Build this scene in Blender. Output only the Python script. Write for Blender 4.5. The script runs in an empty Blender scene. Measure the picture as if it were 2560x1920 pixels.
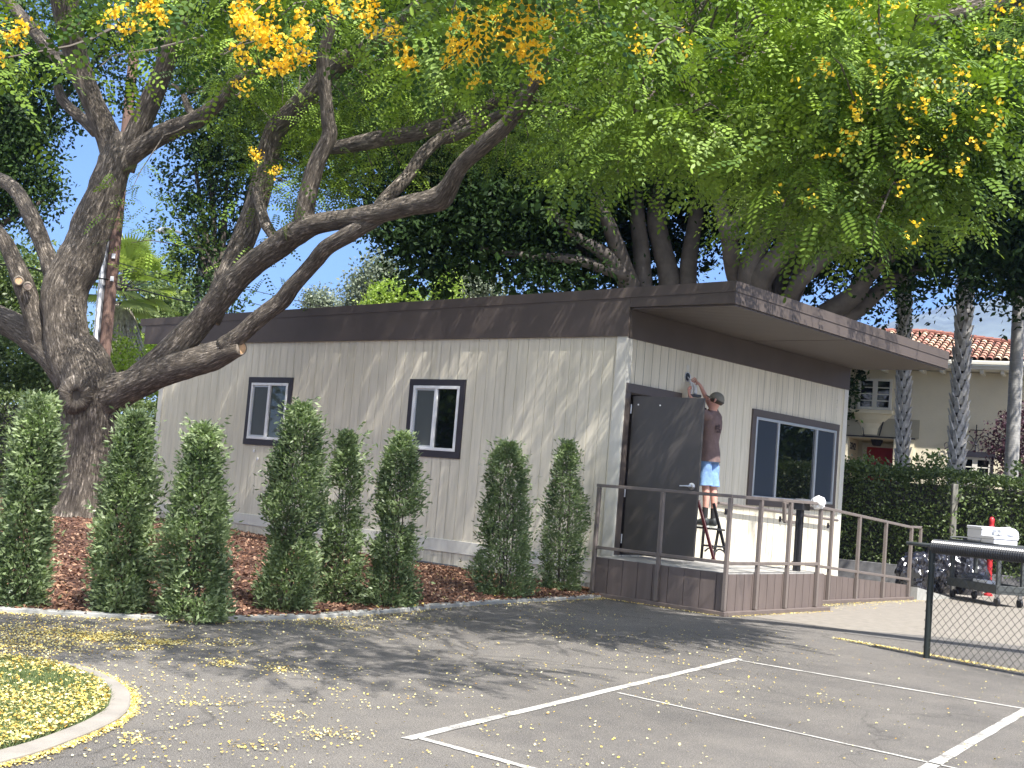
import bpy, bmesh, math, random
import numpy as np
from mathutils import Vector, Matrix, noise as mn

random.seed(7); rng = np.random.default_rng(7)
SC = bpy.context.scene
COL = SC.collection

# ------------------------------------------------------------------ camera, world, sun, exposure
F_PX, PITCH, ROLL, YAW, CAM_H = 3122.0, math.radians(4.38), math.radians(4.665), math.radians(41.1), 1.6
def _axes():
    cp, sp = math.cos(PITCH), math.sin(PITCH)
    up = np.array([0, -cp, sp]); fw = np.array([0, sp, cp]); rt = np.array([1.0, 0, 0])
    X = math.cos(YAW)*rt - math.sin(YAW)*fw
    Y = math.sin(YAW)*rt + math.cos(YAW)*fw
    c, s = math.cos(ROLL), math.sin(ROLL); R = np.array([[c, -s, 0], [s, c, 0], [0, 0, 1]])
    return np.array([R@X, R@Y, R@up])
M = _axes()
def ray(px, py):
    d = np.array([px-1280.0, py-960.0, F_PX]); d /= np.linalg.norm(d); return M@d
CAM = -ray(1530, 1488)*(CAM_H/-ray(1530, 1488)[2]); CAM[2] = CAM_H
FW = M@np.array([0, 0, 1.0]); FH = np.array([FW[0], FW[1], 0]); FH /= np.linalg.norm(FH)
RT = np.array([FH[1], -FH[0], 0])
def atz(px, py, z=0.0): r = ray(px, py); return CAM + r*((z-CAM[2])/r[2])
def aty(px, py, y=0.0): r = ray(px, py); return CAM + r*((y-CAM[1])/r[1])
def atx(px, py, x=0.0): r = ray(px, py); return CAM + r*((x-CAM[0])/r[0])
def atD(px, py, D): r = ray(px, py); return CAM + r*D/(r@FH)
def proj(P):
    P = np.atleast_2d(P); c = (P-CAM)@M
    return np.stack([1280+F_PX*c[:, 0]/c[:, 2], 960+F_PX*c[:, 1]/c[:, 2], c[:, 2]], 1)

cam_data = bpy.data.cameras.new("camera"); cam = bpy.data.objects.new("camera", cam_data); COL.objects.link(cam)
cam_data.sensor_width = 36.0; cam_data.lens = F_PX/2560*36; cam_data.clip_end = 20000; cam_data.clip_start = 0.1
rx, ux, bx_ = M@np.array([1.0, 0, 0]), M@np.array([0, -1.0, 0]), -FW
cam.matrix_world = Matrix(((rx[0], ux[0], bx_[0], CAM[0]), (rx[1], ux[1], bx_[1], CAM[1]), (rx[2], ux[2], bx_[2], CAM[2]), (0, 0, 0, 1)))
SC.camera = cam

SUN = Vector((1.0, -0.37, 1.60)).normalized()
w = bpy.data.worlds.new("World"); SC.world = w; w.use_nodes = True
nt = w.node_tree; bg = nt.nodes["Background"]
sky = nt.nodes.new("ShaderNodeTexSky"); sky.sky_type = 'NISHITA'; sky.sun_disc = False
sky.sun_elevation = math.asin(SUN.z); sky.sun_rotation = math.atan2(SUN.x, SUN.y)
sky.air_density = 1.0; sky.dust_density = 0.15; sky.ozone_density = 3.5; sky.altitude = 50

wt = nt.nodes.new("ShaderNodeTexCoord"); wm = nt.nodes.new("ShaderNodeMapping"); wm.inputs['Scale'].default_value = (1, 1, 3.2); nt.links.new(wt.outputs['Generated'], wm.inputs[0])
wn = nt.nodes.new("ShaderNodeTexNoise"); wn.inputs['Scale'].default_value = 3.3; wn.inputs['Detail'].default_value = 7; wn.inputs['Roughness'].default_value = 0.62; nt.links.new(wm.outputs[0], wn.inputs['Vector'])
wr = nt.nodes.new("ShaderNodeValToRGB"); wr.color_ramp.elements[0].position = 0.60; wr.color_ramp.elements[1].position = 0.80; nt.links.new(wn.outputs[0], wr.inputs[0])
ws = nt.nodes.new("ShaderNodeSeparateXYZ"); nt.links.new(wt.outputs['Generated'], ws.inputs[0])
we = nt.nodes.new("ShaderNodeMapRange"); we.inputs[1].default_value = 0.30; we.inputs[2].default_value = 0.12; nt.links.new(ws.outputs[2], we.inputs[0])
wx = nt.nodes.new("ShaderNodeMath"); wx.operation = 'MULTIPLY'; nt.links.new(wr.outputs[0], wx.inputs[0]); nt.links.new(we.outputs[0], wx.inputs[1])
wc = nt.nodes.new("ShaderNodeMix"); wc.data_type = 'RGBA'; nt.links.new(wx.outputs[0], wc.inputs[0]); wk = nt.nodes.new('ShaderNodeMix'); wk.data_type = 'RGBA'; wk.blend_type = 'MULTIPLY'; wk.inputs[0].default_value = 1.0; nt.links.new(sky.outputs[0], wk.inputs[6]); wk.inputs[7].default_value = (0.42, 0.47, 0.52, 1); nt.links.new(wk.outputs[2], wc.inputs[6]); wc.inputs[7].default_value = (2.4, 2.55, 2.8, 1)

# unseen broken cloud added overhead and behind the camera to brighten shaded sides
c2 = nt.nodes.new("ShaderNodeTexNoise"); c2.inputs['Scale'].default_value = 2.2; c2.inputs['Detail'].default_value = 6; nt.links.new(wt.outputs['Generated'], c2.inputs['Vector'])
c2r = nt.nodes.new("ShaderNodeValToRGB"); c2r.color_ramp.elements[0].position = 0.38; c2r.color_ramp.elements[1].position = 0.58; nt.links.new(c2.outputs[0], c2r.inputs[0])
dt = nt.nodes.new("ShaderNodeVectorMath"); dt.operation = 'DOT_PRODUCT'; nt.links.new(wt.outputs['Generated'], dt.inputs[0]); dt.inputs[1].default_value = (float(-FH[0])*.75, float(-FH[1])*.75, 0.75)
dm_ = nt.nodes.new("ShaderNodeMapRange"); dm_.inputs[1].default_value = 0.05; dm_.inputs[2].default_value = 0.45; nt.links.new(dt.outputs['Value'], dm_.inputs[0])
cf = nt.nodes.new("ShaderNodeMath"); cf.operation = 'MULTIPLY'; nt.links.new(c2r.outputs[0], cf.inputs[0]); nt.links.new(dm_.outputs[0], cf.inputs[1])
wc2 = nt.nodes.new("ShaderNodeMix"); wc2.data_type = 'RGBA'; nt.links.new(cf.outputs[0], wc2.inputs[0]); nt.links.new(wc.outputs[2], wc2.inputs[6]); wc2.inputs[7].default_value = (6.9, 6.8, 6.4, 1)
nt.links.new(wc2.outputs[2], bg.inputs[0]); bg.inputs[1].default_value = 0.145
sl = bpy.data.lights.new("sun", 'SUN'); sl.energy = 4.8; sl.angle = math.radians(0.5); sl.color = (1.0, 0.955, 0.89)
so = bpy.data.objects.new("sun", sl); COL.objects.link(so)
so.rotation_euler = SUN.to_track_quat('Z', 'Y').to_euler(); so.location = (8, -6, 20)
SC.view_settings.view_transform = 'Standard'; SC.view_settings.look = 'None'
SC.view_settings.exposure = 1.38; SC.view_settings.gamma = 1.0
SC.cycles.max_bounces = 8; SC.cycles.diffuse_bounces = 4; SC.cycles.transmission_bounces = 4

# ------------------------------------------------------------------ materials
MATS = {}
def new_mat(name):
    m = bpy.data.materials.new(name); m.use_nodes = True; MATS[name] = m
    n = m.node_tree.nodes; return m, n, m.node_tree.links, n["Principled BSDF"]
def texco(n, l, kind='Object', scale=(1, 1, 1)):
    t = n.new("ShaderNodeTexCoord"); mp = n.new("ShaderNodeMapping"); mp.inputs['Scale'].default_value = scale
    l.new(t.outputs[kind], mp.inputs[0]); return mp.outputs[0]
def noise_node(n, l, co, scale, detail=6, rough=0.6):
    x = n.new("ShaderNodeTexNoise"); x.inputs['Scale'].default_value = scale; x.inputs['Detail'].default_value = detail
    x.inputs['Roughness'].default_value = rough; l.new(co, x.inputs['Vector']); return x.outputs[0]
def ramp(n, l, fac, stops):
    r = n.new("ShaderNodeValToRGB"); e = r.color_ramp.elements
    while len(e) < len(stops): e.new(0.5)
    for i, (p, c) in enumerate(stops):
        e[i].position = p; e[i].color = (*c, 1) if len(c) == 3 else c
    l.new(fac, r.inputs[0]); return r.outputs[0]
def mixc(n, l, fac, a, b, mode='MIX'):
    m = n.new("ShaderNodeMix"); m.data_type = 'RGBA'; m.blend_type = mode
    for s, v in ((0, fac), (6, a), (7, b)):
        if isinstance(v, (int, float)): m.inputs[s].default_value = v
        elif isinstance(v, tuple): m.inputs[s].default_value = (*v, 1)
        else: l.new(v, m.inputs[s])
    return m.outputs[2]
def bump(n, l, h, strength, dist, bs):
    b = n.new("ShaderNodeBump"); b.inputs['Strength'].default_value = strength; b.inputs['Distance'].default_value = dist
    l.new(h, b.inputs['Height']); l.new(b.outputs[0], bs.inputs['Normal'])
def plain(name, col, rough=0.6, metal=0.0, var=0.12, scale=3.0, bstr=0.15, bdist=0.004, bscale=60, spec=0.5, stretch=(1, 1, 1)):
    """painted or raw surface: slight tone variation over the surface plus a fine relief"""
    m, n, l, bs = new_mat(name); co = texco(n, l, 'Object', stretch)
    f = noise_node(n, l, co, scale)
    d = tuple(c*(1-var) for c in col); u = tuple(min(1, c*(1+var)) for c in col)
    l.new(ramp(n, l, f, [(0.3, d), (0.7, u)]), bs.inputs['Base Color'])
    bs.inputs['Roughness'].default_value = rough; bs.inputs['Metallic'].default_value = metal
    bs.inputs['Specular IOR Level'].default_value = spec
    if bstr: bump(n, l, noise_node(n, l, co, bscale, 4), bstr, bdist, bs)
    return m
def leafmat(name, dark, light, trans, tw=0.35, rough=0.45, spec=0.4):
    m, n, l, bs = new_mat(name)
    a = n.new("ShaderNodeAttribute"); a.attribute_name = "rnd"
    c = ramp(n, l, a.outputs['Fac'], [(0.0, dark), (0.55, tuple((x+y)/2 for x, y in zip(dark, light))), (1.0, light)])
    l.new(c, bs.inputs['Base Color']); bs.inputs['Roughness'].default_value = rough; bs.inputs['Specular IOR Level'].default_value = spec
    t = n.new("ShaderNodeBsdfTranslucent"); tc = mixc(n, l, 1.0, c, trans, 'MULTIPLY'); l.new(tc, t.inputs[0])
    mx = n.new("ShaderNodeMixShader"); mx.inputs[0].default_value = tw
    l.new(bs.outputs[0], mx.inputs[1]); l.new(t.outputs[0], mx.inputs[2]); l.new(mx.outputs[0], n["Material Output"].inputs[0])
    return m

plain('siding', (0.69, 0.640, 0.515), 0.6, var=0.08, bstr=0.12, bdist=0.003, bscale=22, stretch=(6, 6, 0.5))
m = MATS['siding']; n, l = m.node_tree.nodes, m.node_tree.links; bs = n["Principled BSDF"]; src = bs.inputs['Base Color'].links[0].from_socket
co = texco(n, l, 'Object'); sx = n.new("ShaderNodeSeparateXYZ"); l.new(co, sx.inputs[0]); mr = n.new("ShaderNodeMapRange"); mr.inputs[1].default_value = 0.75; mr.inputs[2].default_value = 0.0; l.new(sx.outputs[2], mr.inputs[0])
g1 = ramp(n, l, noise_node(n, l, texco(n, l, 'Object', (5, 5, .9)), 1.6, 7, .7), [(0.42, (0, 0, 0)), (0.66, (1, 1, 1))]); mm = n.new("ShaderNodeMath"); mm.operation = 'MULTIPLY'; l.new(mr.outputs[0], mm.inputs[0]); l.new(g1, mm.inputs[1])
c = mixc(n, l, mm.outputs[0], src, (0.36, 0.32, 0.26)); wv = ramp(n, l, noise_node(n, l, texco(n, l, 'Object', (7, 7, .35)), 1.3, 5, .65), [(0.36, (0.86, 0.86, 0.84)), (0.52, (1, 1, 1))]); c = mixc(n, l, 1.0, c, wv, 'MULTIPLY'); l.new(c, bs.inputs['Base Color'])
plain('corner_paint', (0.62, 0.60, 0.53), 0.5, var=0.05, bstr=0.25, stretch=(6, 6, .6), bscale=12)
plain('fascia_paint', (0.098, 0.080, 0.071), 0.6, spec=0.25, var=0.10, bstr=0.15, scale=1.5)
plain('soffit_paint', (0.105, 0.087, 0.076), 0.55, var=0.06, scale=1.2)
plain('trim_dark', (0.030, 0.026, 0.034), 0.5, var=0.10)
plain('trim_brown', (0.095, 0.078, 0.070), 0.5, var=0.10)
plain('door_paint', (0.070, 0.063, 0.058), 0.42, var=0.08, scale=2)
plain('deck_paint', (0.135, 0.108, 0.098), 0.55, var=0.14, scale=2, bstr=0.4, bscale=15, stretch=(5, 5, .6))
plain('rail_paint', (0.160, 0.136, 0.124), 0.4, var=0.08)
plain('deck_floor', (0.36, 0.35, 0.33), 0.7, var=0.3, scale=5, bstr=0.4)
plain('vinyl_white', (0.78, 0.79, 0.80), 0.35, var=0.03, bstr=0)
plain('alu', (0.62, 0.65, 0.68), 0.35, metal=0.6, var=0.05, bstr=0)
plain('steel', (0.62, 0.62, 0.62), 0.3, metal=0.9, var=0.06, bstr=0)
plain('black_metal', (0.025, 0.025, 0.027), 0.4, metal=0.2, var=0.1)
plain('black_plastic', (0.022, 0.022, 0.025), 0.33, var=0.1, bstr=0.05)
plain('grey_plastic', (0.10, 0.105, 0.12), 0.35, var=0.1, bstr=0.05)
plain('bracket_dark', (0.03, 0.028, 0.028), 0.6)
plain('white_plastic', (0.80, 0.80, 0.80), 0.45, var=0.03, bstr=0.1)
plain('foam_white', (0.66, 0.68, 0.72), 0.7, var=0.03, bstr=0.2)
plain('red_paint', (0.42, 0.025, 0.030), 0.4, var=0.15)
plain('red_rail', (0.055, 0.010, 0.013), 0.35, var=0.15)
plain('skin', (0.62, 0.33, 0.26), 0.5, var=0.08, scale=8, bstr=0.05)
plain('shirt', (0.185, 0.125, 0.115), 0.85, var=0.15, scale=9, bstr=0.6, bdist=0.02, bscale=9)
plain('denim', (0.20, 0.34, 0.60), 0.8, var=0.22, scale=9, bstr=0.7, bdist=0.02, bscale=10)
plain('cap_cloth', (0.20, 0.19, 0.155), 0.85, var=0.1, bstr=0.3)
plain('cap_dark', (0.05, 0.045, 0.04), 0.8)
plain('sock', (0.02, 0.02, 0.022), 0.9)
plain('shoe', (0.030, 0.035, 0.037), 0.6, var=0.3, scale=15)
plain('sole', (0.6, 0.62, 0.56), 0.7)
plain('hair', (0.06, 0.035, 0.02), 0.7)
plain('shirt_print', (0.075, 0.05, 0.05), 0.85)
plain('stucco', (0.72, 0.66, 0.50), 0.85, var=0.05, scale=1.5, bstr=0.4, bdist=0.01, bscale=25)
plain('stucco_grey', (0.40, 0.37, 0.28), 0.85, var=0.05, bstr=0.3)
plain('stucco_pale', (0.80, 0.72, 0.52), 0.85, var=0.04, bstr=0.3)
plain('house_frame', (0.72, 0.70, 0.62), 0.6, var=0.05)
plain('iron', (0.02, 0.02, 0.03), 0.5)
plain('block_wall', (0.13, 0.13, 0.135), 0.85, var=0.3, scale=6, bstr=0.5)
plain('post_wood', (0.17, 0.165, 0.14), 0.85, var=0.3, scale=5, bstr=0.6, stretch=(6, 6, .6))
plain('pole_wood', (0.17, 0.105, 0.082), 0.85, var=0.35, scale=5, bstr=0.6, stretch=(8, 8, .5))
plain('pole_grey', (0.13, 0.13, 0.14), 0.7, var=0.2)
plain('conduit', (0.78, 0.80, 0.84), 0.5, var=0.05)
plain('wire', (0.02, 0.02, 0.02), 0.6, bstr=0)
plain('cut_wood', (0.72, 0.46, 0.26), 0.7, var=0.15, scale=18)
plain('cut_wood_old', (0.36, 0.28, 0.23), 0.8, var=0.35, scale=22)
plain('fence_post', (0.020, 0.026, 0.024), 0.4, metal=0.2, var=0.2)
plain('corrugated', (0.030, 0.032, 0.036), 0.38, var=0.1, bstr=0.05)
plain('link_wire', (0.022, 0.024, 0.023), 0.45, bstr=0)
plain('foundation', (0.14, 0.145, 0.15), 0.8)
plain('roofing', (0.24, 0.23, 0.22), 0.9)
plain('cart_grey', (0.055, 0.062, 0.062), 0.55, var=0.15)
plain('cord_white', (0.7, 0.7, 0.7), 0.6, bstr=0)
plain('ficus_bark', (0.090, 0.078, 0.068), 0.8, var=0.35, scale=3, bstr=0.5, bdist=0.03, bscale=10)
plain('palm_smooth', (0.32, 0.315, 0.30), 0.8, var=0.2, scale=5, bstr=0.5, stretch=(1, 1, 9), bscale=6, bdist=.01)
plain('palm_boot', (0.50, 0.485, 0.46), 0.85, var=0.45, scale=7, bstr=0.4)
plain('palm_core', (0.07, 0.06, 0.05), 0.9, var=0.3)
plain('palm_skirt', (0.42, 0.38, 0.33), 0.85, var=0.45, scale=9, bstr=.3)
plain('hill_green', (0.10, 0.12, 0.10), 0.95, var=0.4, scale=0.01, bstr=0)
plain('soil', (0.15, 0.12, 0.08), 0.95, var=0.4, scale=.6)
plain('branch_bark', (0.10, 0.085, 0.07), 0.85, var=0.3)

def glass(name, col, ior, rough=0.02):
    m, n, l, bs = new_mat(name)
    bs.inputs['Base Color'].default_value = (*col, 1); bs.inputs['Roughness'].default_value = rough
    bs.inputs['IOR'].default_value = ior; bs.inputs['Specular IOR Level'].default_value = 0.5
    co = texco(n, l); bump(n, l, noise_node(n, l, co, 1.5, 2), 0.03, 0.02, bs)
glass('glass_dark', (0.012, 0.014, 0.014), 1.55)
glass('glass_reflect_tone', (0.07, 0.085, 0.078), 1.6)  # reflected sky put into the pane's base colour, left side window
glass('glass_clear', (0.006, 0.008, 0.008), 1.75)
glass('screen_blue', (0.040, 0.050, 0.068), 1.3, 0.35)
glass('screen_grey', (0.085, 0.098, 0.100), 1.4, 0.25)

# bag plastic
m, n, l, bs = new_mat('bag_plastic'); co = texco(n, l)
bs.inputs['Base Color'].default_value = (0.02, 0.02, 0.026, 1); bs.inputs['Roughness'].default_value = 0.16; bs.inputs['Specular IOR Level'].default_value = 0.9
v = n.new("ShaderNodeTexVoronoi"); v.feature = 'F1'; v.inputs['Scale'].default_value = 5.5; l.new(texco(n, l, 'Object', (1.6, 1.6, .7)), v.inputs['Vector']); bump(n, l, v.outputs[0], 0.8, 0.05, bs)

# asphalt: aged grey with pale aggregate, darker patches
m, n, l, bs = new_mat('asphalt'); co = texco(n, l)
big = noise_node(n, l, co, 0.35, 5, 0.6); mid = noise_node(n, l, co, 2.3, 6, 0.65); fine = noise_node(n, l, co, 90, 3, 0.7); spk = noise_node(n, l, co, 240, 2, 0.5)
c1 = ramp(n, l, big, [(0.30, (0.070, 0.066, 0.063)), (0.70, (0.132, 0.124, 0.115))])
c2 = ramp(n, l, mid, [(0.3, (0.72, 0.72, 0.73)), (0.7, (1.12, 1.10, 1.07))])
c = mixc(n, l, 1.0, c1, c2, 'MULTIPLY')
c3 = ramp(n, l, fine, [(0.34, (0.50, 0.50, 0.50)), (0.60, (1.30, 1.28, 1.25))]); c = mixc(n, l, 1.0, c, c3, 'MULTIPLY')
c4 = ramp(n, l, spk, [(0.57, (0, 0, 0)), (0.68, (0.36, 0.34, 0.31))]); c = mixc(n, l, 1.0, c, c4, 'ADD')
dn = n.new("ShaderNodeTexNoise"); dn.inputs['Scale'].default_value = 1.4; dn.inputs['Detail'].default_value = 6; l.new(co, dn.inputs['Vector'])
va = n.new("ShaderNodeVectorMath"); va.operation = 'MULTIPLY_ADD'; l.new(dn.outputs['Color'], va.inputs[0]); va.inputs[1].default_value = (1.2, 1.2, 0); l.new(co, va.inputs[2])
vc = n.new("ShaderNodeTexVoronoi"); vc.feature = 'DISTANCE_TO_EDGE'; vc.inputs['Scale'].default_value = 0.21; l.new(va.outputs[0], vc.inputs['Vector'])
ck = ramp(n, l, vc.outputs['Distance'], [(0.0, (0.62, 0.62, 0.62)), (0.0018, (0.8, 0.8, 0.8)), (0.0035, (1, 1, 1))]); c = mixc(n, l, 1.0, c, ck, 'MULTIPLY')
st = ramp(n, l, noise_node(n, l, co, 0.9, 3, 0.5), [(0.30, (0.80, 0.80, 0.81)), (0.42, (1, 1, 1))]); c = mixc(n, l, 1.0, c, st, 'MULTIPLY')
l.new(c, bs.inputs['Base Color']); bs.inputs['Roughness'].default_value = 0.85; bump(n, l, fine, 0.6, 0.006, bs)
# ground tones: paler apron, darker band across the asphalt
plain('asphalt_pale', (0.215, 0.195, 0.168), 0.9, var=0.16, scale=7, bstr=0.5, bscale=90)
plain('asphalt_dark', (0.125, 0.118, 0.110), 0.85, var=0.25, scale=9, bstr=0.5, bscale=90)
plain('concrete', (0.25, 0.23, 0.205), 0.85, var=0.16, scale=4, bstr=0.4, bscale=70)
plain('concrete_grey', (0.33, 0.33, 0.31), 0.85, var=0.2, scale=5, bstr=0.4, bscale=60)
# worn road paint
m, n, l, bs = new_mat('road_paint'); co = texco(n, l)
f = noise_node(n, l, co, 60, 5, 0.75); f2 = noise_node(n, l, co, 3, 3)
mm = n.new("ShaderNodeMath"); mm.operation = 'ADD'; l.new(f, mm.inputs[0]); l.new(f2, mm.inputs[1])
l.new(ramp(n, l, mm.outputs[0], [(0.84, (0.16, 0.152, 0.143)), (1.04, (0.46, 0.45, 0.42))]), bs.inputs['Base Color']); bs.inputs['Roughness'].default_value = 0.8
# mulch
m, n, l, bs = new_mat('mulch'); co = texco(n, l)
v = n.new("ShaderNodeTexVoronoi"); v.inputs['Scale'].default_value = 30; l.new(co, v.inputs['Vector'])
c = mixc(n, l, 0.9, ramp(n, l, v.outputs['Color'], [(0.2, (0.06, 0.02, 0.012)), (0.8, (0.25, 0.10, 0.06))]), (0.14, 0.06, 0.04))
l.new(ramp(n, l, v.outputs['Color'], [(0.15, (0.035, 0.016, 0.011)), (0.55, (0.10, 0.045, 0.03)), (0.9, (0.21, 0.11, 0.075))]), bs.inputs['Base Color'])
bs.inputs['Roughness'].default_value = 0.9; bump(n, l, v.outputs[0], 0.8, 0.03, bs)
m, n, l, bs = new_mat('chips')
a = n.new("ShaderNodeAttribute"); a.attribute_name = "rnd"
l.new(ramp(n, l, a.outputs['Fac'], [(0.0, (0.055, 0.024, 0.014)), (0.55, (0.20, 0.098, 0.058)), (0.85, (0.37, 0.21, 0.13)), (1.0, (0.52, 0.36, 0.25))]), bs.inputs['Base Color']); bs.inputs['Roughness'].default_value = 0.85
m, n, l, bs = new_mat('petals')
a = n.new("ShaderNodeAttribute"); a.attribute_name = "rnd"
l.new(ramp(n, l, a.outputs['Fac'], [(0.0, (0.36, 0.20, 0.05)), (0.12, (0.56, 0.38, 0.06)), (0.5, (0.66, 0.54, 0.15)), (1.0, (0.72, 0.68, 0.40))]), bs.inputs['Base Color']); bs.inputs['Roughness'].default_value = 0.7
m, n, l, bs = new_mat('lawn_soil'); co = texco(n, l)
l.new(ramp(n, l, noise_node(n, l, co, 5, 6), [(0.35, (0.13, 0.11, 0.06)), (0.62, (0.10, 0.15, 0.05))]), bs.inputs['Base Color']); bs.inputs['Roughness'].default_value = 0.95
# bark, runs along the limb (uv: u round the limb in metres, v along it in metres)
m, n, l, bs = new_mat('bark'); co = texco(n, l, 'UV', (1, 0.15, 1)); co2 = texco(n, l, 'Object')
big = noise_node(n, l, co, 9, 7, 0.7); fis = noise_node(n, l, co, 30, 9, 0.78); pat = noise_node(n, l, co2, 1.3, 4)
c = ramp(n, l, fis, [(0.36, (0.070, 0.058, 0.046)), (0.49, (0.225, 0.195, 0.160)), (0.64, (0.40, 0.36, 0.31))])
c = mixc(n, l, 1.0, c, ramp(n, l, pat, [(0.3, (0.70, 0.66, 0.62)), (0.7, (1.2, 1.17, 1.15))]), 'MULTIPLY')
l.new(c, bs.inputs['Base Color']); bs.inputs['Roughness'].default_value = 0.9
mm = n.new("ShaderNodeMath"); mm.operation = 'ADD'; l.new(big, mm.inputs[0]); l.new(ramp(n, l, fis, [(0.38, (0, 0, 0)), (0.56, (1, 1, 1))]), mm.inputs[1]); bump(n, l, mm.outputs[0], 1.0, 0.055, bs)
# clay roof tile
m, n, l, bs = new_mat('roof_tile')
a = n.new("ShaderNodeAttribute"); a.attribute_name = "rnd"
l.new(ramp(n, l, a.outputs['Fac'], [(0.0, (0.26, 0.11, 0.085)), (0.4, (0.40, 0.20, 0.145)), (0.75, (0.52, 0.35, 0.25)), (1.0, (0.60, 0.47, 0.33))]), bs.inputs['Base Color']); bs.inputs['Roughness'].default_value = 0.8

leafmat('leaf_tipu', (0.018, 0.055, 0.009), (0.250, 0.370, 0.052), (1.4, 1.5, 0.5), 0.17, 0.5, 0.25)
leafmat('leaf_ficus', (0.007, 0.019, 0.005), (0.030, 0.060, 0.013), (1.0, 1.3, 0.4), 0.08, 0.6, 0.15)
leafmat('leaf_shrub', (0.055, 0.090, 0.045), (0.300, 0.370, 0.190), (1.1, 1.4, 0.6), 0.25, 0.42)
leafmat('leaf_hedge', (0.030, 0.055, 0.018), (0.170, 0.220, 0.075), (1.1, 1.4, 0.5), 0.22, 0.45)
leafmat('leaf_far', (0.060, 0.090, 0.030), (0.200, 0.270, 0.100), (1.2, 1.4, 0.6), 0.3)
leafmat('leaf_lime', (0.160, 0.240, 0.040), (0.360, 0.460, 0.090), (1.3, 1.5, 0.5), 0.35)
leafmat('leaf_grey', (0.110, 0.140, 0.090), (0.250, 0.290, 0.200), (1.0, 1.1, 0.8), 0.25)
leafmat('leaf_dark', (0.013, 0.032, 0.009), (0.060, 0.105, 0.025), (1.2, 1.5, 0.5), 0.18, 0.55, 0.2)
leafmat('leaf_plum', (0.035, 0.012, 0.020), (0.095, 0.045, 0.060), (1.1, 0.8, 0.9), 0.2)
leafmat('leaf_palm', (0.160, 0.230, 0.060), (0.420, 0.500, 0.200), (1.3, 1.4, 0.6), 0.35)
leafmat('flower_yellow', (0.85, 0.50, 0.015), (0.97, 0.78, 0.10), (1.1, 1.1, 0.5), 0.35, 0.6)
leafmat('grass_blade', (0.080, 0.120, 0.045), (0.210, 0.260, 0.110), (1.1, 1.3, 0.6), 0.2)

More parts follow.
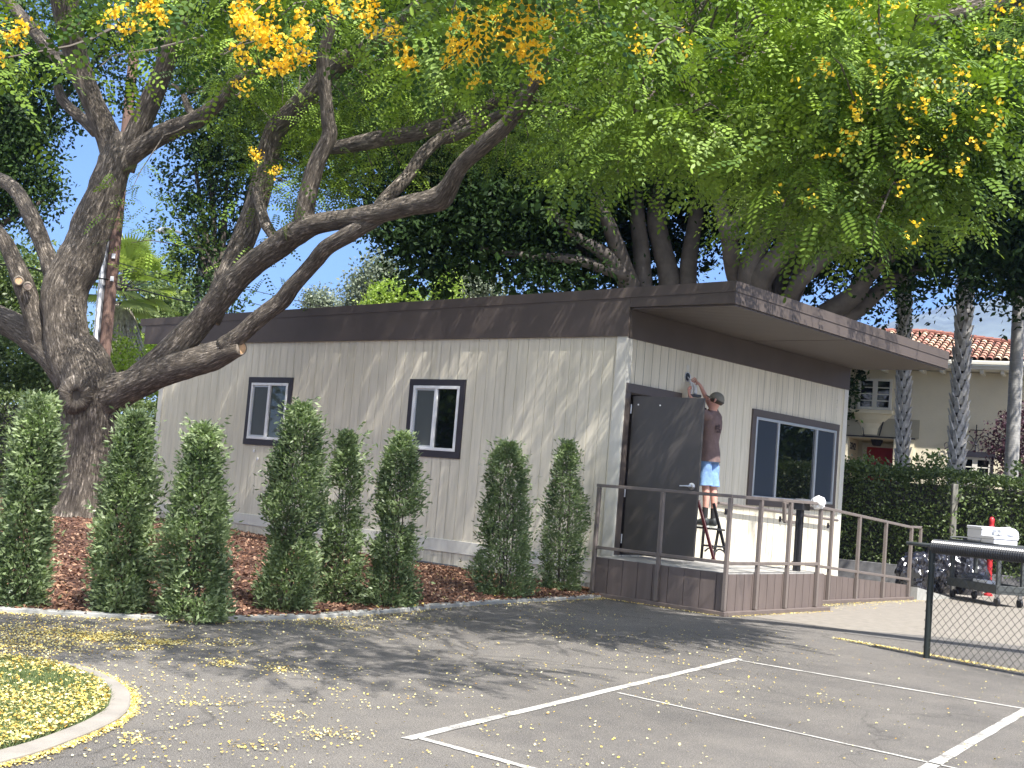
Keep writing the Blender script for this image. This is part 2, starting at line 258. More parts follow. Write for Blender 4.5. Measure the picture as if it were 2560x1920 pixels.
# ------------------------------------------------------------------ object helpers
ORG = {}
def tag(o, label=None, cat=None, group=None, kind=None):
    if label: o['label'] = label
    if cat: o['category'] = cat
    if group: o['group'] = group
    if kind: o['kind'] = kind
    return o
def thing(name, label, cat, loc=(0, 0, 0), group=None):
    o = bpy.data.objects.new(name, None); COL.objects.link(o); o.empty_display_size = 0.3
    o.location = tuple(float(v) for v in loc); ORG[o.name] = np.array(loc, float); return tag(o, label, cat, group)
class MB:
    """collects polygons and links them as one mesh object"""
    def __init__(s): s.v = []; s.f = []; s.uv = []; s.has_uv = False
    def add(s, vs, fs, uvs=None):
        b = len(s.v); s.v += [tuple(float(c) for c in x) for x in vs]; s.f += [tuple(i+b for i in f) for f in fs]
        if uvs is None: uvs = [[(0, 0)]*len(f) for f in fs]
        else: s.has_uv = True
        s.uv += uvs; return s
    def box(s, a, b, bev=0.0):
        (x0, y0, z0), (x1, y1, z1) = [min(p, q) for p, q in zip(a, b)], [max(p, q) for p, q in zip(a, b)]
        return s.obox(((x0+x1)/2, (y0+y1)/2, (z0+z1)/2), (1, 0, 0), (0, 1, 0), (0, 0, 1), (x1-x0, y1-y0, z1-z0), bev)
    def obox(s, c, ax, ay, az, dim, bev=0.0):
        c = np.array(c, float); A = [np.array(a, float)/np.linalg.norm(a) for a in (ax, ay, az)]; h = [d/2 for d in dim]
        if bev and min(dim) > 2.5*bev:
            P = []; F = []
            def idx(i, j, k, axis): return ((i*2+j)*2+k)*3+axis
            for i in (-1, 1):
                for j in (-1, 1):
                    for k in (-1, 1):
                        for axis in range(3):
                            d = [h[0]-bev, h[1]-bev, h[2]-bev]; d[axis] += bev
                            P.append(c+A[0]*i*d[0]+A[1]*j*d[1]+A[2]*k*d[2])
            g = lambda i, j, k, a: idx((i+1)//2, (j+1)//2, (k+1)//2, a)
            for sg in (-1, 1):
                F.append([g(sg, -1, -1, 0), g(sg, 1, -1, 0), g(sg, 1, 1, 0), g(sg, -1, 1, 0)])
                F.append([g(-1, sg, -1, 1), g(1, sg, -1, 1), g(1, sg, 1, 1), g(-1, sg, 1, 1)])
                F.append([g(-1, -1, sg, 2), g(1, -1, sg, 2), g(1, 1, sg, 2), g(-1, 1, sg, 2)])
                for t in (-1, 1):
                    F.append([g(sg, t, -1, 0), g(sg, t, -1, 1), g(sg, t, 1, 1), g(sg, t, 1, 0)])
                    F.append([g(sg, -1, t, 0), g(sg, -1, t, 2), g(sg, 1, t, 2), g(sg, 1, t, 0)])
                    F.append([g(-1, sg, t, 1), g(-1, sg, t, 2), g(1, sg, t, 2), g(1, sg, t, 1)])
                    for u in (-1, 1): F.append([g(sg, t, u, 0), g(sg, t, u, 1), g(sg, t, u, 2)])
            return s.add(P, F)
        P = [c+A[0]*i*h[0]+A[1]*j*h[1]+A[2]*k*h[2] for i in (-1, 1) for j in (-1, 1) for k in (-1, 1)]
        return s.add(P, [(0, 1, 3, 2), (4, 6, 7, 5), (0, 4, 5, 1), (2, 3, 7, 6), (0, 2, 6, 4), (1, 5, 7, 3)])
    def bar(s, p, q, wd, ht, up=(0, 0, 1), bev=0.0):
        p, q = np.array(p, float), np.array(q, float); d = q-p; L = np.linalg.norm(d); d /= L
        u = np.array(up, float); sd = np.cross(u, d); sd /= np.linalg.norm(sd); u = np.cross(d, sd)
        return s.obox((p+q)/2, d, sd, u, (L, wd, ht), bev)
    def tube(s, pts, rad, n=10, caps=True, rough=0.0, rs=2.0, seed=0.0):
        pts = [np.array(p, float) for p in pts]
        if not hasattr(rad, '__len__'): rad = [rad]*len(pts)
        b = len(s.v); up = None; vs = []; fs = []; uvs = []; v = 0.0
        T = [pts[min(i+1, len(pts)-1)]-pts[max(i-1, 0)] for i in range(len(pts))]
        T = [t/max(1e-9, np.linalg.norm(t)) for t in T]
        a = np.cross(T[0], [0.3, 0.5, 0.81]); a /= np.linalg.norm(a)
        vl = []
        for i, p in enumerate(pts):
            if i: v += np.linalg.norm(p-pts[i-1])
            vl.append(v)
            a = a-T[i]*(a@T[i]); a /= np.linalg.norm(a); c = np.cross(T[i], a)
            for k in range(n):
                th = 2*math.pi*k/n; d = a*math.cos(th)+c*math.sin(th); r = rad[i]
                if rough:
                    q = p+d*r; nv = mn.noise(Vector(q*rs)+Vector((seed, 0, 0)))+0.5*mn.noise(Vector(q*rs*2.7))
                    r = r*(1+rough*nv)
                vs.append(p+d*r)
        R = float(np.mean(rad))
        for i in range(len(pts)-1):
            for k in range(n):
                k2 = (k+1) % n
                fs.append((i*n+k, i*n+k2, (i+1)*n+k2, (i+1)*n+k))
                u0, u1 = 2*math.pi*R*k/n, 2*math.pi*R*(k+1)/n
                uvs.append([(u0, vl[i]), (u1, vl[i]), (u1, vl[i+1]), (u0, vl[i+1])])
        if caps:
            fs.append(tuple(reversed(range(n)))); fs.append(tuple((len(pts)-1)*n+k for k in range(n)))
            uvs += [[(0, 0)]*n, [(0, 0)]*n]
        return s.add(vs, fs, uvs)
    def cyl(s, p, q, r0, r1=None, n=14, caps=True): return s.tube([p, q], [r0, r0 if r1 is None else r1], n, caps)
    def lathe(s, c, prof, n=20, axis=(0, 0, 1)):
        c = np.array(c, float); az = np.array(axis, float); az /= np.linalg.norm(az)
        ax = np.cross(az, [0.31, 0.77, 0.1]) if abs(az[2]) > .5 else np.cross(az, [0, 0, 1.0]); ax /= np.linalg.norm(ax); ay = np.cross(az, ax)
        vs = [c+az*z+(ax*math.cos(2*math.pi*k/n)+ay*math.sin(2*math.pi*k/n))*max(r, 1e-4) for r, z in prof for k in range(n)]
        fs = [(i*n+k, i*n+(k+1) % n, (i+1)*n+(k+1) % n, (i+1)*n+k) for i in range(len(prof)-1) for k in range(n)]
        return s.add(vs, fs)
    def prism(s, poly, d):
        """poly: ring of 3D points; extruded by vector d"""
        n = len(poly); P = [np.array(p, float) for p in poly]; d = np.array(d, float)
        return s.add(P+[p+d for p in P], [tuple(range(n)), tuple(reversed(range(n, 2*n)))]+[(i, i+n, (i+1) % n+n, (i+1) % n) for i in range(n)])
    def build(s, name, mat, parent=None, org=None, smooth=False, **tg):
        o0 = ORG[parent.name] if parent is not None else np.array(org if org is not None else (0, 0, 0), float)
        me = bpy.data.meshes.new(name)
        V = np.array(s.v)-o0
        me.from_pydata(V.tolist(), [], s.f)
        if s.has_uv:
            uvl = me.uv_layers.new(name="UVMap"); flat = [c for f in s.uv for uv in f for c in uv]
            uvl.data.foreach_set('uv', flat)
        me.validate()
        bm = bmesh.new(); bm.from_mesh(me); bmesh.ops.recalc_face_normals(bm, faces=bm.faces); bm.to_mesh(me); bm.free()
        if smooth:
            me.polygons.foreach_set('use_smooth', [True]*len(me.polygons))
            if smooth != 'all':
                try: me.set_sharp_from_angle(angle=math.radians(40))
                except Exception: pass
        return finish(me, name, mat, parent, o0, **tg)
def finish(me, name, mat, parent, o0, **tg):
    mats = mat if isinstance(mat, (list, tuple)) else [mat]
    for m_ in mats: me.materials.append(MATS[m_])
    o = bpy.data.objects.new(name, me); COL.objects.link(o)
    if parent is not None: o.parent = parent
    else: o.location = tuple(float(v) for v in o0)
    ORG[o.name] = o0; return tag(o, **tg)
def quads(name, V, mat, parent=None, org=None, rnd=None, nper=4, **tg):
    """V (N, nper, 3): loose polygons in one mesh; rnd (N,) a random tone per face"""
    o0 = ORG[parent.name] if parent is not None else np.array(org if org is not None else (0, 0, 0), float)
    N = V.shape[0]; me = bpy.data.meshes.new(name)
    me.vertices.add(N*nper); me.vertices.foreach_set('co', (V.reshape(-1, 3)-o0).astype(np.float32).ravel())
    me.loops.add(N*nper); me.loops.foreach_set('vertex_index', np.arange(N*nper, dtype=np.int32))
    me.polygons.add(N); me.polygons.foreach_set('loop_start', (np.arange(N)*nper).astype(np.int32))
    try: me.polygons.foreach_set('loop_total', np.full(N, nper, dtype=np.int32))
    except Exception: pass
    if rnd is None: rnd = rng.random(N)
    at = me.attributes.new('rnd', 'FLOAT', 'POINT'); at.data.foreach_set('value', np.repeat(np.clip(rnd, 0, 1), nper).astype(np.float32))
    me.update(calc_edges=True)
    return finish(me, name, mat, parent, o0, **tg)
def unit(a): return a/np.maximum(1e-9, np.linalg.norm(a, axis=-1, keepdims=True))
def frames(D, n=None):
    """orthonormal frames with X along D and random roll"""
    D = unit(D); R = unit(rng.normal(size=D.shape)) if n is None else n
    Y = unit(np.cross(R, D)); Z = np.cross(D, Y); return D, Y, Z
def leaves(P, size, aspect=0.45, droop=0.0, Dd=None):
    """diamond leaves at P with random directions: (N,4,3)"""
    N = len(P); D = rng.normal(size=(N, 3)) if Dd is None else Dd+rng.normal(size=(N, 3))*0.6
    D[:, 2] -= droop; X, Y, Z = frames(D); s = np.broadcast_to(size, (N,))[:, None]*(0.7+0.6*rng.random((N, 1)))
    a = P; b = P+X*s*.45+Y*s*aspect*.5+Z*s*.05; c = P+X*s; d = P+X*s*.45-Y*s*aspect*.5+Z*s*.05
    return np.stack([a, b, c, d], 1)
def make_frond(np_, leaflet, L, hexa):
    """pinnate leaf template: leaflets along a drooping rachis; list of polygons"""
    polys = []
    for i in range(np_):
        t = (i+0.6)/np_; x = L*t; z = -0.28*L*t*t; s = leaflet*(1-0.35*abs(t-0.45)*1.6)
        for sg in (-1, 1):
            base = np.array([x, 0.004*sg, z]); d = np.array([0.38, sg*0.92, -0.14]); d /= np.linalg.norm(d); wv = np.array([0.92, -sg*0.38, -0.25])*0.5
            if hexa:
                w_ = s*0.52
                polys.append([base, base+d*s*.3+wv*w_, base+d*s*.75+wv*w_*.95, base+d*s, base+d*s*.75-wv*w_*.95, base+d*s*.3-wv*w_])
            else:
                w_ = s*0.56; polys.append([base, base+d*s*.5+wv*w_, base+d*s, base+d*s*.5-wv*w_])
    x, z = L, -0.28*L; d = np.array([1, 0, -.5])/1.118; wv = np.array([0, .5, 0]); s = leaflet
    if hexa: polys.append([np.array([x, 0, z])+v_ for v_ in (0*d, d*s*.3+wv*s*.42, d*s*.75+wv*s*.4, d*s, d*s*.75-wv*s*.4, d*s*.3-wv*s*.42)])
    else: polys.append([np.array([x, 0, z])+v_ for v_ in (0*d, d*s*.5+wv*s*.46, d*s, d*s*.5-wv*s*.46)])
    return np.array(polys)
def fronds(P, D, tmpl, scale, upbias=True):
    N = len(P); X = unit(D); U = np.tile([0, 0, 1.0], (N, 1))+rng.normal(size=(N, 3))*0.45
    Y = unit(np.cross(U, X)); Z = np.cross(X, Y); s = scale[:, None, None, None]
    T = tmpl[None]*s
    return P[:, None, None]+T[..., 0:1]*X[:, None, None]+T[..., 1:2]*Y[:, None, None]+T[..., 2:3]*Z[:, None, None]
def spline(P, k=6):
    P = [np.array(p, float) for p in P]; out = []
    Q = [2*P[0]-P[1]]+P+[2*P[-1]-P[-2]]
    for i in range(1, len(Q)-2):
        a, b, c, d = Q[i-1], Q[i], Q[i+1], Q[i+2]
        for j in range(k):
            t = j/k; out.append(0.5*((2*b)+(-a+c)*t+(2*a-5*b+4*c-d)*t*t+(-a+3*b-3*c+d)*t**3))
    out.append(P[-1]); return out
# ------------------------------------------------------------------ setting: ground sheets
def sheet(name, poly, z, mat, kind='structure', thick=0.0, label=None, cat=None, org=None):
    mb = MB()
    P = [(p[0], p[1], z) for p in poly]
    if thick: mb.prism(P, (0, 0, -thick))
    else: mb.add(P, [tuple(range(len(P)))])
    o = mb.build(name, mat, org=org if org is not None else (P[0][0], P[0][1], 0)); tag(o, label, cat, kind=kind); return o
sheet('ground', [(-900, -900), (900, -900), (900, 900), (-900, 900)], -0.02, 'soil')
sheet('asphalt', [(-30, -40), (40, -40), (40, 26), (-6, 26), (-6, 9), (-30, -6)], 0.0, 'asphalt')
# far hills rising behind the houses on the right
hb = MB(); nx, ny = 60, 10; V = []; Fc = []
for j in range(ny):
    for i in range(nx):
        a = math.radians(-30+i*1.4); d = 1500+j*190
        dirv = FH*math.cos(a)+RT*math.sin(a); p = CAM+dirv*d
        hgt = (math.sin(min(1, j/6)*math.pi/2))*(390+125*mn.noise(Vector((i*.13, j*.2, 1)))+60*mn.noise(Vector((i*.5, j*.5, 3))))*min(1, max(.12, (i-20)/14)) if j else -30
        V.append((p[0], p[1], hgt))
for j in range(ny-1):
    for i in range(nx-1): Fc.append((j*nx+i, j*nx+i+1, (j+1)*nx+i+1, (j+1)*nx+i))
hb.add(V, Fc).build('hills', 'hill_green', org=V[30], smooth='all', kind='structure')

# ------------------------------------------------------------------ the modular building
BX0, BX1, BY1 = -12.43, -0.05, 7.47
bld = thing('modular_building', 'single storey beige board clad classroom with dark flat roof and deep front overhang', 'building', (BX1, 0, 0))
def siding(mb, o, u, n, W, z0, z1, openings=(), sp=0.22, g=0.008, dep=0.008, start=0.0):
    o, u, n = np.array(o, float), np.array(u, float), np.array(n, float); Z = np.array([0, 0, 1.0])
    cuts = []; x = start
    while x < W:
        if x-g/2 > 0: cuts.append((x-g/2, 'g'))
        if x+g/2 < W and x+g/2 > 0: cuts.append((x+g/2, 'b'))
        x += sp
    us = sorted(set([0.0, W]+[c[0] for c in cuts]+[e for op in openings for e in op[:2]]))
    def groove(m): k = (m-start) % sp; return k < g/2 or k > sp-g/2
    prev = None
    for a, b in zip(us[:-1], us[1:]):
        if b-a < 1e-5: continue
        m = (a+b)/2; gd = -dep if groove(m) else 0.0
        spans = [(z0, z1)]
        for (ua, ub, za, zb) in openings:
            if ua < m < ub:
                ns = []
                for (p, q) in spans:
                    if za > p: ns.append((p, min(q, za)))
                    if zb < q: ns.append((max(p, zb), q))
                spans = [(p, q) for p, q in ns if q > p]
        for (p, q) in spans:
            mb.add([o+u*a+n*gd+Z*p, o+u*b+n*gd+Z*p, o+u*b+n*gd+Z*q, o+u*a+n*gd+Z*q], [(0, 1, 2, 3)])
        if prev is not None and prev != gd:
            mb.add([o+u*a+n*prev+Z*z0, o+u*a+n*gd+Z*z0, o+u*a+n*gd+Z*z1, o+u*a+n*prev+Z*z1], [(0, 1, 2, 3)]) if not any(op[0] < a < op[1] for op in openings) else None
        prev = gd
    return mb
WIN = [(-9.31, -7.94), (-4.70, -3.355)]; WZ = (1.88, 3.23)
ops = [(a-BX0+.10, b-BX0-.10, WZ[0]+.10, WZ[1]-.10) for a, b in WIN]
siding(MB(), (BX0, 0, 0), (1, 0, 0), (0, -1, 0), BX1-BX0, 0.0, 4.2, ops, start=0.05).build('side_wall', 'siding', bld)
FWY = (3.83, 7.17); FWZ = (1.50, 3.19); DY = (0.14, 1.42); DZ = 3.08
siding(MB(), (BX1, 0, 0), (0, 1, 0), (1, 0, 0), BY1, 0.0, 4.3, [(FWY[0]+.1, FWY[1]-.1, FWZ[0]+.1, FWZ[1]-.1), (DY[0], DY[1], 0.6, DZ)], start=0.02).build('front_wall', 'siding', bld)
MB().box((BX0+.02, 0.22, 0.0), (BX1-1.2, BY1-.01, 4.25)).build('rear_wall', 'siding', bld)
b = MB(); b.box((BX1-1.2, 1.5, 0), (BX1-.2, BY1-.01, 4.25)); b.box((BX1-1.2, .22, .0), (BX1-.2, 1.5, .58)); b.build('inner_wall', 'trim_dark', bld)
b = MB(); b.box((BX1-.19, -.026, .06), (BX1+.004, .012, 3.93), .004); b.box((BX1-.02, -.022, .06), (BX1+.022, .10, 3.90), .004)
b.box((BX1-.23, -.05, 0), (BX1+.04, .05, .075), .008); b.build('corner_trim', 'corner_paint', bld)
MB().box((BX1-.02, BY1-.15, .06), (BX1+.022, BY1+.02, 3.92), .004).build('corner_trim', 'corner_paint', bld)
MB().box((BX0-.02, -.026, .06), (BX0+.14, .012, 3.96), .004).build('corner_trim', 'corner_paint', bld)
b = MB(); b.box((BX0+.15, -.024, .30), (BX1-.20, .01, .51), .004); b.build('skirting_board', 'corner_paint', bld)
for a, c in ((-4.24, -3.2), (-9.35, -8.25)):
    MB().box((a, -.012, 0.0), (c, .01, .10)).build('foundation_vent', 'foundation', bld)
b = MB(); b.box((-.62, -.012, .13), (-.36, .01, .29), .003); b.build('access_panel', 'corner_paint', bld)
for px, py in ((626+8, 1127), (643, 1147)):
    c = aty(px, py, -.02); MB().lathe((c[0], -.002, c[2]), [(.001, 0), (.03, .002), (.03, .014), (.001, .018)], 12, (0, -1, 0)).build('pipe_cap', 'white_plastic', bld)
# side windows
def side_window(x0, x1, left_mat, right_mat):
    z0, z1 = WZ; t = .115
    fr = MB()
    fr.box((x0, -.034, z1-t), (x1, .004, z1), .004); fr.box((x0, -.034, z0), (x1, .004, z0+t), .004)
    fr.box((x0+.001, -.031, z0+t), (x0+t, .004, z1-t), .003); fr.box((x1-t, -.031, z0+t), (x1-.001, .004, z1-t), .003)
    wn = fr.build('window', 'trim_dark', bld)
    a, b_, c, d = x0+t, x1-t, z0+t, z1-t; w_ = .052; m_ = (a+b_)/2
    f = MB(); f.box((a, -.045, d-w_), (b_, .03, d), .005); f.box((a, -.045, c), (b_, .03, c+w_), .005)
    f.box((a+.001, -.043, c+w_), (a+w_, .03, d-w_), .004); f.box((b_-w_, -.043, c+w_), (b_-.001, .03, d-w_), .004)
    f.box((m_-.035, -.040, c+w_), (m_+.035, .03, d-w_), .004); f.build('frame', 'vinyl_white', wn)
    f = MB(); f.box((a+w_, -.022, c+w_), (a+w_+.03, .0, d-w_)); f.box((a+w_+.03, -.022, d-w_-.03), (m_-.035, .0, d-w_)); f.box((a+w_+.03, -.022, c+w_), (m_-.035, .0, c+w_+.03))
    f.build('sash', 'alu', wn)
    MB().box((a+w_+.03, -.008, c+w_+.03), (m_-.035, .01, d-w_-.03)).build('screen', left_mat, wn)
    MB().box((m_+.035, -.004, c+w_), (b_-w_, .01, d-w_)).build('pane', right_mat, wn)
for (a, b_), gm in zip(WIN, ('glass_reflect_tone', 'glass_clear')): side_window(a, b_, 'screen_grey', gm)
# front window: three panes, outer two behind insect screens
y0, y1 = FWY; z0, z1 = FWZ; t = .13; X = BX1
fr = MB(); fr.box((X-.004, y0, z1-t), (X+.036, y1, z1), .004); fr.box((X-.004, y0, z0), (X+.036, y1, z0+t), .004)
fr.box((X-.004, y0+.001, z0+t), (X+.033, y0+t, z1-t), .003); fr.box((X-.004, y1-t, z0+t), (X+.033, y1-.001, z1-t), .003)
fw_ = fr.build('window', 'trim_brown', bld)
a, b_, c, d = y0+t, y1-t, z0+t, z1-t; w_ = .045
m1, m2 = a+(b_-a)*.265, a+(b_-a)*.745
f = MB(); f.box((X-.03, a, d-w_), (X+.045, b_, d), .004); f.box((X-.03, a, c), (X+.045, b_, c+w_), .004)
for q in (a+w_/2, b_-w_/2): f.box((X-.03, q-w_/2+.001, c+w_), (X+.043, q+w_/2-.001, d-w_), .004)
for q in (m1, m2): f.box((X-.03, q-.028, c+w_), (X+.040, q+.028, d-w_), .004)
f.build('frame', 'alu', fw_)
MB().box((X-.01, a+w_, c+w_), (X+.008, m1-.028, d-w_)).build('screen', 'screen_blue', fw_)
MB().box((X-.01, m1+.028, c+w_), (X+.003, m2-.028, d-w_)).build('pane', 'glass_clear', fw_)
MB().box((X-.01, m2+.028, c+w_), (X+.008, b_-w_, d-w_)).build('screen', 'screen_blue', fw_)
# door frame and open door
b = MB(); b.box((X-.01, .0, DZ), (X+.03, 1.55, 3.22), .004); b.box((X-.01, .001, .6), (X+.028, DY[0], DZ), .003); b.box((X-.01, DY[1], .6), (X+.028, 1.549, DZ), .003)
b.box((X-.12, DY[0]-.02, .6), (X-.01, DY[0]+.012, DZ)); b.box((X-.12, DY[1]-.012, .6), (X-.01, DY[1]+.02, DZ)); b.box((X-.12, DY[0], DZ-.012), (X-.01, DY[1], DZ+.02)); b.build('door_frame', 'trim_brown', bld)
H0 = np.array([X+.045, .20]); H1 = np.array([1.20, .30]); dd = (H1-H0)/np.linalg.norm(H1-H0); dn = np.array([dd[1], -dd[0]]); LW = np.linalg.norm(H1-H0)
cc = (H0+H1)/2
door = MB().obox((cc[0], cc[1], 1.83), (*dd, 0), (*dn, 0), (0, 0, 1), (LW, .05, 2.40), .003).build('door', 'door_paint', bld)
b = MB(); hx = H1-dd*.10
b.lathe((*(hx+dn*.025), 1.72), [(.001, .0), (.05, .0), (.052, .012), (.03, .02), (.018, .05), (.018, .07), (.001, .072)], 16, (*dn, 0))
p = hx+dn*.085; q = p-dd*.17; b.tube([(*p, 1.72), (*(p-dd*.05), 1.722), (*q, 1.715)], [.016, .014, .011], 8); b.build('handle', 'steel', door, smooth=True)
for zz in (.85, 1.55, 2.83):
    MB().cyl((H0[0]-.02, H0[1]-.03, zz-.07), (H0[0]-.02, H0[1]-.03, zz+.07), .014, n=8).build('hinge', 'steel', door)
for s_ in (.10, .48):
    p = H0+dd*s_+dn*.026; MB().obox((*p, 2.90), (*dd, 0), (*dn, 0), (0, 0, 1), (.022, .006, .022)).build('door_clip', 'white_plastic', door)
# roof: slab with flashing, tall side fascia, plank soffit
RX0, RX1, RY0, RY1 = -13.38, 1.82, -.06, 7.81
def rz(x): return 4.495+(x-RX0)*(4.702-4.495)/(RX1-RX0)
def rpoly(mb, y0, y1, xs, dz1, dz0):
    """slab between x stations following the roof slope; dz measured down from the roof top; dz0 may be an absolute z when negative"""
    P = []
    for x in xs:
        zt = rz(x)-dz1; zb = (rz(x)-dz0) if dz0 > 0 else -dz0
        P += [(x, y0, zt), (x, y1, zt), (x, y1, zb), (x, y0, zb)]
    F = [(0, 1, 2, 3), (4, 7, 6, 5), (0, 4, 5, 1), (1, 5, 6, 2), (2, 6, 7, 3), (3, 7, 4, 0)]; mb.add(P, F); return mb
b = MB(); rpoly(b, RY0+.03, RY1-.03, (RX0+.03, RX1-.03), .015, .30); roof = b.build('roof', 'roofing', bld)
b = MB(); rpoly(b, RY0, RY0+.03, (RX0, RX1), .0, .155); rpoly(b, RY1-.03, RY1, (RX0, RX1), .0, .155)
b.box((RX1-.028, RY0+.03, rz(RX1)-.155), (RX1, RY1-.03, rz(RX1)), .002); b.box((RX0, RY0+.03, rz(RX0)-.155), (RX0+.028, RY1-.03, rz(RX0)))
b.build('roof_flashing', 'fascia_paint', bld)
b = MB(); rpoly(b, RY0+.010, RY0+.045, (RX0+.20, BX1+.02), .155, -3.93)
rpoly(b, RY0+.010, RY0+.045, (BX1+.022, RX1-.01), .155, -4.375)
rpoly(b, RY1-.045, RY1-.010, (RX0+.20, RX1-.01), .155, -4.375)
b.box((RX1-.040, RY0+.046, 4.375), (RX1-.010, RY1-.046, rz(RX1)-.155)); b.build('fascia', 'fascia_paint', bld)
b = MB(); b.box((BX1-.01, -.012, 3.905), (BX1+.035, BY1+.02, 4.345), .003); b.build('fascia_band', 'fascia_paint', bld)
b = MB(); yy = RY0+.05
k = 0
while yy < RY1-.06:
    y2 = min(yy+.132, RY1-.05); gap = .05 if k == 27 else .013
    b.box((BX1+.036, yy+gap, 4.348), (RX1-.041, y2, 4.372)); yy = y2; k += 1
b.build('soffit', 'soffit_paint', bld)
MB().box((RX0+.22, RY0+.05, 4.02), (BX0-.02, RY1-.05, 4.20)).build('eave_underside', 'bracket_dark', bld)
for yy in (.25, 3.7, 7.1):
    b = MB(); b.bar((BX0-.02, yy, 3.45), (RX0+.5, yy, 4.02), .09, .09); b.bar((RX0+.35, yy, 4.0), (BX0, yy, 4.0), .09, .09); b.build('eave_bracket', 'bracket_dark', bld)
# junction box left open above the door, wires hanging out
jx = thing('junction_box', 'small round open electrical box on beige front wall above the man\'s reach', 'electrical box', (BX1, 1.706, 3.504))
MB().lathe((BX1, 1.706, 3.504), [(.0, .006), (.075, .006), (.085, .012), (.085, .0), (.08, -.01)], 18, (1, 0, 0)).build('cover_ring', 'steel', jx)
MB().lathe((BX1, 1.706, 3.504), [(.0, .010), (.062, .011), (.066, .006)], 18, (1, 0, 0)).build('cavity', 'black_plastic', jx)
MB().tube(spline([(BX1+.01, 1.70, 3.50), (BX1+.08, 1.69, 3.42), (BX1+.16, 1.62, 3.28), (BX1+.14, 1.55, 3.12)], 5), .012, 6).build('wire', 'cord_white', jx, smooth='all')
MB().box((BX1-.002, 1.655, 3.60), (BX1+.003, 1.735, 3.70)).build('cover_plate', 'corner_paint', jx)

# ------------------------------------------------------------------ deck and ramp
DKX, DKY0, DKY1, DKZ = 2.24, -.54, 2.36, .58; RPX, RPY1 = 1.62, 7.1
def rtop(y): return .53-.0605*(y-DKY1)
deck = thing('entrance_deck', 'brown painted wooden entrance deck with ramp and steel railings outside the open door', 'deck', (1.1, .9, 0))
b = MB(); b.box((BX1+.03, DKY0+.02, DKZ-.03), (DKX-.015, DKY1, DKZ), .004)
for i in range(13):
    pass
b.build('platform', 'deck_floor', deck)
siding(MB(), (0.02, DKY0, 0), (1, 0, 0), (0, -1, 0), DKX-.02, 0.0, DKZ-.005, sp=.262, g=.012, dep=.012).build('side_panel', 'deck_paint', deck)
siding(MB(), (DKX, DKY0, 0), (0, 1, 0), (1, 0, 0), DKY1-DKY0, 0.0, DKZ-.02, sp=.215, g=.012, dep=.012, start=.1).build('front_panel', 'deck_paint', deck)
MB().box((RPX-.02, DKY1-.02, 0), (DKX-.002, DKY1+.02, DKZ-.02)).build('return_panel', 'deck_paint', deck)
b = MB(); b.box((.0, DKY0-.085, 0), (DKX+.085, DKY0-.002, .062), .006); b.box((DKX+.002, DKY0, 0), (DKX+.085, DKY1+.12, .062), .006); b.build('base_board', 'deck_paint', deck)
b = MB(); b.box((RPX+.002, DKY1+.1, 0), (RPX+.085, 4.95, .064), .006); b.box((RPX+.002, 4.96, 0), (RPX+.075, RPY1+.15, .060), .006); b.build('base_board', 'deck_paint', deck)
b = MB(); b.prism([(BX1+.03, DKY1, .55), (BX1+.03, RPY1, rtop(RPY1)), (BX1+.03, RPY1, .0), (BX1+.03, DKY1, 0)], (RPX-BX1-.05, 0, 0)); b.build('ramp', 'deck_floor', deck)
b = MB(); y = DKY1
while y < RPY1:
    y2 = min(y+.215, RPY1); b.prism([(RPX-.018, y+.006, 0), (RPX-.018, y2-.006, 0), (RPX-.018, y2-.006, rtop(y2)+.02), (RPX-.018, y+.006, rtop(y)+.02)], (.018, 0, 0)); y = y2
b.prism([(RPX-.03, DKY1, 0), (RPX-.03, RPY1, 0), (RPX-.03, RPY1, rtop(RPY1)+.015), (RPX-.03, DKY1, rtop(DKY1)+.015)], (.010, 0, 0)); b.build('ramp_panel', 'deck_paint', deck)
b = MB(); b.prism([(BX1+.03, RPY1+.002, 0), (BX1+.03, RPY1+.002, .24), (BX1+.03, 8.9, .0)], (RPX+.15, 0, 0)); b.build('ramp_toe', 'concrete_grey', deck)
pw = .055
def post(x, y, z0, z1): MB().box((x-pw/2, y-pw/2, z0), (x+pw/2, y+pw/2, z1), .005).build('railing_post', 'rail_paint', deck)
def rail(p, q, nm='rail', w_=.05, h_=.045): MB().bar(p, q, w_, h_, bev=.005).build(nm, 'rail_paint', deck)
ye, xe = DKY0-.03, DKX+.03
for x in (.04, 1.17): post(x, ye, .07, 1.60)
post(xe, ye, .07, 1.60)
for y in (.27, 1.13, 2.08): post(xe, y, .07, 1.60)
rail((.0, ye, 1.625), (xe+.03, ye, 1.625), 'top_rail'); rail((xe, ye+.027, 1.624), (xe, 2.13, 1.624), 'top_rail')
rail((.07, ye, .72), (1.14, ye, .72), 'mid_rail'); rail((1.2, ye, .72), (xe-.03, ye, .72), 'mid_rail')
for a, c in ((ye+.03, .24), (.30, 1.10), (1.16, 2.05)): rail((xe, a, .712), (xe, c, .712), 'mid_rail')
xr = RPX+.03
def rtz(y): return 1.567-(y-3.29)*.0656
def rmz(y): return .612-(y-3.36)*.0659
rail((xr, DKY1+.1, rtz(DKY1+.1)), (xr, 6.95, rtz(6.95)), 'top_rail'); 
for y in (3.72, 4.75, 5.82, 6.93): post(xr, y, .06, rtz(y)-.02)
ys = [DKY1+.1, 3.69, 3.75, 4.72, 4.78, 5.79, 5.85, 6.90]
for a, c in zip(ys[::2], ys[1::2]): rail((xr, a, rmz(a)), (xr, c, rmz(c)), 'mid_rail')
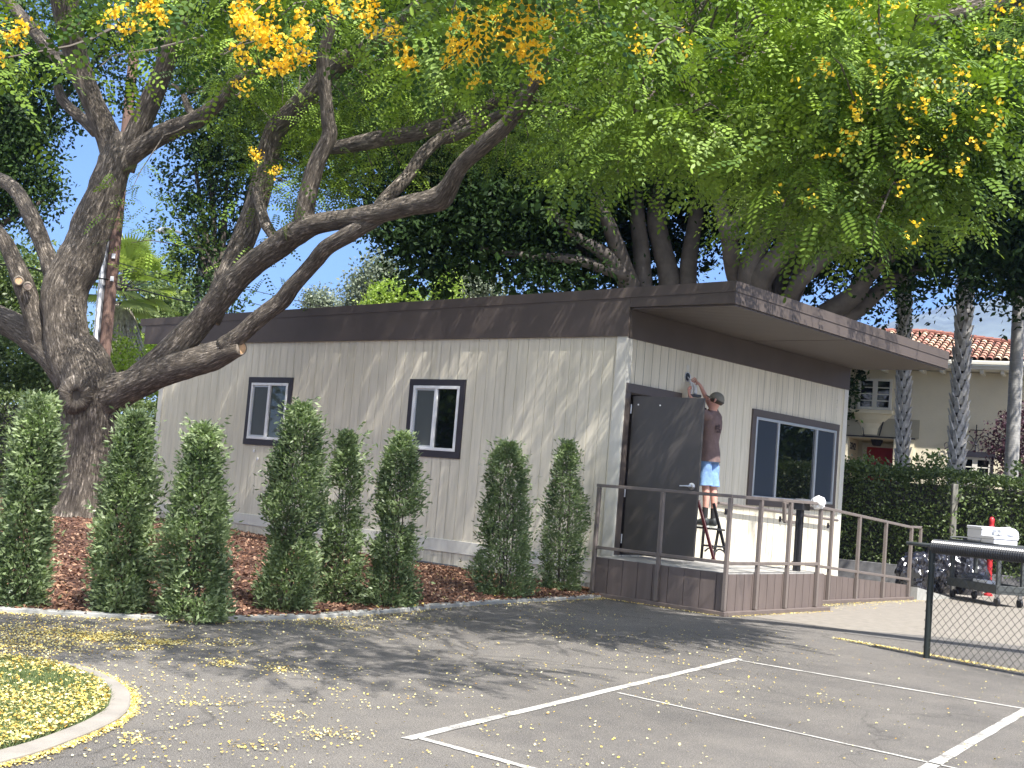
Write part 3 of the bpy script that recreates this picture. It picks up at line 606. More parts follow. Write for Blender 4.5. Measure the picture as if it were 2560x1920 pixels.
b = MB(); b.bar((xr, 6.96, 1.338), (xr, 7.37, 1.338), .05, .045, bev=.005); b.bar((xr, 7.345, 1.36), (xr, 7.345, 1.0), .05, .05, (0, 1, 0), .005); b.bar((xr, 7.32, 1.02), (xr, 6.96, 1.02), .05, .045, bev=.005); b.build('rail_return', 'rail_paint', deck)
# return loop at the head of the ramp rail, inside the deck
q0, q1, q2 = atx(1961, 1256, 1.5), atx(1961, 1304, 1.5), atx(1990, 1306, 1.5)
b = MB(); b.bar(q0, q1, .05, .055, (0, 1, 0), .005); b.bar(q1, (q2[0], q2[1], q1[2]), .045, .045, bev=.005); b.bar(q0, (q0[0], DKY1+.15, q0[2]), .045, .045, bev=.004); b.build('rail_return', 'rail_paint', deck)
hr = thing('wall_handrail', 'sloping brown handrail fixed to beige wall under the wide front window', 'handrail', (.05, 5.1, 1.4))
def hz(y): return 1.475-(y-3.32)*.0366
MB().tube([(.06, 2.75, hz(2.75)), (.06, 7.16, hz(7.16)), ], .026, 10).build('rail', 'rail_paint', hr, smooth=True)
for y in (3.2, 5.1, 7.0):
    b = MB(); b.tube(spline([(.06, y, hz(y)-.03), (.05, y-.02, hz(y)-.09), (.0, y-.03, hz(y)-.12), (-.04, y-.03, hz(y)-.12)], 3), .009, 6); b.box((-.048, y-.06, hz(y)-.17), (-.03, y, hz(y)-.07)); b.build('bracket', 'trim_dark', hr)
# pedestal and the white bag on the rail
pp = atz(1991, 1427, .585)
pd = thing('pedestal_stand', 'slim black pedestal post with flat grey top standing on the deck', 'stand', (pp[0], pp[1], DKZ))
b = MB(); b.box((pp[0]-.05, pp[1]-.04, DKZ), (pp[0]-.005, pp[1]+.04, 1.60), .006); b.box((pp[0]+.005, pp[1]-.04, DKZ), (pp[0]+.05, pp[1]+.04, 1.60), .006); b.box((pp[0]-.03, pp[1]-.03, DKZ), (pp[0]+.03, pp[1]+.03, 1.58)); b.build('post', 'black_plastic', pd)
b = MB(); b.box((pp[0]-.08, pp[1]-.07, 1.50), (pp[0]+.08, pp[1]+.16, 1.61), .01); b.build('collar', 'black_plastic', pd)
b = MB(); b.lathe((pp[0], pp[1]+.07, 1.61), [(.0, .0), (.14, .0), (.155, .02), (.15, .045), (.10, .06), (.0, .065)], 20); b.build('top_plate', 'grey_plastic', pd, smooth=True)
def crumple(c, rad, sub, amp, sc_, name, mat, seed=0, parent=None, flat=0.0, **tg):
    bm = bmesh.new(); bmesh.ops.create_icosphere(bm, subdivisions=sub, radius=1.0)
    c = np.array(c, float); rad = np.array(rad, float)
    for v_ in bm.verts:
        q = v_.co.normalized(); k = 1+amp*mn.noise(q*sc_+Vector((seed, 0, 0)))+amp*.6*abs(mn.noise(q*sc_*2.3+Vector((0, seed, 0))))-amp*.4*abs(mn.noise(q*sc_*5+Vector((0, 0, seed))))
        p = np.array(q)*rad*k
        if p[2] < -rad[2]*(1-flat): p[2] = -rad[2]*(1-flat)
        v_.co = Vector(p)
    mb = MB(); vs = [c+np.array(v_.co) for v_ in bm.verts]; mb.add(vs, [tuple(v_.index for v_ in f.verts) for f in bm.faces]); bm.free()
    return mb.build(name, mat, parent, org=(c[0], c[1], c[2]-rad[2]), **tg)
bgp = np.array([xe-.02, 2.02, 1.63])
crumple(bgp, (.10, .12, .10), 3, .35, 2.5, 'plastic_bag', 'white_plastic', 3, label='crumpled white plastic bag hooked over the deck railing corner', cat='bag')
# ------------------------------------------------------------------ stepladder
def lad():
    zd = DKZ
    Fr = [atz(1787, 1407, zd), atz(1826, 1407, zd)]                        # front feet (near, far)
    Fr[1] = Fr[0]*.15+Fr[1]*.85
    Tp = [aty(1745, 1251, Fr[0][1]+.10), aty(1784, 1258, Fr[1][1]-.12)]
    R0 = atz(1753, 1399, zd); Rr = [R0, R0+(Fr[1]-Fr[0])*.92]
    t = thing('step_ladder', 'small black folding step ladder under the man\'s feet on the deck', 'ladder', (*((Fr[0]+Fr[1])/2)[:2], zd))
    for a, c in zip(Fr, Tp): MB().bar(a, c, .025, .05, (1, 0, .4), .004).build('side_rail', 'red_rail' if a is Fr[0] else 'black_metal', t)
    for i, (a, c) in enumerate(zip(Rr, Tp)):
        m_ = Fr[i]+(Tp[i]-Fr[i])*.62; MB().bar(a, m_, .022, .045, (1, 0, .4), .004).build('rear_leg', 'black_metal', t)
    for k, (h, dp) in enumerate(((.24, .20), (.505, .30))):
        s0 = Fr[0]+(Tp[0]-Fr[0])*(h/(Tp[0][2]-zd)); s1 = Fr[1]+(Tp[1]-Fr[1])*(h/(Tp[0][2]-zd)); c = (s0+s1)/2+np.array([-dp*.25, 0, 0])
        yv = s1-s0; b = MB(); b.obox((c[0], c[1], zd+h+.005), (1, .15, 0), yv, (0, 0, 1), (dp, np.linalg.norm(yv)*1.04, .03), .006); b.build('step', 'black_plastic', t)
    b = MB(); s0 = Fr[0]+(Tp[0]-Fr[0])*.14; s1 = Fr[1]+(Tp[1]-Fr[1])*.14
    arc = [s0+(s1-s0)*k/8+np.array([0, 0, .075*math.sin(math.pi*k/8)]) for k in range(9)]; b.tube(arc, .014, 6); b.build('brace', 'black_metal', t)
    b = MB(); s0, s1 = Rr[0]+np.array([.05, .01, .14]), Rr[1]+np.array([.05, .01, .14]); b.tube([s0+(s1-s0)*k/8+np.array([0, 0, .06*math.sin(math.pi*k/8)]) for k in range(9)], .014, 6); b.build('brace', 'black_metal', t)
    for a in Fr+Rr: MB().obox(a+np.array([0, 0, .012]), (1, 0, 0), (0, 1, 0), (0, 0, 1), (.06, .05, .024), .005).build('foot', 'black_plastic', t)
lad()

# ------------------------------------------------------------------ the man on the ladder
def skin_mesh(nodes, edges, root, sub=2):
    me = bpy.data.meshes.new('t'); me.from_pydata([n_[0] for n_ in nodes], edges, []); o = bpy.data.objects.new('t', me); COL.objects.link(o)
    md = o.modifiers.new('s', 'SKIN'); md.use_smooth_shade = True; md.branch_smoothing = 0.6
    for i, n_ in enumerate(nodes):
        r = n_[1]; me.skin_vertices[0].data[i].radius = (r, r) if not hasattr(r, '__len__') else r
        me.skin_vertices[0].data[i].use_root = (i == root)
    sb = o.modifiers.new('b', 'SUBSURF'); sb.levels = sub; sb.render_levels = sub
    dg = bpy.context.evaluated_depsgraph_get(); ev = o.evaluated_get(dg); m2 = bpy.data.meshes.new_from_object(ev)
    vs = [tuple(v_.co) for v_ in m2.vertices]; fs = [tuple(p.vertices) for p in m2.polygons]
    bpy.data.objects.remove(o); bpy.data.meshes.remove(me); bpy.data.meshes.remove(m2); return vs, fs
def man():
    A = lambda px, py, y: tuple(aty(px, py, y))
    FZ = 1.10
    # joints found on the photograph, each at its own distance; he faces the wall, turned a little to the door
    Y0 = 1.86; Y1 = 2.05; YC = 1.95
    an_l, an_r = np.array(A(1763, 1282, Y0)), np.array(A(1784, 1285, Y1))
    ft_l, ft_r = an_l*[1, 1, 0]+[0, 0, FZ], an_r*[1, 1, 0]+[0, 0, FZ]
    kn_l, kn_r = np.array(A(1764, 1224, Y0)), np.array(A(1783, 1227, Y1))
    hp_l, hp_r = np.array(A(1764, 1150, Y0)), np.array(A(1781, 1152, Y1))
    pel = np.array(A(1773, 1138, YC)); wst = np.array(A(1774, 1105, YC)); ch = np.array(A(1779, 1070, YC)); nb = np.array(A(1780, 1040, YC)); nk = np.array(A(1781, 1026, YC))
    hd = np.array(A(1789, 1001, YC-.01))
    sh_r = np.array(A(1793, 1046, 2.17)); sh_l = np.array(A(1766, 1040, 1.74))
    el_l = np.array(A(1748, 1018, 1.60)); wr_l = np.array(A(1724, 990, 1.55))
    el_r = np.array(A(1768, 1000, 2.02)); wr_r = np.array(A(1749, 960, 1.80))
    t = thing('person', 'man in brown t-shirt, blue shorts and olive cap reaching up the wall from a ladder', 'person', (pel[0], pel[1], FZ))
    N = []; E = []
    def nd(p, r): N.append((tuple(p), r)); return len(N)-1
    def ln(*ids): E.extend(zip(ids[:-1], ids[1:]))
    P0 = nd(pel, (.135, .10)); W0 = nd(wst, (.125, .095)); C0 = nd(ch, (.15, .11)); B0 = nd(nb, (.10, .08)); K0 = nd(nk, .062)
    ln(P0, W0, C0, B0, K0)
    hb_ = nd(hd+np.array([-.01, 0, -.05]), (.085, .10)); hc = nd(hd+np.array([0, 0, .02]), (.10, .118)); ht = nd(hd+np.array([.02, 0, .10]), (.08, .09)); ln(K0, hb_, hc, ht)
    for hp, kn, an, ft in ((hp_l, kn_l, an_l, ft_l), (hp_r, kn_r, an_r, ft_r)):
        a = nd(hp, .092); a2 = nd((hp*.5+kn*.5), .082); c = nd(kn, .060); d = nd(kn*.68+an*.32+np.array([.015, 0, 0]), .062); e = nd(an, .038); ln(P0, a, a2, c, d, e)
        heel = nd((an[0]+.02, an[1], FZ+.06), .036); toe = nd((an[0]-.17, an[1]-.01, FZ+.035), .030); ln(e, heel, toe)
    def arm(sh, el, wr, rsh):
        a = nd(sh, .058); m_ = nd(sh*.5+el*.5, .050); c = nd(el, .042); d = nd(el*.6+wr*.4, .040); e = nd(wr, .026); ln(B0, a, m_, c, d, e); return e
    ar = arm(sh_r, el_r, wr_r, 0); al = arm(sh_l, el_l, wr_l, 0)
    def hand(e, wr, fwd, side, curl, k=1.14):
        fwd = fwd/np.linalg.norm(fwd); side = side-fwd*(side@fwd); side /= np.linalg.norm(side); nrm = np.cross(fwd, side)
        pc = nd(wr+fwd*.045*k, (.030, .022)); pe = nd(wr+fwd*.085*k, (.034, .018)); ln(e, pc, pe)
        for i, (off, L) in enumerate(((-.030, .060), (-.011, .072), (.010, .066), (.029, .052))):
            b0 = wr+fwd*.092*k+side*off*k; b1 = b0+(fwd*math.cos(curl*.6)-nrm*math.sin(curl*.6))*L*.5*k; b2 = b1+(fwd*math.cos(curl*1.5)-nrm*math.sin(curl*1.5))*L*.5*k
            f0, f1, f2 = nd(b0, .010), nd(b1, .0095), nd(b2, .008); ln(pe, f0, f1, f2)
        t0 = wr+fwd*.04*k-side*.028*k; t1 = t0+(fwd*.55-side*.65-nrm*.3)*.045*k; t2 = t1+(fwd*.8-side*.1-nrm*.5)*.038*k
        f0, f1, f2 = nd(t0, .013), nd(t1, .011), nd(t2, .009); ln(pc, f0, f1, f2)
        return wr+fwd*.15*k-nrm*.05
    tipR = hand(ar, wr_r, np.array([-.75, .10, .42]), np.array([0.1, .2, .9]), .9)
    tipL = hand(al, wr_l, np.array([-.25, .12, .8]), np.array([-.2, .9, 0.1]), .8)
    vs, fs = skin_mesh(N, E, P0, 2)
    MB().add(vs, fs).build('body', 'skin', t, smooth='all')
    # face: nose, brow, ears, eyes, mouth; the face looks up at the wall
    fd = np.array([-.86, -.38, .34]); fd /= np.linalg.norm(fd); sd = np.cross([0, 0, 1], fd); sd /= np.linalg.norm(sd); uf = np.cross(fd, sd)
    Hc = hd
    b = MB(); b.tube([Hc+fd*.105+uf*.03, Hc+fd*.135-uf*.005, Hc+fd*.115-uf*.022], [.010, .018, .014], 8); b.build('nose', 'skin', t, smooth='all')
    for s_ in (-1, 1):
        b = MB(); c = Hc+sd*s_*.098-fd*.005; b.tube([c+uf*.03, c+sd*s_*.018+uf*.01-fd*.01, c-uf*.035], [.012, .018, .010], 8); b.build('ear', 'skin', t, smooth='all')
        b = MB(); c = Hc+sd*s_*.038+fd*.098+uf*.022; b.lathe(c, [(.0, .012), (.012, .008), (.014, 0)], 8, fd); b.build('eye', 'hair', t)
    b = MB(); b.tube([Hc+fd*.105-uf*.05-sd*.025, Hc+fd*.112-uf*.052, Hc+fd*.105-uf*.05+sd*.025], [.005, .007, .005], 6); b.build('mouth', 'red_rail', t)
    # hair band under the cap
    b = MB(); rings = []
    def ell(c, rx_, ry_, ax, ay, n=20): return [c+ax*math.cos(2*math.pi*k/n)*rx_+ay*math.sin(2*math.pi*k/n)*ry_ for k in range(n)]
    def loft(rs, caps=(True, True)):
        n = len(rs[0]); vs = [p for r in rs for p in r]; fs = [(i*n+k, i*n+(k+1) % n, (i+1)*n+(k+1) % n, (i+1)*n+k) for i in range(len(rs)-1) for k in range(n)]
        if caps[0]: fs.append(tuple(range(n)))
        if caps[1]: fs.append(tuple((len(rs)-1)*n+k for k in range(n)))
        return vs, fs
    hr_ = [ell(Hc-fd*.02+uf*z_, .112*k_, .103*k_, fd, sd) for z_, k_ in ((-.045, .86), (-.02, 1.0), (.02, 1.03), (.04, 1.0))]
    b.add(*loft(hr_)); b.build('hair', 'hair', t, smooth='all')
    # cap: dome, band and peak
    rs = [ell(Hc-fd*.012+uf*(.012+.13*math.sin(a_)), .128*math.cos(a_)+.002, .116*math.cos(a_)+.002, fd, sd, 24) for a_ in np.linspace(0, 1.5, 9)]
    b = MB(); b.add(*loft(rs)); cap = b.build('cap', 'cap_cloth', t, smooth='all')
    b = MB(); pk = []
    for k in range(11):
        a_ = -1.15+2.3*k/10; pk.append((Hc-fd*.012+uf*.016+fd*math.cos(a_)*.118+sd*math.sin(a_)*.108, Hc-fd*.012+uf*(.020-.02*abs(math.sin(a_)))+fd*(math.cos(a_)*.118+.085*math.cos(a_*1.2))+sd*math.sin(a_)*.112))
    vs = [p for a_, c_ in pk for p in (a_, c_)]+[p+uf*.007 for a_, c_ in pk for p in (a_, c_)]; n = 22
    fs = []
    for k in range(10): i = 2*k; fs += [(i, i+1, i+3, i+2), (n+i, n+i+2, n+i+3, n+i+1), (i+1, n+i+1, n+i+3, i+3), (i, i+2, n+i+2, n+i)]
    b.add(vs, fs); b.build('peak', 'cap_cloth', cap, smooth=True)
    b = MB(); b.add(*loft([ell(Hc-fd*.014+uf*z_, .131, .119, fd, sd, 24) for z_ in (-.004, .016)], (False, False))); b.build('strap', 'cap_dark', cap, smooth='all')
    # t-shirt: torso and sleeves
    X_ = np.array([1.0, 0, 0]); Y_ = np.array([0, 1.0, 0])
    def ring(c, rx_, ry_, n=28, wr_=.0, sd_=0):
        out = []
        for k in range(n):
            th = 2*math.pi*k/n; q = 1+wr_*mn.noise(Vector((math.cos(th)*2, math.sin(th)*2, sd_)))
            out.append(np.array(c)+X_*math.cos(th)*rx_*q+Y_*math.sin(th)*ry_*q)
        return out
    hem = pel+np.array([.0, 0, -.02]); mid = (sh_l+sh_r)/2
    rs = [ring(hem-np.array([0, 0, .085]), .172, .226, wr_=.05, sd_=0), ring(hem+np.array([0, 0, .05]), .156, .205, wr_=.08, sd_=.5), ring(wst, .130, .175, wr_=.10, sd_=1), ring(wst*.5+ch*.5, .140, .185, wr_=.12, sd_=2),
          ring(ch, .150, .205, wr_=.06, sd_=3), ring(ch*.45+nb*.55, .150, .225, wr_=.05, sd_=4), ring(nb*.9+mid*.1+np.array([0, 0, .0]), .125, .215, wr_=.03, sd_=5), ring(nb*.5+nk*.5, .085, .12), ring(nk+np.array([.0, 0, -.005]), .068, .072)]
    b = MB(); b.add(*loft(rs, (False, False)))
    for sh, el in ((sh_l, el_l), (sh_r, el_r)):
        e2 = sh*.42+el*.58; d0 = sh+(nb-sh)*.45
        b.tube(spline([d0-np.array([0, 0, .02]), sh, e2], 4), [.088]*3+[.082]*3+[.078]*2+[.080], 14, False, .08, 9, 2)
    shirt = b.build('t_shirt', 'shirt', t, smooth='all')
    b = MB()
    for k in range(26):
        th = -.35+rng.random()*1.0; zz = rng.random(); c = ch*(1-zz*.55)+wst*(zz*.55)+np.array([0, 0, .05]); rx_, ry_ = .158, .212
        p = c+X_*math.cos(th)*rx_+Y_*math.sin(th)*ry_*.9-Y_*.03; b.obox(p, Y_, (0, 0, 1), X_, (.02+.03*rng.random(), .012+.02*rng.random(), .004))
    b.build('back_print', 'shirt_print', shirt)
    # shorts
    b = MB(); rs = [ring(pel+np.array([0, 0, .05]), .145, .195), ring(pel-np.array([0, 0, .02]), .150, .205, wr_=.03, sd_=1), ring(pel*.4+(hp_l+hp_r)*.3-np.array([0, 0, .07]), .150, .205, wr_=.08, sd_=2)]
    b.add(*loft(rs, (False, False)))
    for i, (hp, kn) in enumerate(((hp_l, kn_l), (hp_r, kn_r))):
        k2 = hp*.06+kn*.94+np.array([0, 0, .035]); pts = [hp+np.array([0, 0, -.02]), hp*.7+k2*.3, hp*.3+k2*.7, k2]
        b.tube(spline(pts, 4), [.105]*4+[.108]*4+[.104]*4+[.106], 18, False, .16, 7, i*3.1)
    b.build('shorts', 'denim', t, smooth='all')
    for i, (an, kn) in enumerate(((an_l, kn_l), (an_r, kn_r))):
        b = MB(); b.tube([an+(kn-an)*.24, an+(kn-an)*.1, np.array([an[0], an[1], FZ+.10])], [.048, .048, .044], 12, False); b.build('sock', 'sock', t, smooth='all')
        sh = MB(); c = np.array([an[0]-.055, an[1]-.006*i, FZ])
        prof = [(-.16, .030, .05), (-.12, .046, .075), (-.05, .050, .095), (.02, .046, .13), (.07, .044, .145), (.105, .034, .12)]
        rs = []
        for dx, hw, hh in prof:
            r_ = []
            for k in range(14):
                th = 2*math.pi*k/14; r_.append(np.array([c[0]+dx*1.12, c[1]+math.cos(th)*hw*1.1, c[2]+.022+max(0, (math.sin(th)+1)/2)*hh]))
            rs.append(r_)
        sh.add(*loft(rs)); s_ = sh.build('shoe', 'shoe', t, smooth='all')
        so_ = MB(); ol = [np.array([c[0]+dx*1.14, c[1]+hw*1.16, FZ]) for dx, hw, hh in prof]+[np.array([c[0]+dx*1.14, c[1]-hw*1.16, FZ]) for dx, hw, hh in reversed(prof)]
        so_.prism(ol, (0, 0, .026)); so_.build('sole', 'sole', s_)
    # screwdriver in the raised left hand
    sd0 = tipL; sv = thing('light_fitting', 'black wall light being held up between the man\'s hands above the door', 'light fitting', tuple(aty(1734, 990, 1.66)))
    c = aty(1737, 990, 1.66); b = MB(); b.obox(c, (.6, .75, .02), (.5, -.4, 0), (0, 0, 1), (.19, .12, .045), .006); b.build('housing', 'black_plastic', sv)
    b = MB(); b.tube(spline([c+np.array([0, 0, .03]), c+np.array([-.05, .06, .16]), np.array([.01, 1.69, 3.42])], 5), [.035]*3+[.030]*3+[.024]*4+[.016], 8); b.build('shade', 'cord_white', sv, smooth='all')
man()
# ------------------------------------------------------------------ shadow planning for the crowns: leaves are thinned where the ground or wall is in sun
def inpoly(x, y, poly):
    x, y = np.asarray(x), np.asarray(y); r = np.zeros(x.shape, bool); n = len(poly); j = n-1
    for i in range(n):
        xi, yi = poly[i]; xj, yj = poly[j]
        c = ((yi > y) != (yj > y)) & (x < (xj-xi)*(y-yi)/(yj-yi+1e-12)+xi); r ^= c; j = i
    return r
SX, SY, SZ = SUN.x/SUN.z, SUN.y/SUN.z, 1.0
def world_poly(pts): return [tuple(atz(px, py)[:2]) for px, py in pts]
SHADE1 = world_poly([(930, 1525), (1250, 1492), (1535, 1488), (1600, 1515), (1840, 1560), (1900, 1600), (1790, 1598), (1700, 1615), (1560, 1600), (1450, 1612), (1330, 1575), (1230, 1580), (1080, 1560)])
SHADE2 = world_poly([(430, 1560), (700, 1550), (1010, 1560), (1150, 1620), (1230, 1660), (1090, 1700), (900, 1690), (760, 1700), (620, 1660), (480, 1640), (300, 1600)])
SHADE3 = world_poly([(-700, 1545), (500, 1540), (960, 1535), (700, 1570), (420, 1600), (150, 1620), (-700, 1625)])
STREAK = [-0.9, -2.2, -3.6, -5.5, -7.4, -9.6, -12.0]
def sunlit_target(P):
    x, y, z = P.T; gx, gy = x-SX*z, y-SY*z; tf = (x-1.82)/SX; fy, fz = y-SY*tf, z-tf
    tw = (0-y)/(-SY); xw = x-SX*tw; zw = z-tw; onwall = (y < 0) & (xw > -12.5) & (xw < 1.85) & (zw > 0.0) & (zw < 4.45)
    td = (x-2.26)/SX; dy, dz = y-SY*td, z-td
    a = (td > 0) & (dz > 0) & (dz < 1.6) & (dy > -.3) & (dy < 8)
    c = (tf > 0) & (fz > 4.30) & (fz < 4.8) & (fy > 1.6) & (fy < 7.9) & ((fy < 3.5) | (fy > 4.7))
    t0 = (x+.05)/SX; wy, wz = y-SY*t0, z-t0; e = (t0 > 0) & (wz > 0) & (wz < 1.5) & (wy > 1.5) & (wy < 7.5)
    return (a | c | e) & ~onwall
def spares(P):
    bad = np.zeros(len(P), bool)
    for o in ((0, 0, 0), (.5, 0, 0), (-.5, 0, 0), (0, .5, 0), (0, -.5, 0), (0, 0, .4), (0, 0, -.4)): bad |= sunlit_target(P+np.array(o))
    return ~bad | (rng.random(len(P)) < .03)
def keep_prob(P):
    """chance that a leaf cluster at P stays, judged by where its shadow falls"""
    x, y, z = P.T
    k = np.full(len(P), 1.0)
    tw = (0-y)/(-SY); xw = x-SX*tw; zw = z-tw
    onwall = (y < 0) & (xw > -12.5) & (xw < 1.85) & (zw > 0.0) & (zw < 4.45)
    gx, gy = x-SX*z, y-SY*z
    tr = z-4.6; rx_, ry_ = x-SX*tr, y-SY*tr
    onroof = (tr > 0) & (rx_ > -13.4) & (rx_ < 1.85) & (ry_ > -.1) & (ry_ < 7.85)
    pr = proj(np.stack([gx, gy, np.zeros_like(gx)], 1)); px, py = pr[:, 0], pr[:, 1]
    # ground rule
    g = np.full(len(P), .008)
    g[inpoly(gx, gy, SHADE1)] = .97
    s2 = inpoly(gx, gy, SHADE2); nz = np.array([mn.noise(Vector((a*1.5, b*1.5, 2))) for a, b in zip(gx[s2], gy[s2])]) if s2.any() else []
    g[s2] = np.where(np.array(nz) > -.12, .95, .1)
    g[inpoly(gx, gy, SHADE3)] = .8
    mulch_ = (gy < 0) & (gx < .8) & (py < 1545); g[mulch_] = .5
    g[(py > 1960) | (px < -250)] = .9
    g[gx < -13] = 1; g[(px > 2900)] = .8
    k = g
    fr = (gx < 2.3) & (gy > -.5) & (gy < 8.2) & ~onwall & ~onroof & (gx > -13); k[fr] = .015
    q = xw-zw*SX
    sd = np.min(np.abs(q[:, None]-np.array(STREAK)[None]), 1); wd = .10
    k[onwall] = np.where(sd[onwall] < .40, .0, 1.0)
    k[onroof & ~onwall] = 1.0
    tf = (x-1.82)/SX; fy, fz = y-SY*tf, z-tf
    fas = (tf > 0) & (fz > 4.30) & (fz < 4.8) & (fy > 2.2) & (fy < 7.9)
    k[fas] = np.where((fy[fas] > 3.6) & (fy[fas] < 4.6), .45, .0)
    return k

# ------------------------------------------------------------------ the big flowering tree on the left
TD = 22.83
tb = atD(192, 1290, TD); tb[2] = 0.0
tree1 = thing('flowering_tree', 'large multi limbed tree with thick furrowed trunk and yellow blossom left of the classroom', 'tree', tb)
def L(*pts):  # (px, py, r_px, D)
    return [(atD(px, py, D), r*D/F_PX) for px, py, r, D in pts]
limbs = []
def limb(pts, k=5, n=20, rough=.10):
    Q = L(*pts); P = spline([q[0] for q in Q], k); R = []
    for i in range(len(Q)-1):
        for j in range(k): t = j/k; R.append(Q[i][1]*(1-t)+Q[i+1][1]*t)
    R.append(Q[-1][1]); limbs.append((P, R)); trunk.tube(P, R, n, True, rough, 2.2, len(limbs)*7.7); return P, R
trunk = MB()
limb([(188, 1325, 100, TD), (192, 1290, 80, TD), (200, 1245, 65, TD), (208, 1180, 60, TD), (216, 1110, 61, TD), (222, 1050, 66, TD), (226, 1000, 74, TD), (220, 955, 76, TD), (205, 905, 66, TD), (185, 860, 50, TD)], 5, 28, .12)
limb([(200, 960, 62, TD), (172, 870, 56, TD), (160, 790, 54, TD), (163, 725, 58, TD), (190, 665, 56, TD), (212, 620, 51, TD), (232, 560, 48, TD), (255, 500, 46, TD), (274, 450, 44, TD), (288, 405, 44, TD), (298, 360, 36, TD), (300, 335, 26, TD)], 5, 24, .10)
limb([(292, 410, 36, TD), (272, 345, 31, TD), (232, 255, 28, TD-.2), (198, 170, 29, TD-.4), (177, 85, 31, TD-.7), (160, 0, 35, TD-1), (150, -90, 30, TD-1.3)], rough=.08)
limb([(305, 420, 32, TD), (330, 360, 30, TD-.1), (367, 274, 27, TD-.3), (402, 190, 25, TD-.5), (438, 90, 22, TD-.8), (458, 20, 20, TD-1), (470, -60, 16, TD-1.2)], rough=.08)
limb([(310, 405, 26, TD), (350, 371, 26, TD-.2), (422, 327, 25, TD-.5), (490, 300, 23, TD-.9), (548, 255, 16, TD-1.3), (590, 200, 11, TD-1.6), (640, 180, 8, TD-1.8), (700, 168, 5, TD-2)], rough=.08, n=14)
limb([(490, 300, 12, TD-.9), (468, 265, 9, TD-.7), (455, 230, 7, TD-.5), (430, 212, 5, TD-.4)], n=10)
limb([(240, 330, 16, TD+.2), (215, 305, 15, TD+.3), (180, 275, 14, TD+.4), (153, 245, 13, TD+.5), (145, 215, 11, TD+.5)], n=10)
limb([(190, 180, 18, TD+.1), (160, 158, 17, TD+.2), (120, 118, 17, TD+.4), (72, 62, 15, TD+.6), (20, 0, 13, TD+.9), (-60, -80, 10, TD+1.2)], n=12)
limb([(170, 735, 34, TD), (140, 690, 28, TD+.1), (122, 650, 22, TD+.1), (98, 588, 22, TD+.2), (72, 530, 20, TD+.3), (38, 475, 19, TD+.5), (0, 449, 17, TD+.7), (-90, 410, 14, TD+1)], n=16)
limb([(205, 950, 60, TD), (165, 905, 54, TD+.1), (120, 868, 44, TD+.2), (75, 838, 38, TD+.3), (30, 812, 35, TD+.5), (-10, 793, 33, TD+.7), (-110, 740, 28, TD+1)], n=20)
limb([(110, 865, 30, TD+.1), (92, 815, 26, TD), (76, 765, 26, TD-.1), (60, 712, 26, TD-.2), (44, 672, 24, TD-.2), (28, 638, 21, TD-.2), (10, 600, 18, TD-.2), (-25, 555, 15, TD-.2)], n=18)
# right hand limb and its forks
limb([(225, 1010, 60, TD), (275, 985, 52, TD-.1), (331, 962, 41, TD-.3), (400, 932, 38, TD-.6), (460, 912, 38, TD-.9), (525, 893, 36, TD-1.1), (575, 875, 28, TD-1.3), (602, 871, 19, TD-1.4)], 6, 26, .09)
limb([(340, 950, 34, TD-.3), (400, 905, 36, TD-.5), (450, 860, 36, TD-.7), (500, 805, 33, TD-.8), (542, 755, 33, TD-1), (590, 700, 33, TD-1.2), (640, 655, 31, TD-1.5), (700, 612, 32, TD-1.8), (745, 580, 33, TD-2.1), (790, 560, 25, TD-2.4), (860, 548, 25, TD-2.7), (935, 536, 26, TD-3.1), (1030, 512, 26, TD-3.5), (1098, 496, 31, TD-3.8), (1122, 468, 24, TD-4), (1155, 412, 21, TD-4.3), (1210, 360, 22, TD-4.7), (1265, 312, 20, TD-5), (1306, 258, 19, TD-5.3), (1336, 205, 17, TD-5.6), (1370, 140, 14, TD-5.9), (1390, 60, 11, TD-6.1)], 5, 20, .09)
limb([(520, 800, 32, TD-.6), (560, 715, 30, TD-.5), (595, 630, 30, TD-.4), (630, 545, 30, TD-.4), (655, 460, 29, TD-.4), (672, 375, 28, TD-.5), (690, 322, 28, TD-.6), (735, 275, 27, TD-.8), (775, 235, 26, TD-1), (842, 165, 25, TD-1.3), (900, 130, 24, TD-1.6), (970, 80, 20, TD-1.9), (1050, 10, 15, TD-2.2)], 5, 18, .09)
limb([(752, 590, 26, TD-2.1), (757, 555, 25, TD-2.2), (770, 490, 24, TD-2.3), (793, 405, 22, TD-2.4), (823, 340, 20, TD-2.5), (820, 300, 18, TD-2.6), (812, 215, 17, TD-2.8), (806, 150, 16, TD-3), (823, 80, 14, TD-3.2), (845, 0, 12, TD-3.4), (860, -80, 9, TD-3.6)], 5, 16, .11)
limb([(940, 540, 19, TD-3.1), (958, 505, 18, TD-3), (1019, 440, 17, TD-2.9), (1061, 382, 16, TD-2.8), (1112, 338, 14, TD-2.8), (1188, 288, 10, TD-2.7), (1280, 238, 7, TD-2.6), (1350, 190, 5, TD-2.5)], 5, 14)
limb([(800, 372, 10, TD-1.5), (840, 368, 17, TD-1.6), (890, 360, 21, TD-1.8), (955, 346, 22, TD-2.1), (1040, 333, 20, TD-2.4), (1124, 304, 15, TD-2.6), (1209, 268, 11, TD-2.7), (1260, 235, 8, TD-2.8)], 5, 14)
limb([(1095, 352, 11, TD-2.6), (1130, 344, 12, TD-2.8), (1180, 322, 13, TD-3.1), (1230, 295, 12, TD-3.4), (1300, 262, 8, TD-3.7)], 4, 12)
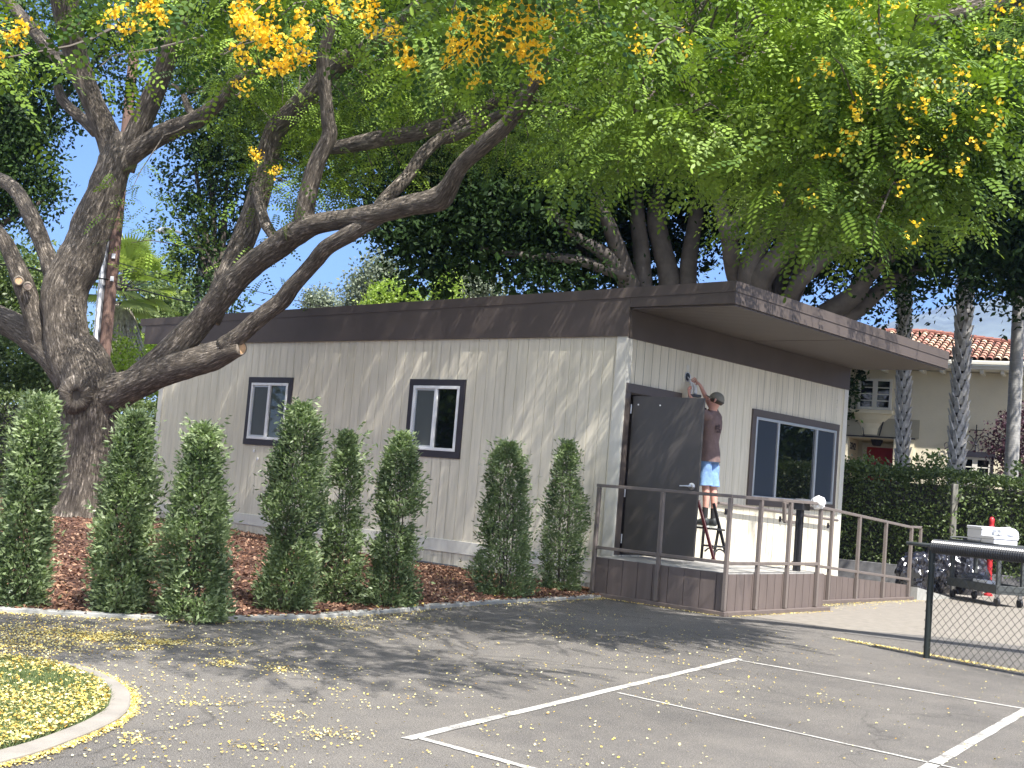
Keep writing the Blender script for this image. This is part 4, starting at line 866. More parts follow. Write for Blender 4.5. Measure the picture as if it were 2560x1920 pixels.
limb([(560, 868, 26, TD-1.3), (600, 838, 22, TD-1.4), (660, 785, 22, TD-1.6), (705, 752, 22, TD-1.7), (735, 712, 21, TD-1.9), (786, 655, 20, TD-2.2), (818, 618, 21, TD-2.5), (865, 590, 22, TD-2.8), (915, 562, 20, TD-3), (950, 545, 16, TD-3.1)], 5, 16, .08)
limb([(690, 600, 14, TD-1.6), (662, 555, 14, TD-1.3), (648, 500, 14, TD-.9), (640, 460, 10, TD-.6)], 4, 10)
tk = trunk.build('trunk', 'bark', tree1, smooth='all')
# pruning scars and burls
def scar(px, py, D, rp, mat_in, nrm, rim=1.35, aspect=1.0, nm='pruning_scar'):
    c = atD(px, py, D); r = rp*D/F_PX; nrm = np.array(nrm, float); nrm /= np.linalg.norm(nrm)
    b = MB(); b.lathe(c, [(r*rim*1.15, -r*.9), (r*rim*1.08, -r*.2), (r*rim*.95, r*.10), (r*1.02, r*.14), (r*.93, r*.02)], 22, nrm)
    o = b.build(nm, 'bark', tk, smooth='all')
    b = MB(); b.lathe(c, [(r*.95, r*.01), (r*.5, r*.04), (.0, r*.05)], 22, nrm); b.build('cut_face', mat_in, o); return o
tocam = lambda px, py: -ray(px, py)
def leanv(px, py, a, u): return tocam(px, py)+RT*a+np.array([0, 0, u])
def knot(px, py, D, rp, nrm, prof, nm='knot', sv=1.25):
    c = atD(px, py, D); r = rp*D/F_PX; nrm = np.array(nrm, float); nrm /= np.linalg.norm(nrm)
    b = MB(); b.lathe((0, 0, 0), [(a*r, z_*r) for a, z_ in prof], 30, nrm)
    V = []
    for v_ in b.v:
        q = np.array(v_); q = q*[1, 1, sv]; k_ = 1+.16*mn.noise(Vector(q*5)); V.append(c+q*k_)
    n_ = 30; uv = [[(k_*.05, i_*.05), ((k_+1)*.05, i_*.05), ((k_+1)*.05, (i_+1)*.05), (k_*.05, (i_+1)*.05)] for i_ in range(len(prof)-1) for k_ in range(n_)]
    b2 = MB(); b2.add(V, b.f, uv); o = b2.build(nm, 'bark', tk, smooth='all')
    b = MB(); b.lathe(c+nrm*r*prof[-2][1]*.9, [(r*prof[-3][0], 0), (0, .002)], 16, nrm); b.build('hollow', 'palm_core', o); return o
knot(190, 990, TD-.66, 20, leanv(190, 992, 0, -.12), [(2.1, -1.6), (2.0, -.9), (1.75, -.35), (1.4, .0), (1.1, .16), (.85, .12), (.62, -.1), (.5, -.35), (0, -.4)])
knot(411, 925, TD-.90, 13, leanv(411, 925, .1, -.1), [(2.0, -1.4), (1.8, -.6), (1.5, -.1), (1.25, .18), (1.05, .2), (.9, .05), (.8, -.1), (0, -.12)], sv=1.0)
scar(600, 870, TD-1.42, 17, 'cut_wood', leanv(600, 870, .45, .1), 1.1)
scar(47, 702, TD-.46, 9, 'cut_wood', leanv(47, 702, 0, 0), 1.3); scar(70, 716, TD-.47, 8, 'cut_wood_old', leanv(70, 716, .1, -.1), 1.3)
knot(724, 580, TD-2.28, 10, leanv(722, 577, .1, .1), [(2.0, -1.4), (1.8, -.6), (1.5, -.1), (1.25, .18), (1.05, .2), (.9, .05), (.8, -.1), (0, -.12)], sv=1.0)

LIMBP = np.concatenate([np.array(P) for P, R in limbs]); LIMBR = np.concatenate([np.array(R) for P, R in limbs])
LPX = proj(LIMBP); LRP = LIMBR*F_PX/LPX[:, 2]
def covers_limb(P):
    """True where a cluster would hang in front of a visible limb of the big tree"""
    q = proj(P); out = np.zeros(len(P), bool)
    for i in range(0, len(P), 4000):
        s_ = slice(i, i+4000)
        d2 = (q[s_, 0, None]-LPX[None, :, 0])**2+(q[s_, 1, None]-LPX[None, :, 1])**2
        out[s_] = ((d2 < (LRP[None]+52)**2) & (q[s_, 2, None] < LPX[None, :, 2]+.3)).any(1)
    return out
YL = np.array([(-900, 420), (-200, 300), (0, 190), (110, 190), (150, 120), (260, 120), (290, 175), (450, 175), (520, 250), (600, 420), (700, 520), (760, 540), (900, 470), (1000, 455), (1150, 450), (1350, 400), (1440, 450), (1490, 560), (1570, 560), (1620, 420), (1700, 380), (1780, 410), (1850, 470), (1930, 540), (2000, 600), (2100, 590), (2200, 600), (2290, 610), (2350, 560), (2400, 420), (2460, 300), (2520, 230), (2700, 160), (4000, 60)], float)
def ylow(px): return np.interp(px, YL[:, 0], YL[:, 1])
def allowed(P, slack=0):
    q = proj(P); edge = ylow(q[:, 0])+slack
    nz = np.array([mn.noise(Vector((a*.012, 3, b*.0))) for a, b in zip(q[:, 0], q[:, 1])])*70
    inframe = (q[:, 0] > -60) & (q[:, 0] < 2620)
    return (q[:, 1] < edge+nz-35) | (q[:, 2] < 1) | (~inframe & (P[:, 2] > 4.6))
def seeds_screen(n, poly, D0, D1):
    xs, ys = zip(*poly); out = []
    while len(out) < n:
        px = rng.uniform(min(xs), max(xs), n*2); py = rng.uniform(min(ys), max(ys), n*2); m_ = inpoly(px, py, poly)
        for a, b in zip(px[m_], py[m_]): out.append(atD(a, b, rng.uniform(D0, D1)))
    return np.array(out[:n])
def seeds_shade(n, pts_fn, z0, z1):
    T = pts_fn(n); h = rng.uniform(z0, z1, n); t = h-T[:, 2]
    return np.stack([T[:, 0]+SX*t, T[:, 1]+SY*t, h], 1)
def wall_pts(n): return np.stack([rng.uniform(-12.6, 1.8, n), np.full(n, -.05), rng.uniform(0.0, 4.5, n)], 1)
def poly_pts(poly):
    def f(n):
        P = np.array(poly); out = []
        while len(out) < n:
            x = rng.uniform(P[:, 0].min(), P[:, 0].max(), 4*n); y = rng.uniform(P[:, 1].min(), P[:, 1].max(), 4*n); m_ = inpoly(x, y, poly); out += list(zip(x[m_], y[m_]))
        out = np.array(out[:n]); return np.stack([out[:, 0], out[:, 1], np.zeros(n)], 1)
    return f
mul_poly = [(-11, -6), (-5, -9), (0, -8.5), (.7, -5), (0, -1), (-11, -.3)]
S1 = [seeds_screen(650, [(-100, -700), (1400, -700), (1400, -150), (-100, -150)], 13, 23.5), seeds_screen(900, [(480, -150), (1400, -150), (1420, 460), (1150, 440), (880, 460), (720, 520), (600, 420), (520, 230)], 18.5, 23.5),
      seeds_screen(230, [(-100, -260), (480, -260), (500, 170), (290, 170), (120, 110), (0, 190), (-100, 190)], 12.5, 22),
      seeds_screen(55, [(640, 120), (1250, 120), (1200, 420), (700, 500)], 16.5, 18.5),
      seeds_screen(26, [(270, -80), (480, -80), (470, 130), (330, 150), (280, 90)], 9.5, 10.5),
      seeds_screen(14, [(-40, -60), (110, -60), (90, 190), (-40, 210)], 9.5, 10.8),
      seeds_screen(55, [(520, -120), (940, -120), (900, 120), (760, 200), (620, 170), (540, 80)], 10.5, 12.5),
      seeds_screen(70, [(980, -120), (1390, -120), (1380, 190), (1200, 170), (1020, 130)], 10.5, 12.5),
      seeds_shade(760, wall_pts, 5.0, 9.5), seeds_shade(150, poly_pts(mul_poly), 5.5, 9.0),
      seeds_shade(130, poly_pts(SHADE2), 4.6, 7.5), seeds_shade(80, poly_pts(SHADE3), 5.2, 8.5)]
S1 = np.concatenate(S1); S1 = S1[allowed(S1)]; pn = np.array([mn.noise(Vector(p)*.8) for p in S1]); S1 = S1[(pn > -.1) | (rng.random(len(S1)) < .3)]; S1 = S1[rng.random(len(S1)) < keep_prob(S1)]; S1 = S1[spares(S1)]
cv = covers_limb(S1); S1 = S1[~cv | (rng.random(len(S1)) < .06)]
S1 = np.concatenate([S1, [atD(*p) for p in ((365, 470, 21), (380, 510, 21), (362, 545, 21), (392, 560, 21), (372, 600, 21), (385, 640, 21), (350, 430, 21), (640, 520, 19), (700, 600, 23), (680, 690, 23), (662, 420, 19))]])
S2 = [seeds_screen(300, [(1390, -600), (1950, -600), (1900, -90), (1390, -90)], 12, 20), seeds_screen(950, [(1390, -90), (2720, -90), (2700, 120), (2520, 190), (2400, 380), (2320, 560), (2200, 590), (1800, 590), (1650, 500), (1500, 470), (1400, 380)], 11.0, 15.0),
      seeds_screen(850, [(1390, -110), (2720, -110), (2700, 120), (2480, 250), (2330, 560), (1900, 560), (1500, 420)], 15, 20.5),
      seeds_shade(170, poly_pts(SHADE1), 4.4, 7.0)]
S2 = np.concatenate(S2); S2 = S2[allowed(S2)]
pn = np.array([mn.noise(Vector(p)*1.15) for p in S2]); q2 = proj(S2); S2 = S2[((pn > np.where(q2[:, 0] < 1880, .10, -.02)) | (rng.random(len(S2)) < .08))]
kp = keep_prob(S2); S2 = S2[rng.random(len(S2)) < kp]; S2 = S2[spares(S2)]
cv = covers_limb(S2); S2 = S2[~cv | (rng.random(len(S2)) < .1)]
TM = {(a, h): make_frond(a, .068, .40, h) for a in (6, 7, 8) for h in (True, False)}
def crown_fronds(name, S, parent, per=13, spread=.25, drape=.35):
    """each cluster is a spray of compound leaves on a few drooping twigs"""
    for hexa in (True, False):
        near = proj(S)[:, 2] < 13.5
        C_ = S[near] if hexa else S[~near]
        if not len(C_): continue
        C2 = np.repeat(C_, per, 0); n = len(C2)
        off = rng.normal(size=(n, 3))*[spread*1.25, spread*1.25, spread*.42]; off[:, 2] -= .35*np.linalg.norm(off[:, :2], axis=1)**2; P = C2+off
        D = unit(off*[1, 1, 0]+rng.normal(size=(n, 3))*[.30, .30, .12]); D[:, 2] -= rng.random(n)**1.5*1.1*drape*2.2
        sc = rng.uniform(.75, 1.25, n); tone = np.repeat(np.clip(.5+np.array([mn.noise(Vector(c)*.7) for c in C_])*1.1+rng.normal(size=len(C_))*.12, 0, 1), per)
        Vs = []; rn = []
        for i, a in enumerate((6, 7, 8)):
            s_ = slice(i, None, 3); T = TM[(a, hexa)]; F_ = fronds(P[s_], D[s_], T, sc[s_]); N_, K = F_.shape[:2]
            if hexa is False:
                pass
            Vs.append(F_.reshape(N_*K, T.shape[1], 3)); rn.append(np.repeat(np.clip(tone[s_]*.8+rng.random(N_)*.2, 0, 1), K))
        quads(name, np.concatenate(Vs), 'leaf_tipu', parent, rnd=np.clip(np.concatenate(rn)+rng.normal(size=sum(map(len, rn)))*.06, 0, 1), nper=T.shape[1])
crown_fronds('crown', S1, tree1)
def twigs(S, src, parent, n, rad=.008):
    b = MB()
    for c in S[rng.choice(len(S), min(n, len(S)), replace=False)]:
        d = np.linalg.norm(src-c, axis=1); s0 = src[np.argmin(d)]; L_ = np.linalg.norm(c-s0)
        if L_ > 3.2: s0 = c+(s0-c)*(1.2/L_)+np.array([0, 0, .3])
        m_ = (s0+c)/2+rng.normal(size=3)*.12*min(L_, 1.5)+np.array([0, 0, .12]); b.tube([s0, (s0+m_)/2+rng.normal(size=3)*.03, m_, c, c+(c-m_)*.3-np.array([0, 0, .1])], [rad*2.2, rad*1.8, rad*1.4, rad, rad*.5], 5, False)
    b.build('twigs', 'branch_bark', parent, kind='stuff')
twigs(S1, LIMBP, tree1, 260)
def flowers(parent, spots, per=26, far=1.0):
    Vs = []
    for (px, py, D, n, sp) in spots:
        c0 = atD(px, py, 9.5 if D < 11 else (10.5 if D < 14.5 else D))
        for i in range(n if per > 12 else max(2, int(n*.6))):
            c = c0+rng.normal(size=3)*[sp*.8, sp*.8, sp*.9]; m_ = per; P = c+rng.normal(size=(m_, 3))*.036
            Vs.append(leaves(P, .034*far, 1.1))
    quads('blossom', np.concatenate(Vs), 'flower_yellow', parent)
flowers(tree1, [(600, 15, 10.3, 3, .10), (650, 45, 10.3, 6, .13), (690, 80, 10.2, 7, .14), (650, 110, 10.2, 6, .12), (740, 110, 10.2, 4, .10), (620, 130, 10.2, 3, .08), (690, 155, 10.2, 4, .09), (580, 35, 10.3, 2, .08), (760, 140, 10.2, 2, .04), (935, 15, 10.3, 3, .08), (940, 60, 10.2, 2, .05), (990, 88, 10.2, 3, .06), (1000, 165, 10.2, 2, .05), (1010, 125, 10.2, 2, .05),
                (1160, 60, 10.2, 3, .1), (1200, 100, 10.2, 7, .15), (1240, 60, 10.2, 6, .15), (1290, 40, 10.2, 6, .13), (1300, 100, 10.2, 8, .15), (1340, 80, 10.2, 4, .1), (1330, 160, 10.2, 5, .09), (1200, 140, 10.2, 3, .08), (1280, 20, 10.2, 3, .1), (1330, 10, 10.2, 4, .1), (1450, 5, 10.2, 4, .08), (1140, 100, 10.2, 2, .05),
                (55, 60, 10, 2, .04), (15, 80, 10, 2, .04), (20, 130, 10, 1, .04), (330, 85, 10, 2, .06), (300, 32, 10, 2, .05), (375, 10, 10, 2, .05), (410, 25, 10, 2, .03), (650, 385, 17, 2, .08), (685, 415, 17, 2, .08), (640, 380, 17, 1, .05), (820, 20, 10.3, 2, .1), (850, 45, 10.3, 1, .05)])

# ------------------------------------------------------------------ second flowering tree, its trunk out to the right of the picture
t2b = CAM+FH*12+RT*9.6; t2b[2] = 0
tree2 = thing('flowering_tree', 'sunlit feathery yellow blossomed crown hanging in front of the overhang from the upper right', 'tree', t2b)
limbs2 = []; trunk = MB()
def limb2(P, R, n=14):
    Q = spline(P, 5); rr = np.interp(np.linspace(0, 1, len(Q)), np.linspace(0, 1, len(R)), R); limbs2.append(Q); trunk.tube(Q, list(rr), n, True, .09, 2.2, len(limbs2)*3.3)
j = t2b+np.array([-.3, 0, 3.2])
limb2([t2b+np.array([0, 0, -.1]), t2b+np.array([0, .05, 1.2]), t2b+np.array([-.15, 0, 2.4]), j], [.48, .36, .33, .32], 22)
limb2([j-np.array([0, 0, .3]), j+np.array([-.9, -.3, 1.5]), atD(2900, -60, 12.4), atD(2500, 10, 12.6), atD(2200, 90, 12.9), atD(2010, 135, 13.2), atD(1960, 108, 13.4), atD(1860, 98, 13.6), atD(1735, 96, 14)], [.28, .22, .17, .13, .09, .052, .05, .045, .03])
limb2([atD(2400, 40, 12.7), atD(2300, 180, 13.2), atD(2150, 260, 13.6), atD(2000, 300, 14), atD(1850, 345, 15), atD(1700, 308, 15.6)], [.09, .07, .06, .05, .045, .025])
limb2([atD(2200, 90, 12.9), atD(2230, 220, 12.6), atD(2240, 360, 12.4), atD(2260, 470, 12.2)], [.05, .035, .025, .015], 8)
limb2([j, j+np.array([1.2, -.8, 1.8]), j+np.array([2.4, -1.8, 3.6])], [.25, .18, .1])
limb2([j, j+np.array([.2, 1.2, 2.0]), j+np.array([.2, 2.6, 4.0])], [.25, .18, .1])
limb2([atD(1960, 108, 13.4), atD(1800, 180, 12.6), atD(1640, 230, 12.2), atD(1560, 330, 12.0), atD(1545, 430, 11.9)], [.05, .04, .03, .02, .01], 8)
trunk.build('trunk', 'bark', tree2, smooth='all')
crown_fronds('crown', S2, tree2, 14, .22, .4)
twigs(S2, np.concatenate([np.array(q) for q in limbs2]), tree2, 200)
flowers(tree2, [(1600, 112, 11.8, 4, .09), (1620, 140, 11.8, 3, .06), (1590, 95, 11.8, 1, .05), (1705, 100, 13, 3, .07), (2290, 190, 13, 3, .12), (2275, 297, 12, 4, .08), (2290, 362, 12, 3, .06), (2268, 390, 12, 1, .04), (2290, 578, 11.6, 4, .06), (2265, 470, 12, 3, .06), (2450, 125, 13, 10, .22), (2300, 240, 13, 4, .14), (2100, 200, 14, 7, .28), (2050, 185, 14, 5, .2), (2430, 240, 12.5, 5, .12), (2490, 295, 12.5, 4, .1), (2400, 415, 12, 4, .12), (2420, 350, 12, 3, .1), (2140, 10, 12, 4, .1), (2250, 8, 12, 4, .1), (2540, 60, 12, 5, .15), (2075, 395, 13, 3, .07), (1990, 485, 13, 3, .08), (2150, 260, 13.4, 4, .1), (2360, 230, 12.6, 3, .1), (2210, 210, 13, 3, .1), (2545, 30, 12, 5, .12), (2380, 320, 12, 3, .1), (2550, 110, 12, 4, .12), (2120, 350, 13, 2, .06), (2130, 15, 12, 2, .1)], 9)
# ------------------------------------------------------------------ leafy masses
def blob_points(n, blobs, shell=.55):
    """points in ellipsoids, denser toward the surface; blobs: (centre, (rx, ry, rz))"""
    vol = np.array([b[1][0]*b[1][1]*b[1][2] for b in blobs]); pick = rng.choice(len(blobs), n, p=vol/vol.sum())
    C_ = np.array([b[0] for b in blobs])[pick]; R_ = np.array([b[1] for b in blobs])[pick]
    d = unit(rng.normal(size=(n, 3))); r = np.where(rng.random(n) < shell, rng.uniform(.8, 1.0, n), rng.random(n)**(1/3))
    k = np.array([mn.noise(Vector(x)) for x in (C_+d*R_)*.9])
    return C_+d*R_*(r*(1+.30*k))[:, None]
def clumped(n, blobs, per=30, spread=.28, shell=.55):
    c = blob_points(max(1, n//per), blobs, shell); P = np.repeat(c, per, 0); return P+rng.normal(size=P.shape)*spread
def foliage(name, P, size, mat, parent, aspect=.5, droop=.2, tones=True, **tg):
    tone = np.array([.5+.9*mn.noise(Vector(p)) for p in P[::10]*1.1]); tone = np.repeat(tone, 10)[:len(P)] if len(P) >= 10 else rng.random(len(P))
    if len(tone) < len(P): tone = np.resize(tone, len(P))
    return quads(name, leaves(P, size, aspect, droop), mat, parent, rnd=np.clip(tone*.5+rng.random(len(P))*.5, 0, 1), **tg)
def simple_tree(name, label, px, D, blobs_px, n, size, mat, trunk_r=.2, trunk_mat='branch_bark', group=None, per=30, spread=.3, shell=.55, ztop=None):
    """blobs_px: (px, py, D, rx, ry, rz)"""
    bl = [(atD(a, b_, d), (rx, ry, rz)) for a, b_, d, rx, ry, rz in blobs_px]
    base = atD(px, 1200, D); base[2] = 0
    t = thing(name, label, 'tree', base, group)
    top = ztop or min(b_[0][2] for b_ in bl)
    b = MB(); mid = base+np.array([.1, .1, top*.55]); b.tube(spline([base+np.array([0, 0, -.2]), mid, base+np.array([-.05, 0, top])], 4), [trunk_r*1.3, trunk_r, trunk_r]+[trunk_r*.8]*6, 12, True, .1)
    for c, r in bl[:8]: b.tube(spline([base+np.array([0, 0, top*.85]), (base+np.array([0, 0, top]))*.5+c*.5+np.array([0, 0, -.3]), c], 4), [trunk_r*.6]*3+[trunk_r*.4]*3+[trunk_r*.25]*3, 7)
    b.build('trunk', trunk_mat, t, smooth='all')
    foliage('crown', clumped(n, bl, per, spread, shell), size, mat, t); return t

# dark fig trees behind the building
fb = atD(1935, 1100, 29); fb[2] = 0
fig = thing('fig_tree', 'broad dark green fig tree with many pale limbs rising behind the overhang', 'tree', fb)
trunk = MB()
def flimb(pts, n=12):
    Q = L(*pts); P = spline([q[0] for q in Q], 5); R = np.interp(np.linspace(0, 1, len(P)), np.linspace(0, 1, len(Q)), [q[1] for q in Q]); trunk.tube(P, list(R), n, True, .06, 1.5)
d0 = 29
trunk.tube([fb+np.array([0, 0, -.2]), fb+np.array([0, 0, 1.5]), atD(1935, 800, d0)], [.85, .7, .62], 18, True, .1, 1)
flimb([(1900, 800, 36, d0), (1882, 712, 38, d0-.3), (1886, 640, 32, d0-.5), (1905, 590, 30, d0-.7), (1945, 560, 26, d0-1), (1990, 520, 20, d0-1.3), (2040, 440, 15, d0-1.6)])
flimb([(1910, 790, 34, d0), (1900, 712, 30, d0-.5), (1934, 655, 28, d0-.8), (1977, 612, 26, d0-1), (2042, 592, 24, d0-1.3), (2110, 565, 20, d0-1.6), (2170, 520, 16, d0-2), (2260, 480, 10, d0-2.3)])
flimb([(1935, 800, 26, d0), (1938, 730, 25, d0+.2), (1960, 672, 23, d0+.3), (2005, 620, 20, d0+.5), (2040, 540, 15, d0+.8)])
flimb([(1960, 790, 24, d0), (1995, 705, 22, d0-.2), (2014, 662, 19, d0-.4), (2062, 625, 14, d0-.8), (2110, 600, 10, d0-1)])
flimb([(1960, 790, 26, d0), (1982, 728, 18, d0-.9), (2042, 665, 17, d0-1.4), (2090, 628, 14, d0-1.8), (2160, 570, 10, d0-2)])
flimb([(2000, 830, 34, d0), (2122, 748, 26, d0-.9), (2168, 690, 22, d0-1.2), (2232, 634, 18, d0-1.6), (2330, 590, 12, d0-2)])
flimb([(2000, 830, 30, d0), (2130, 780, 24, d0-.6), (2188, 735, 20, d0-.7), (2240, 695, 16, d0-1), (2330, 660, 10, d0-1.2)])
flimb([(1840, 600, 18, d0-1), (1830, 560, 18, d0-1), (1880, 525, 18, d0-1.2), (1915, 500, 17, d0-1.3), (1935, 450, 15, d0-1.5), (1950, 380, 12, d0-1.6)])
flimb([(1890, 800, 28, d0), (1840, 690, 24, d0), (1822, 600, 20, d0-.8), (1800, 500, 18, d0-1), (1790, 400, 14, d0-1)])
trunk.build('trunk', 'ficus_bark', fig, smooth='all')
fbl = [(2150, 330, 28, 4.4, 3.5, 2.4), (2450, 420, 27, 3.6, 3, 2.6), (2700, 500, 27, 3, 3, 2.6), (2500, 640, 27.5, 2.2, 2, 1.0), (2330, 620, 27, 2.0, 2, 1.0), (2430, 680, 27.5, 1.5, 1.4, .50), (2570, 660, 27, 1.3, 1.4, .7), (2180, 640, 30, 2.0, 2, .8), (2190, 760, 29, 1.1, 1, .45), (2080, 800, 31, 1.2, 1, .5), (1900, 300, 30, 4, 3.5, 2.4), (1750, 430, 31.5, 3, 2, 1.8), (2250, 180, 29, 6, 5, 2.5), (2060, 520, 32, 2.8, 2, 1.6), (2240, 735, 28, .6, .6, .3), (1960, 700, 32, 1.7, 1.0, .7), (2140, 790, 29, .7, .7, .3), (1900, 100, 30, 5, 4, 2.2), (2600, 200, 28, 4, 4, 2.5), (2350, 300, 28.5, 3.5, 3, 2), (1850, 520, 32.5, 2.4, 1, 1.3), (2000, 620, 32.8, 2.0, .8, .9)]
bl = [(atD(a, b_, d), (rx, ry, rz)) for a, b_, d, rx, ry, rz in fbl]
foliage('inner_foliage', blob_points(9000, [(c, tuple(q*.8 for q in r)) for c, r in bl if min(r) > .6], .2), .38, 'leaf_ficus', fig, .7)
foliage('crown', clumped(170000, bl, 24, .30, .5), .14, 'leaf_ficus', fig, .5, .3)
fb2 = atD(1640, 1100, 30); fb2[2] = 0
fig2 = thing('fig_tree', 'dense dark fig tree drooping low over the middle of the classroom roof', 'tree', fb2); trunk = MB()
trunk.tube([fb2+np.array([0, 0, -.2]), fb2+np.array([0, 0, 2]), atD(1640, 800, 30)], [.8, .65, .6], 16, True, .1, 1)
for pts in ([(1672, 790, 28, 30), (1672, 694, 27, 30), (1655, 620, 25, 30), (1640, 540, 24, 30), (1650, 440, 20, 30)], [(1610, 790, 26, 30), (1604, 640, 22, 30), (1595, 560, 20, 30), (1590, 470, 17, 30)],
            [(1600, 790, 30, 30), (1560, 680, 26, 29.6), (1545, 628, 22, 29.3), (1524, 568, 18, 29), (1500, 510, 15, 28.8), (1480, 450, 12, 28.6)], [(1580, 720, 24, 29.8), (1530, 655, 20, 29.3), (1490, 620, 16, 29), (1440, 590, 12, 28.8), (1370, 520, 10, 28.5)],
            [(1570, 700, 22, 30), (1480, 640, 16, 30), (1400, 580, 13, 30), (1340, 520, 10, 30), (1250, 470, 8, 30)], [(1720, 790, 24, 30), (1720, 680, 22, 30), (1730, 600, 20, 30), (1750, 480, 16, 30)], [(1570, 690, 18, 29.5), (1440, 650, 13, 29), (1320, 640, 10, 28.6), (1200, 620, 8, 28.4)]): flimb(pts)
trunk.build('trunk', 'ficus_bark', fig2, smooth='all')
fbl = [(1250, 520, 29.5, 3.2, 2.4, 1.1), (1120, 590, 29, 1.9, 1.6, .85), (1010, 575, 29, 1.2, 1, .45), (1070, 680, 29, .85, .8, .85), (1235, 660, 28.8, 1.2, 1, .55), (1330, 710, 28.8, .8, .8, .45), (1420, 690, 29.5, .9, .8, .45), (1380, 600, 30, 1.8, 1.4, .7), (1500, 700, 30, .8, .8, .5), (1500, 350, 30.5, 4, 3, 1.8), (1250, 380, 30, 3.6, 3, 1.3), (1050, 440, 30, 2.6, 2, .9), (1650, 300, 32, 4, 3, 2.4), (1350, 200, 31, 4.5, 4, 2.0), (1560, 600, 32, 1.8, 1, 1.0), (1090, 735, 29, .5, .5, .35), (1700, 560, 32.5, 1.5, .9, 1.0), (1250, 60, 31, 4, 3, 2), (1550, 80, 31, 4.5, 3, 2.2), (1150, 250, 30.5, 3.5, 2.5, 1.6), (1450, 480, 31.5, 2.5, 1.2, 1.2), (1180, 480, 30, 2.4, 2, 1.1)]
fbl += [(1000, 585, 29, 1.1, .9, .5), (1060, 660, 29, .8, .7, .85), (1082, 738, 29, .42, .4, .5), (1180, 610, 29, 1.3, 1, .75), (1290, 640, 29, 1.1, 1, .7), (1350, 700, 29, .8, .7, .4), (1450, 670, 29.5, 1.1, .8, .65), (1570, 680, 31, 1.2, .6, .7), (1500, 560, 31.5, 1.8, 1, 1.1), (1650, 660, 33, 1.5, .6, .9), (1250, 560, 30, 2, 1.4, .9), (930, 540, 29.5, 1.1, .9, .4)]
bl = [(atD(a, b_, d), (rx, ry, rz)) for a, b_, d, rx, ry, rz in fbl]
foliage('inner_foliage', blob_points(11000, [(c, tuple(q*.8 for q in r)) for c, r in bl if min(r) > .4], .2), .36, 'leaf_ficus', fig2, .7)
foliage('crown', clumped(170000, bl, 24, .26, .5), .13, 'leaf_ficus', fig2, .5, .3)

# feathery dark tree left of the roof, and the leafy mass at the far left
simple_tree('yew_tree', 'tall dark feathery tree standing behind the left end of the classroom roof', 505, 36, [(520, 300, 36, 1.5, 1.5, 1.3), (490, 430, 36, 1.1, 1.1, 1.0), (570, 410, 36, 1.2, 1.1, 1.0), (485, 560, 36, 1.0, 1.0, 1.0), (550, 550, 36.5, .9, .9, 1.0), (505, 670, 36, .95, .9, .8), (545, 740, 36, .8, .8, .6), (660, 330, 36, 1.8, 1.4, 1.3), (780, 290, 36, 1.8, 1.4, 1.2), (580, 180, 36, 2.0, 1.6, 1.2), (860, 400, 37, 1.5, 1.2, .9), (920, 290, 37, 2, 1.5, 1.3), (720, 60, 38, 3.2, 2, 1.8), (1000, 120, 38, 3.0, 2, 1.9), (500, 20, 38, 2.4, 2, 1.6), (850, -100, 38, 3.5, 2, 2.0)], 95000, .15, 'leaf_dark', .22, per=22, spread=.20)
simple_tree('shade_tree', 'dark leafy tree filling the sky at the far left behind the grey limbs', -260, 31, [(40, 230, 31, 1.6, 1.6, 1.5), (70, 390, 31, .95, 1.0, 1.1), (-40, 420, 31, 1.5, 1.5, 1.5), (40, 500, 31, .8, .9, .8), (110, 500, 31, .55, .6, .55), (-100, 300, 31, 2, 2, 2), (130, 90, 31, 1.5, 1.5, 1.1), (330, 40, 32, 1.6, 1.6, .9), (280, 210, 32, .8, .8, .7), (20, 620, 30, .4, .5, .3)], 42000, .13, 'leaf_dark', .25, per=22, spread=.19)
simple_tree('shade_tree', 'olive green tree beyond the left hedge seen under the lowest grey limb', 60, 38, [(30, 690, 38, 1.6, 1.5, .9), (-60, 780, 38, 2.0, 1.5, 1.5), (60, 900, 37, 1.5, 1.2, 1.0), (120, 950, 37, 1.0, 1, .7), (-40, 940, 37, 1.5, 1, .9)], 20000, .16, 'leaf_far', .2, per=22, spread=.25)
simple_tree('shrub_tree', 'bright lime green bush glimpsed between the two left limbs', 120, 44, [(105, 720, 44, .9, .9, .9), (120, 800, 44, 1.1, .9, .8), (150, 880, 44, 1.4, 1, .9), (120, 960, 40, .9, .9, .6), (265, 900, 44, 1.2, 1, .9)], 9000, .16, 'leaf_lime', .08, per=22, spread=.25)
simple_tree('background_tree', 'sunlit grey green tree behind the fan palm', 400, 56, [(400, 730, 56, 1.8, 1.8, 1.2), (450, 790, 56, 1.8, 1.8, 1.1), (360, 800, 56, 1.8, 1.8, 1.2), (430, 860, 56, 2.2, 1.8, 1.3)], 12000, .22, 'leaf_far', .2, group=None, per=20, spread=.35)
simple_tree('background_tree', 'low green tree under the dead skirt of the fan palm', 320, 50, [(330, 930, 50, 1.6, 1.3, .7), (380, 900, 50, 1.5, 1.3, .9), (430, 900, 50, 1.2, 1, 1.0), (285, 960, 50, 1.2, 1, .7), (400, 960, 48, 1.2, 1, .7)], 9000, .18, 'leaf_lime', .12, per=20, spread=.3)
simple_tree('background_tree', 'small distant grey green tree poking over the middle of the roofline against open sky', 805, 70, [(800, 752, 70, .8, .8, .55), (825, 762, 70, .6, .6, .35), (785, 765, 70, .6, .6, .35)], 2600, .18, 'leaf_grey', .12, per=14, spread=.25)
simple_tree('background_tree', 'pale grey green tree rising above the roofline where the dark fig begins', 915, 58, [(905, 730, 58, .8, .8, .9), (935, 700, 58, .9, .9, .7), (960, 670, 58, .9, .9, .6), (900, 760, 58, .8, .8, .5), (930, 760, 58, 1.0, .8, .5)], 5200, .19, 'leaf_grey', .15, per=16, spread=.26)
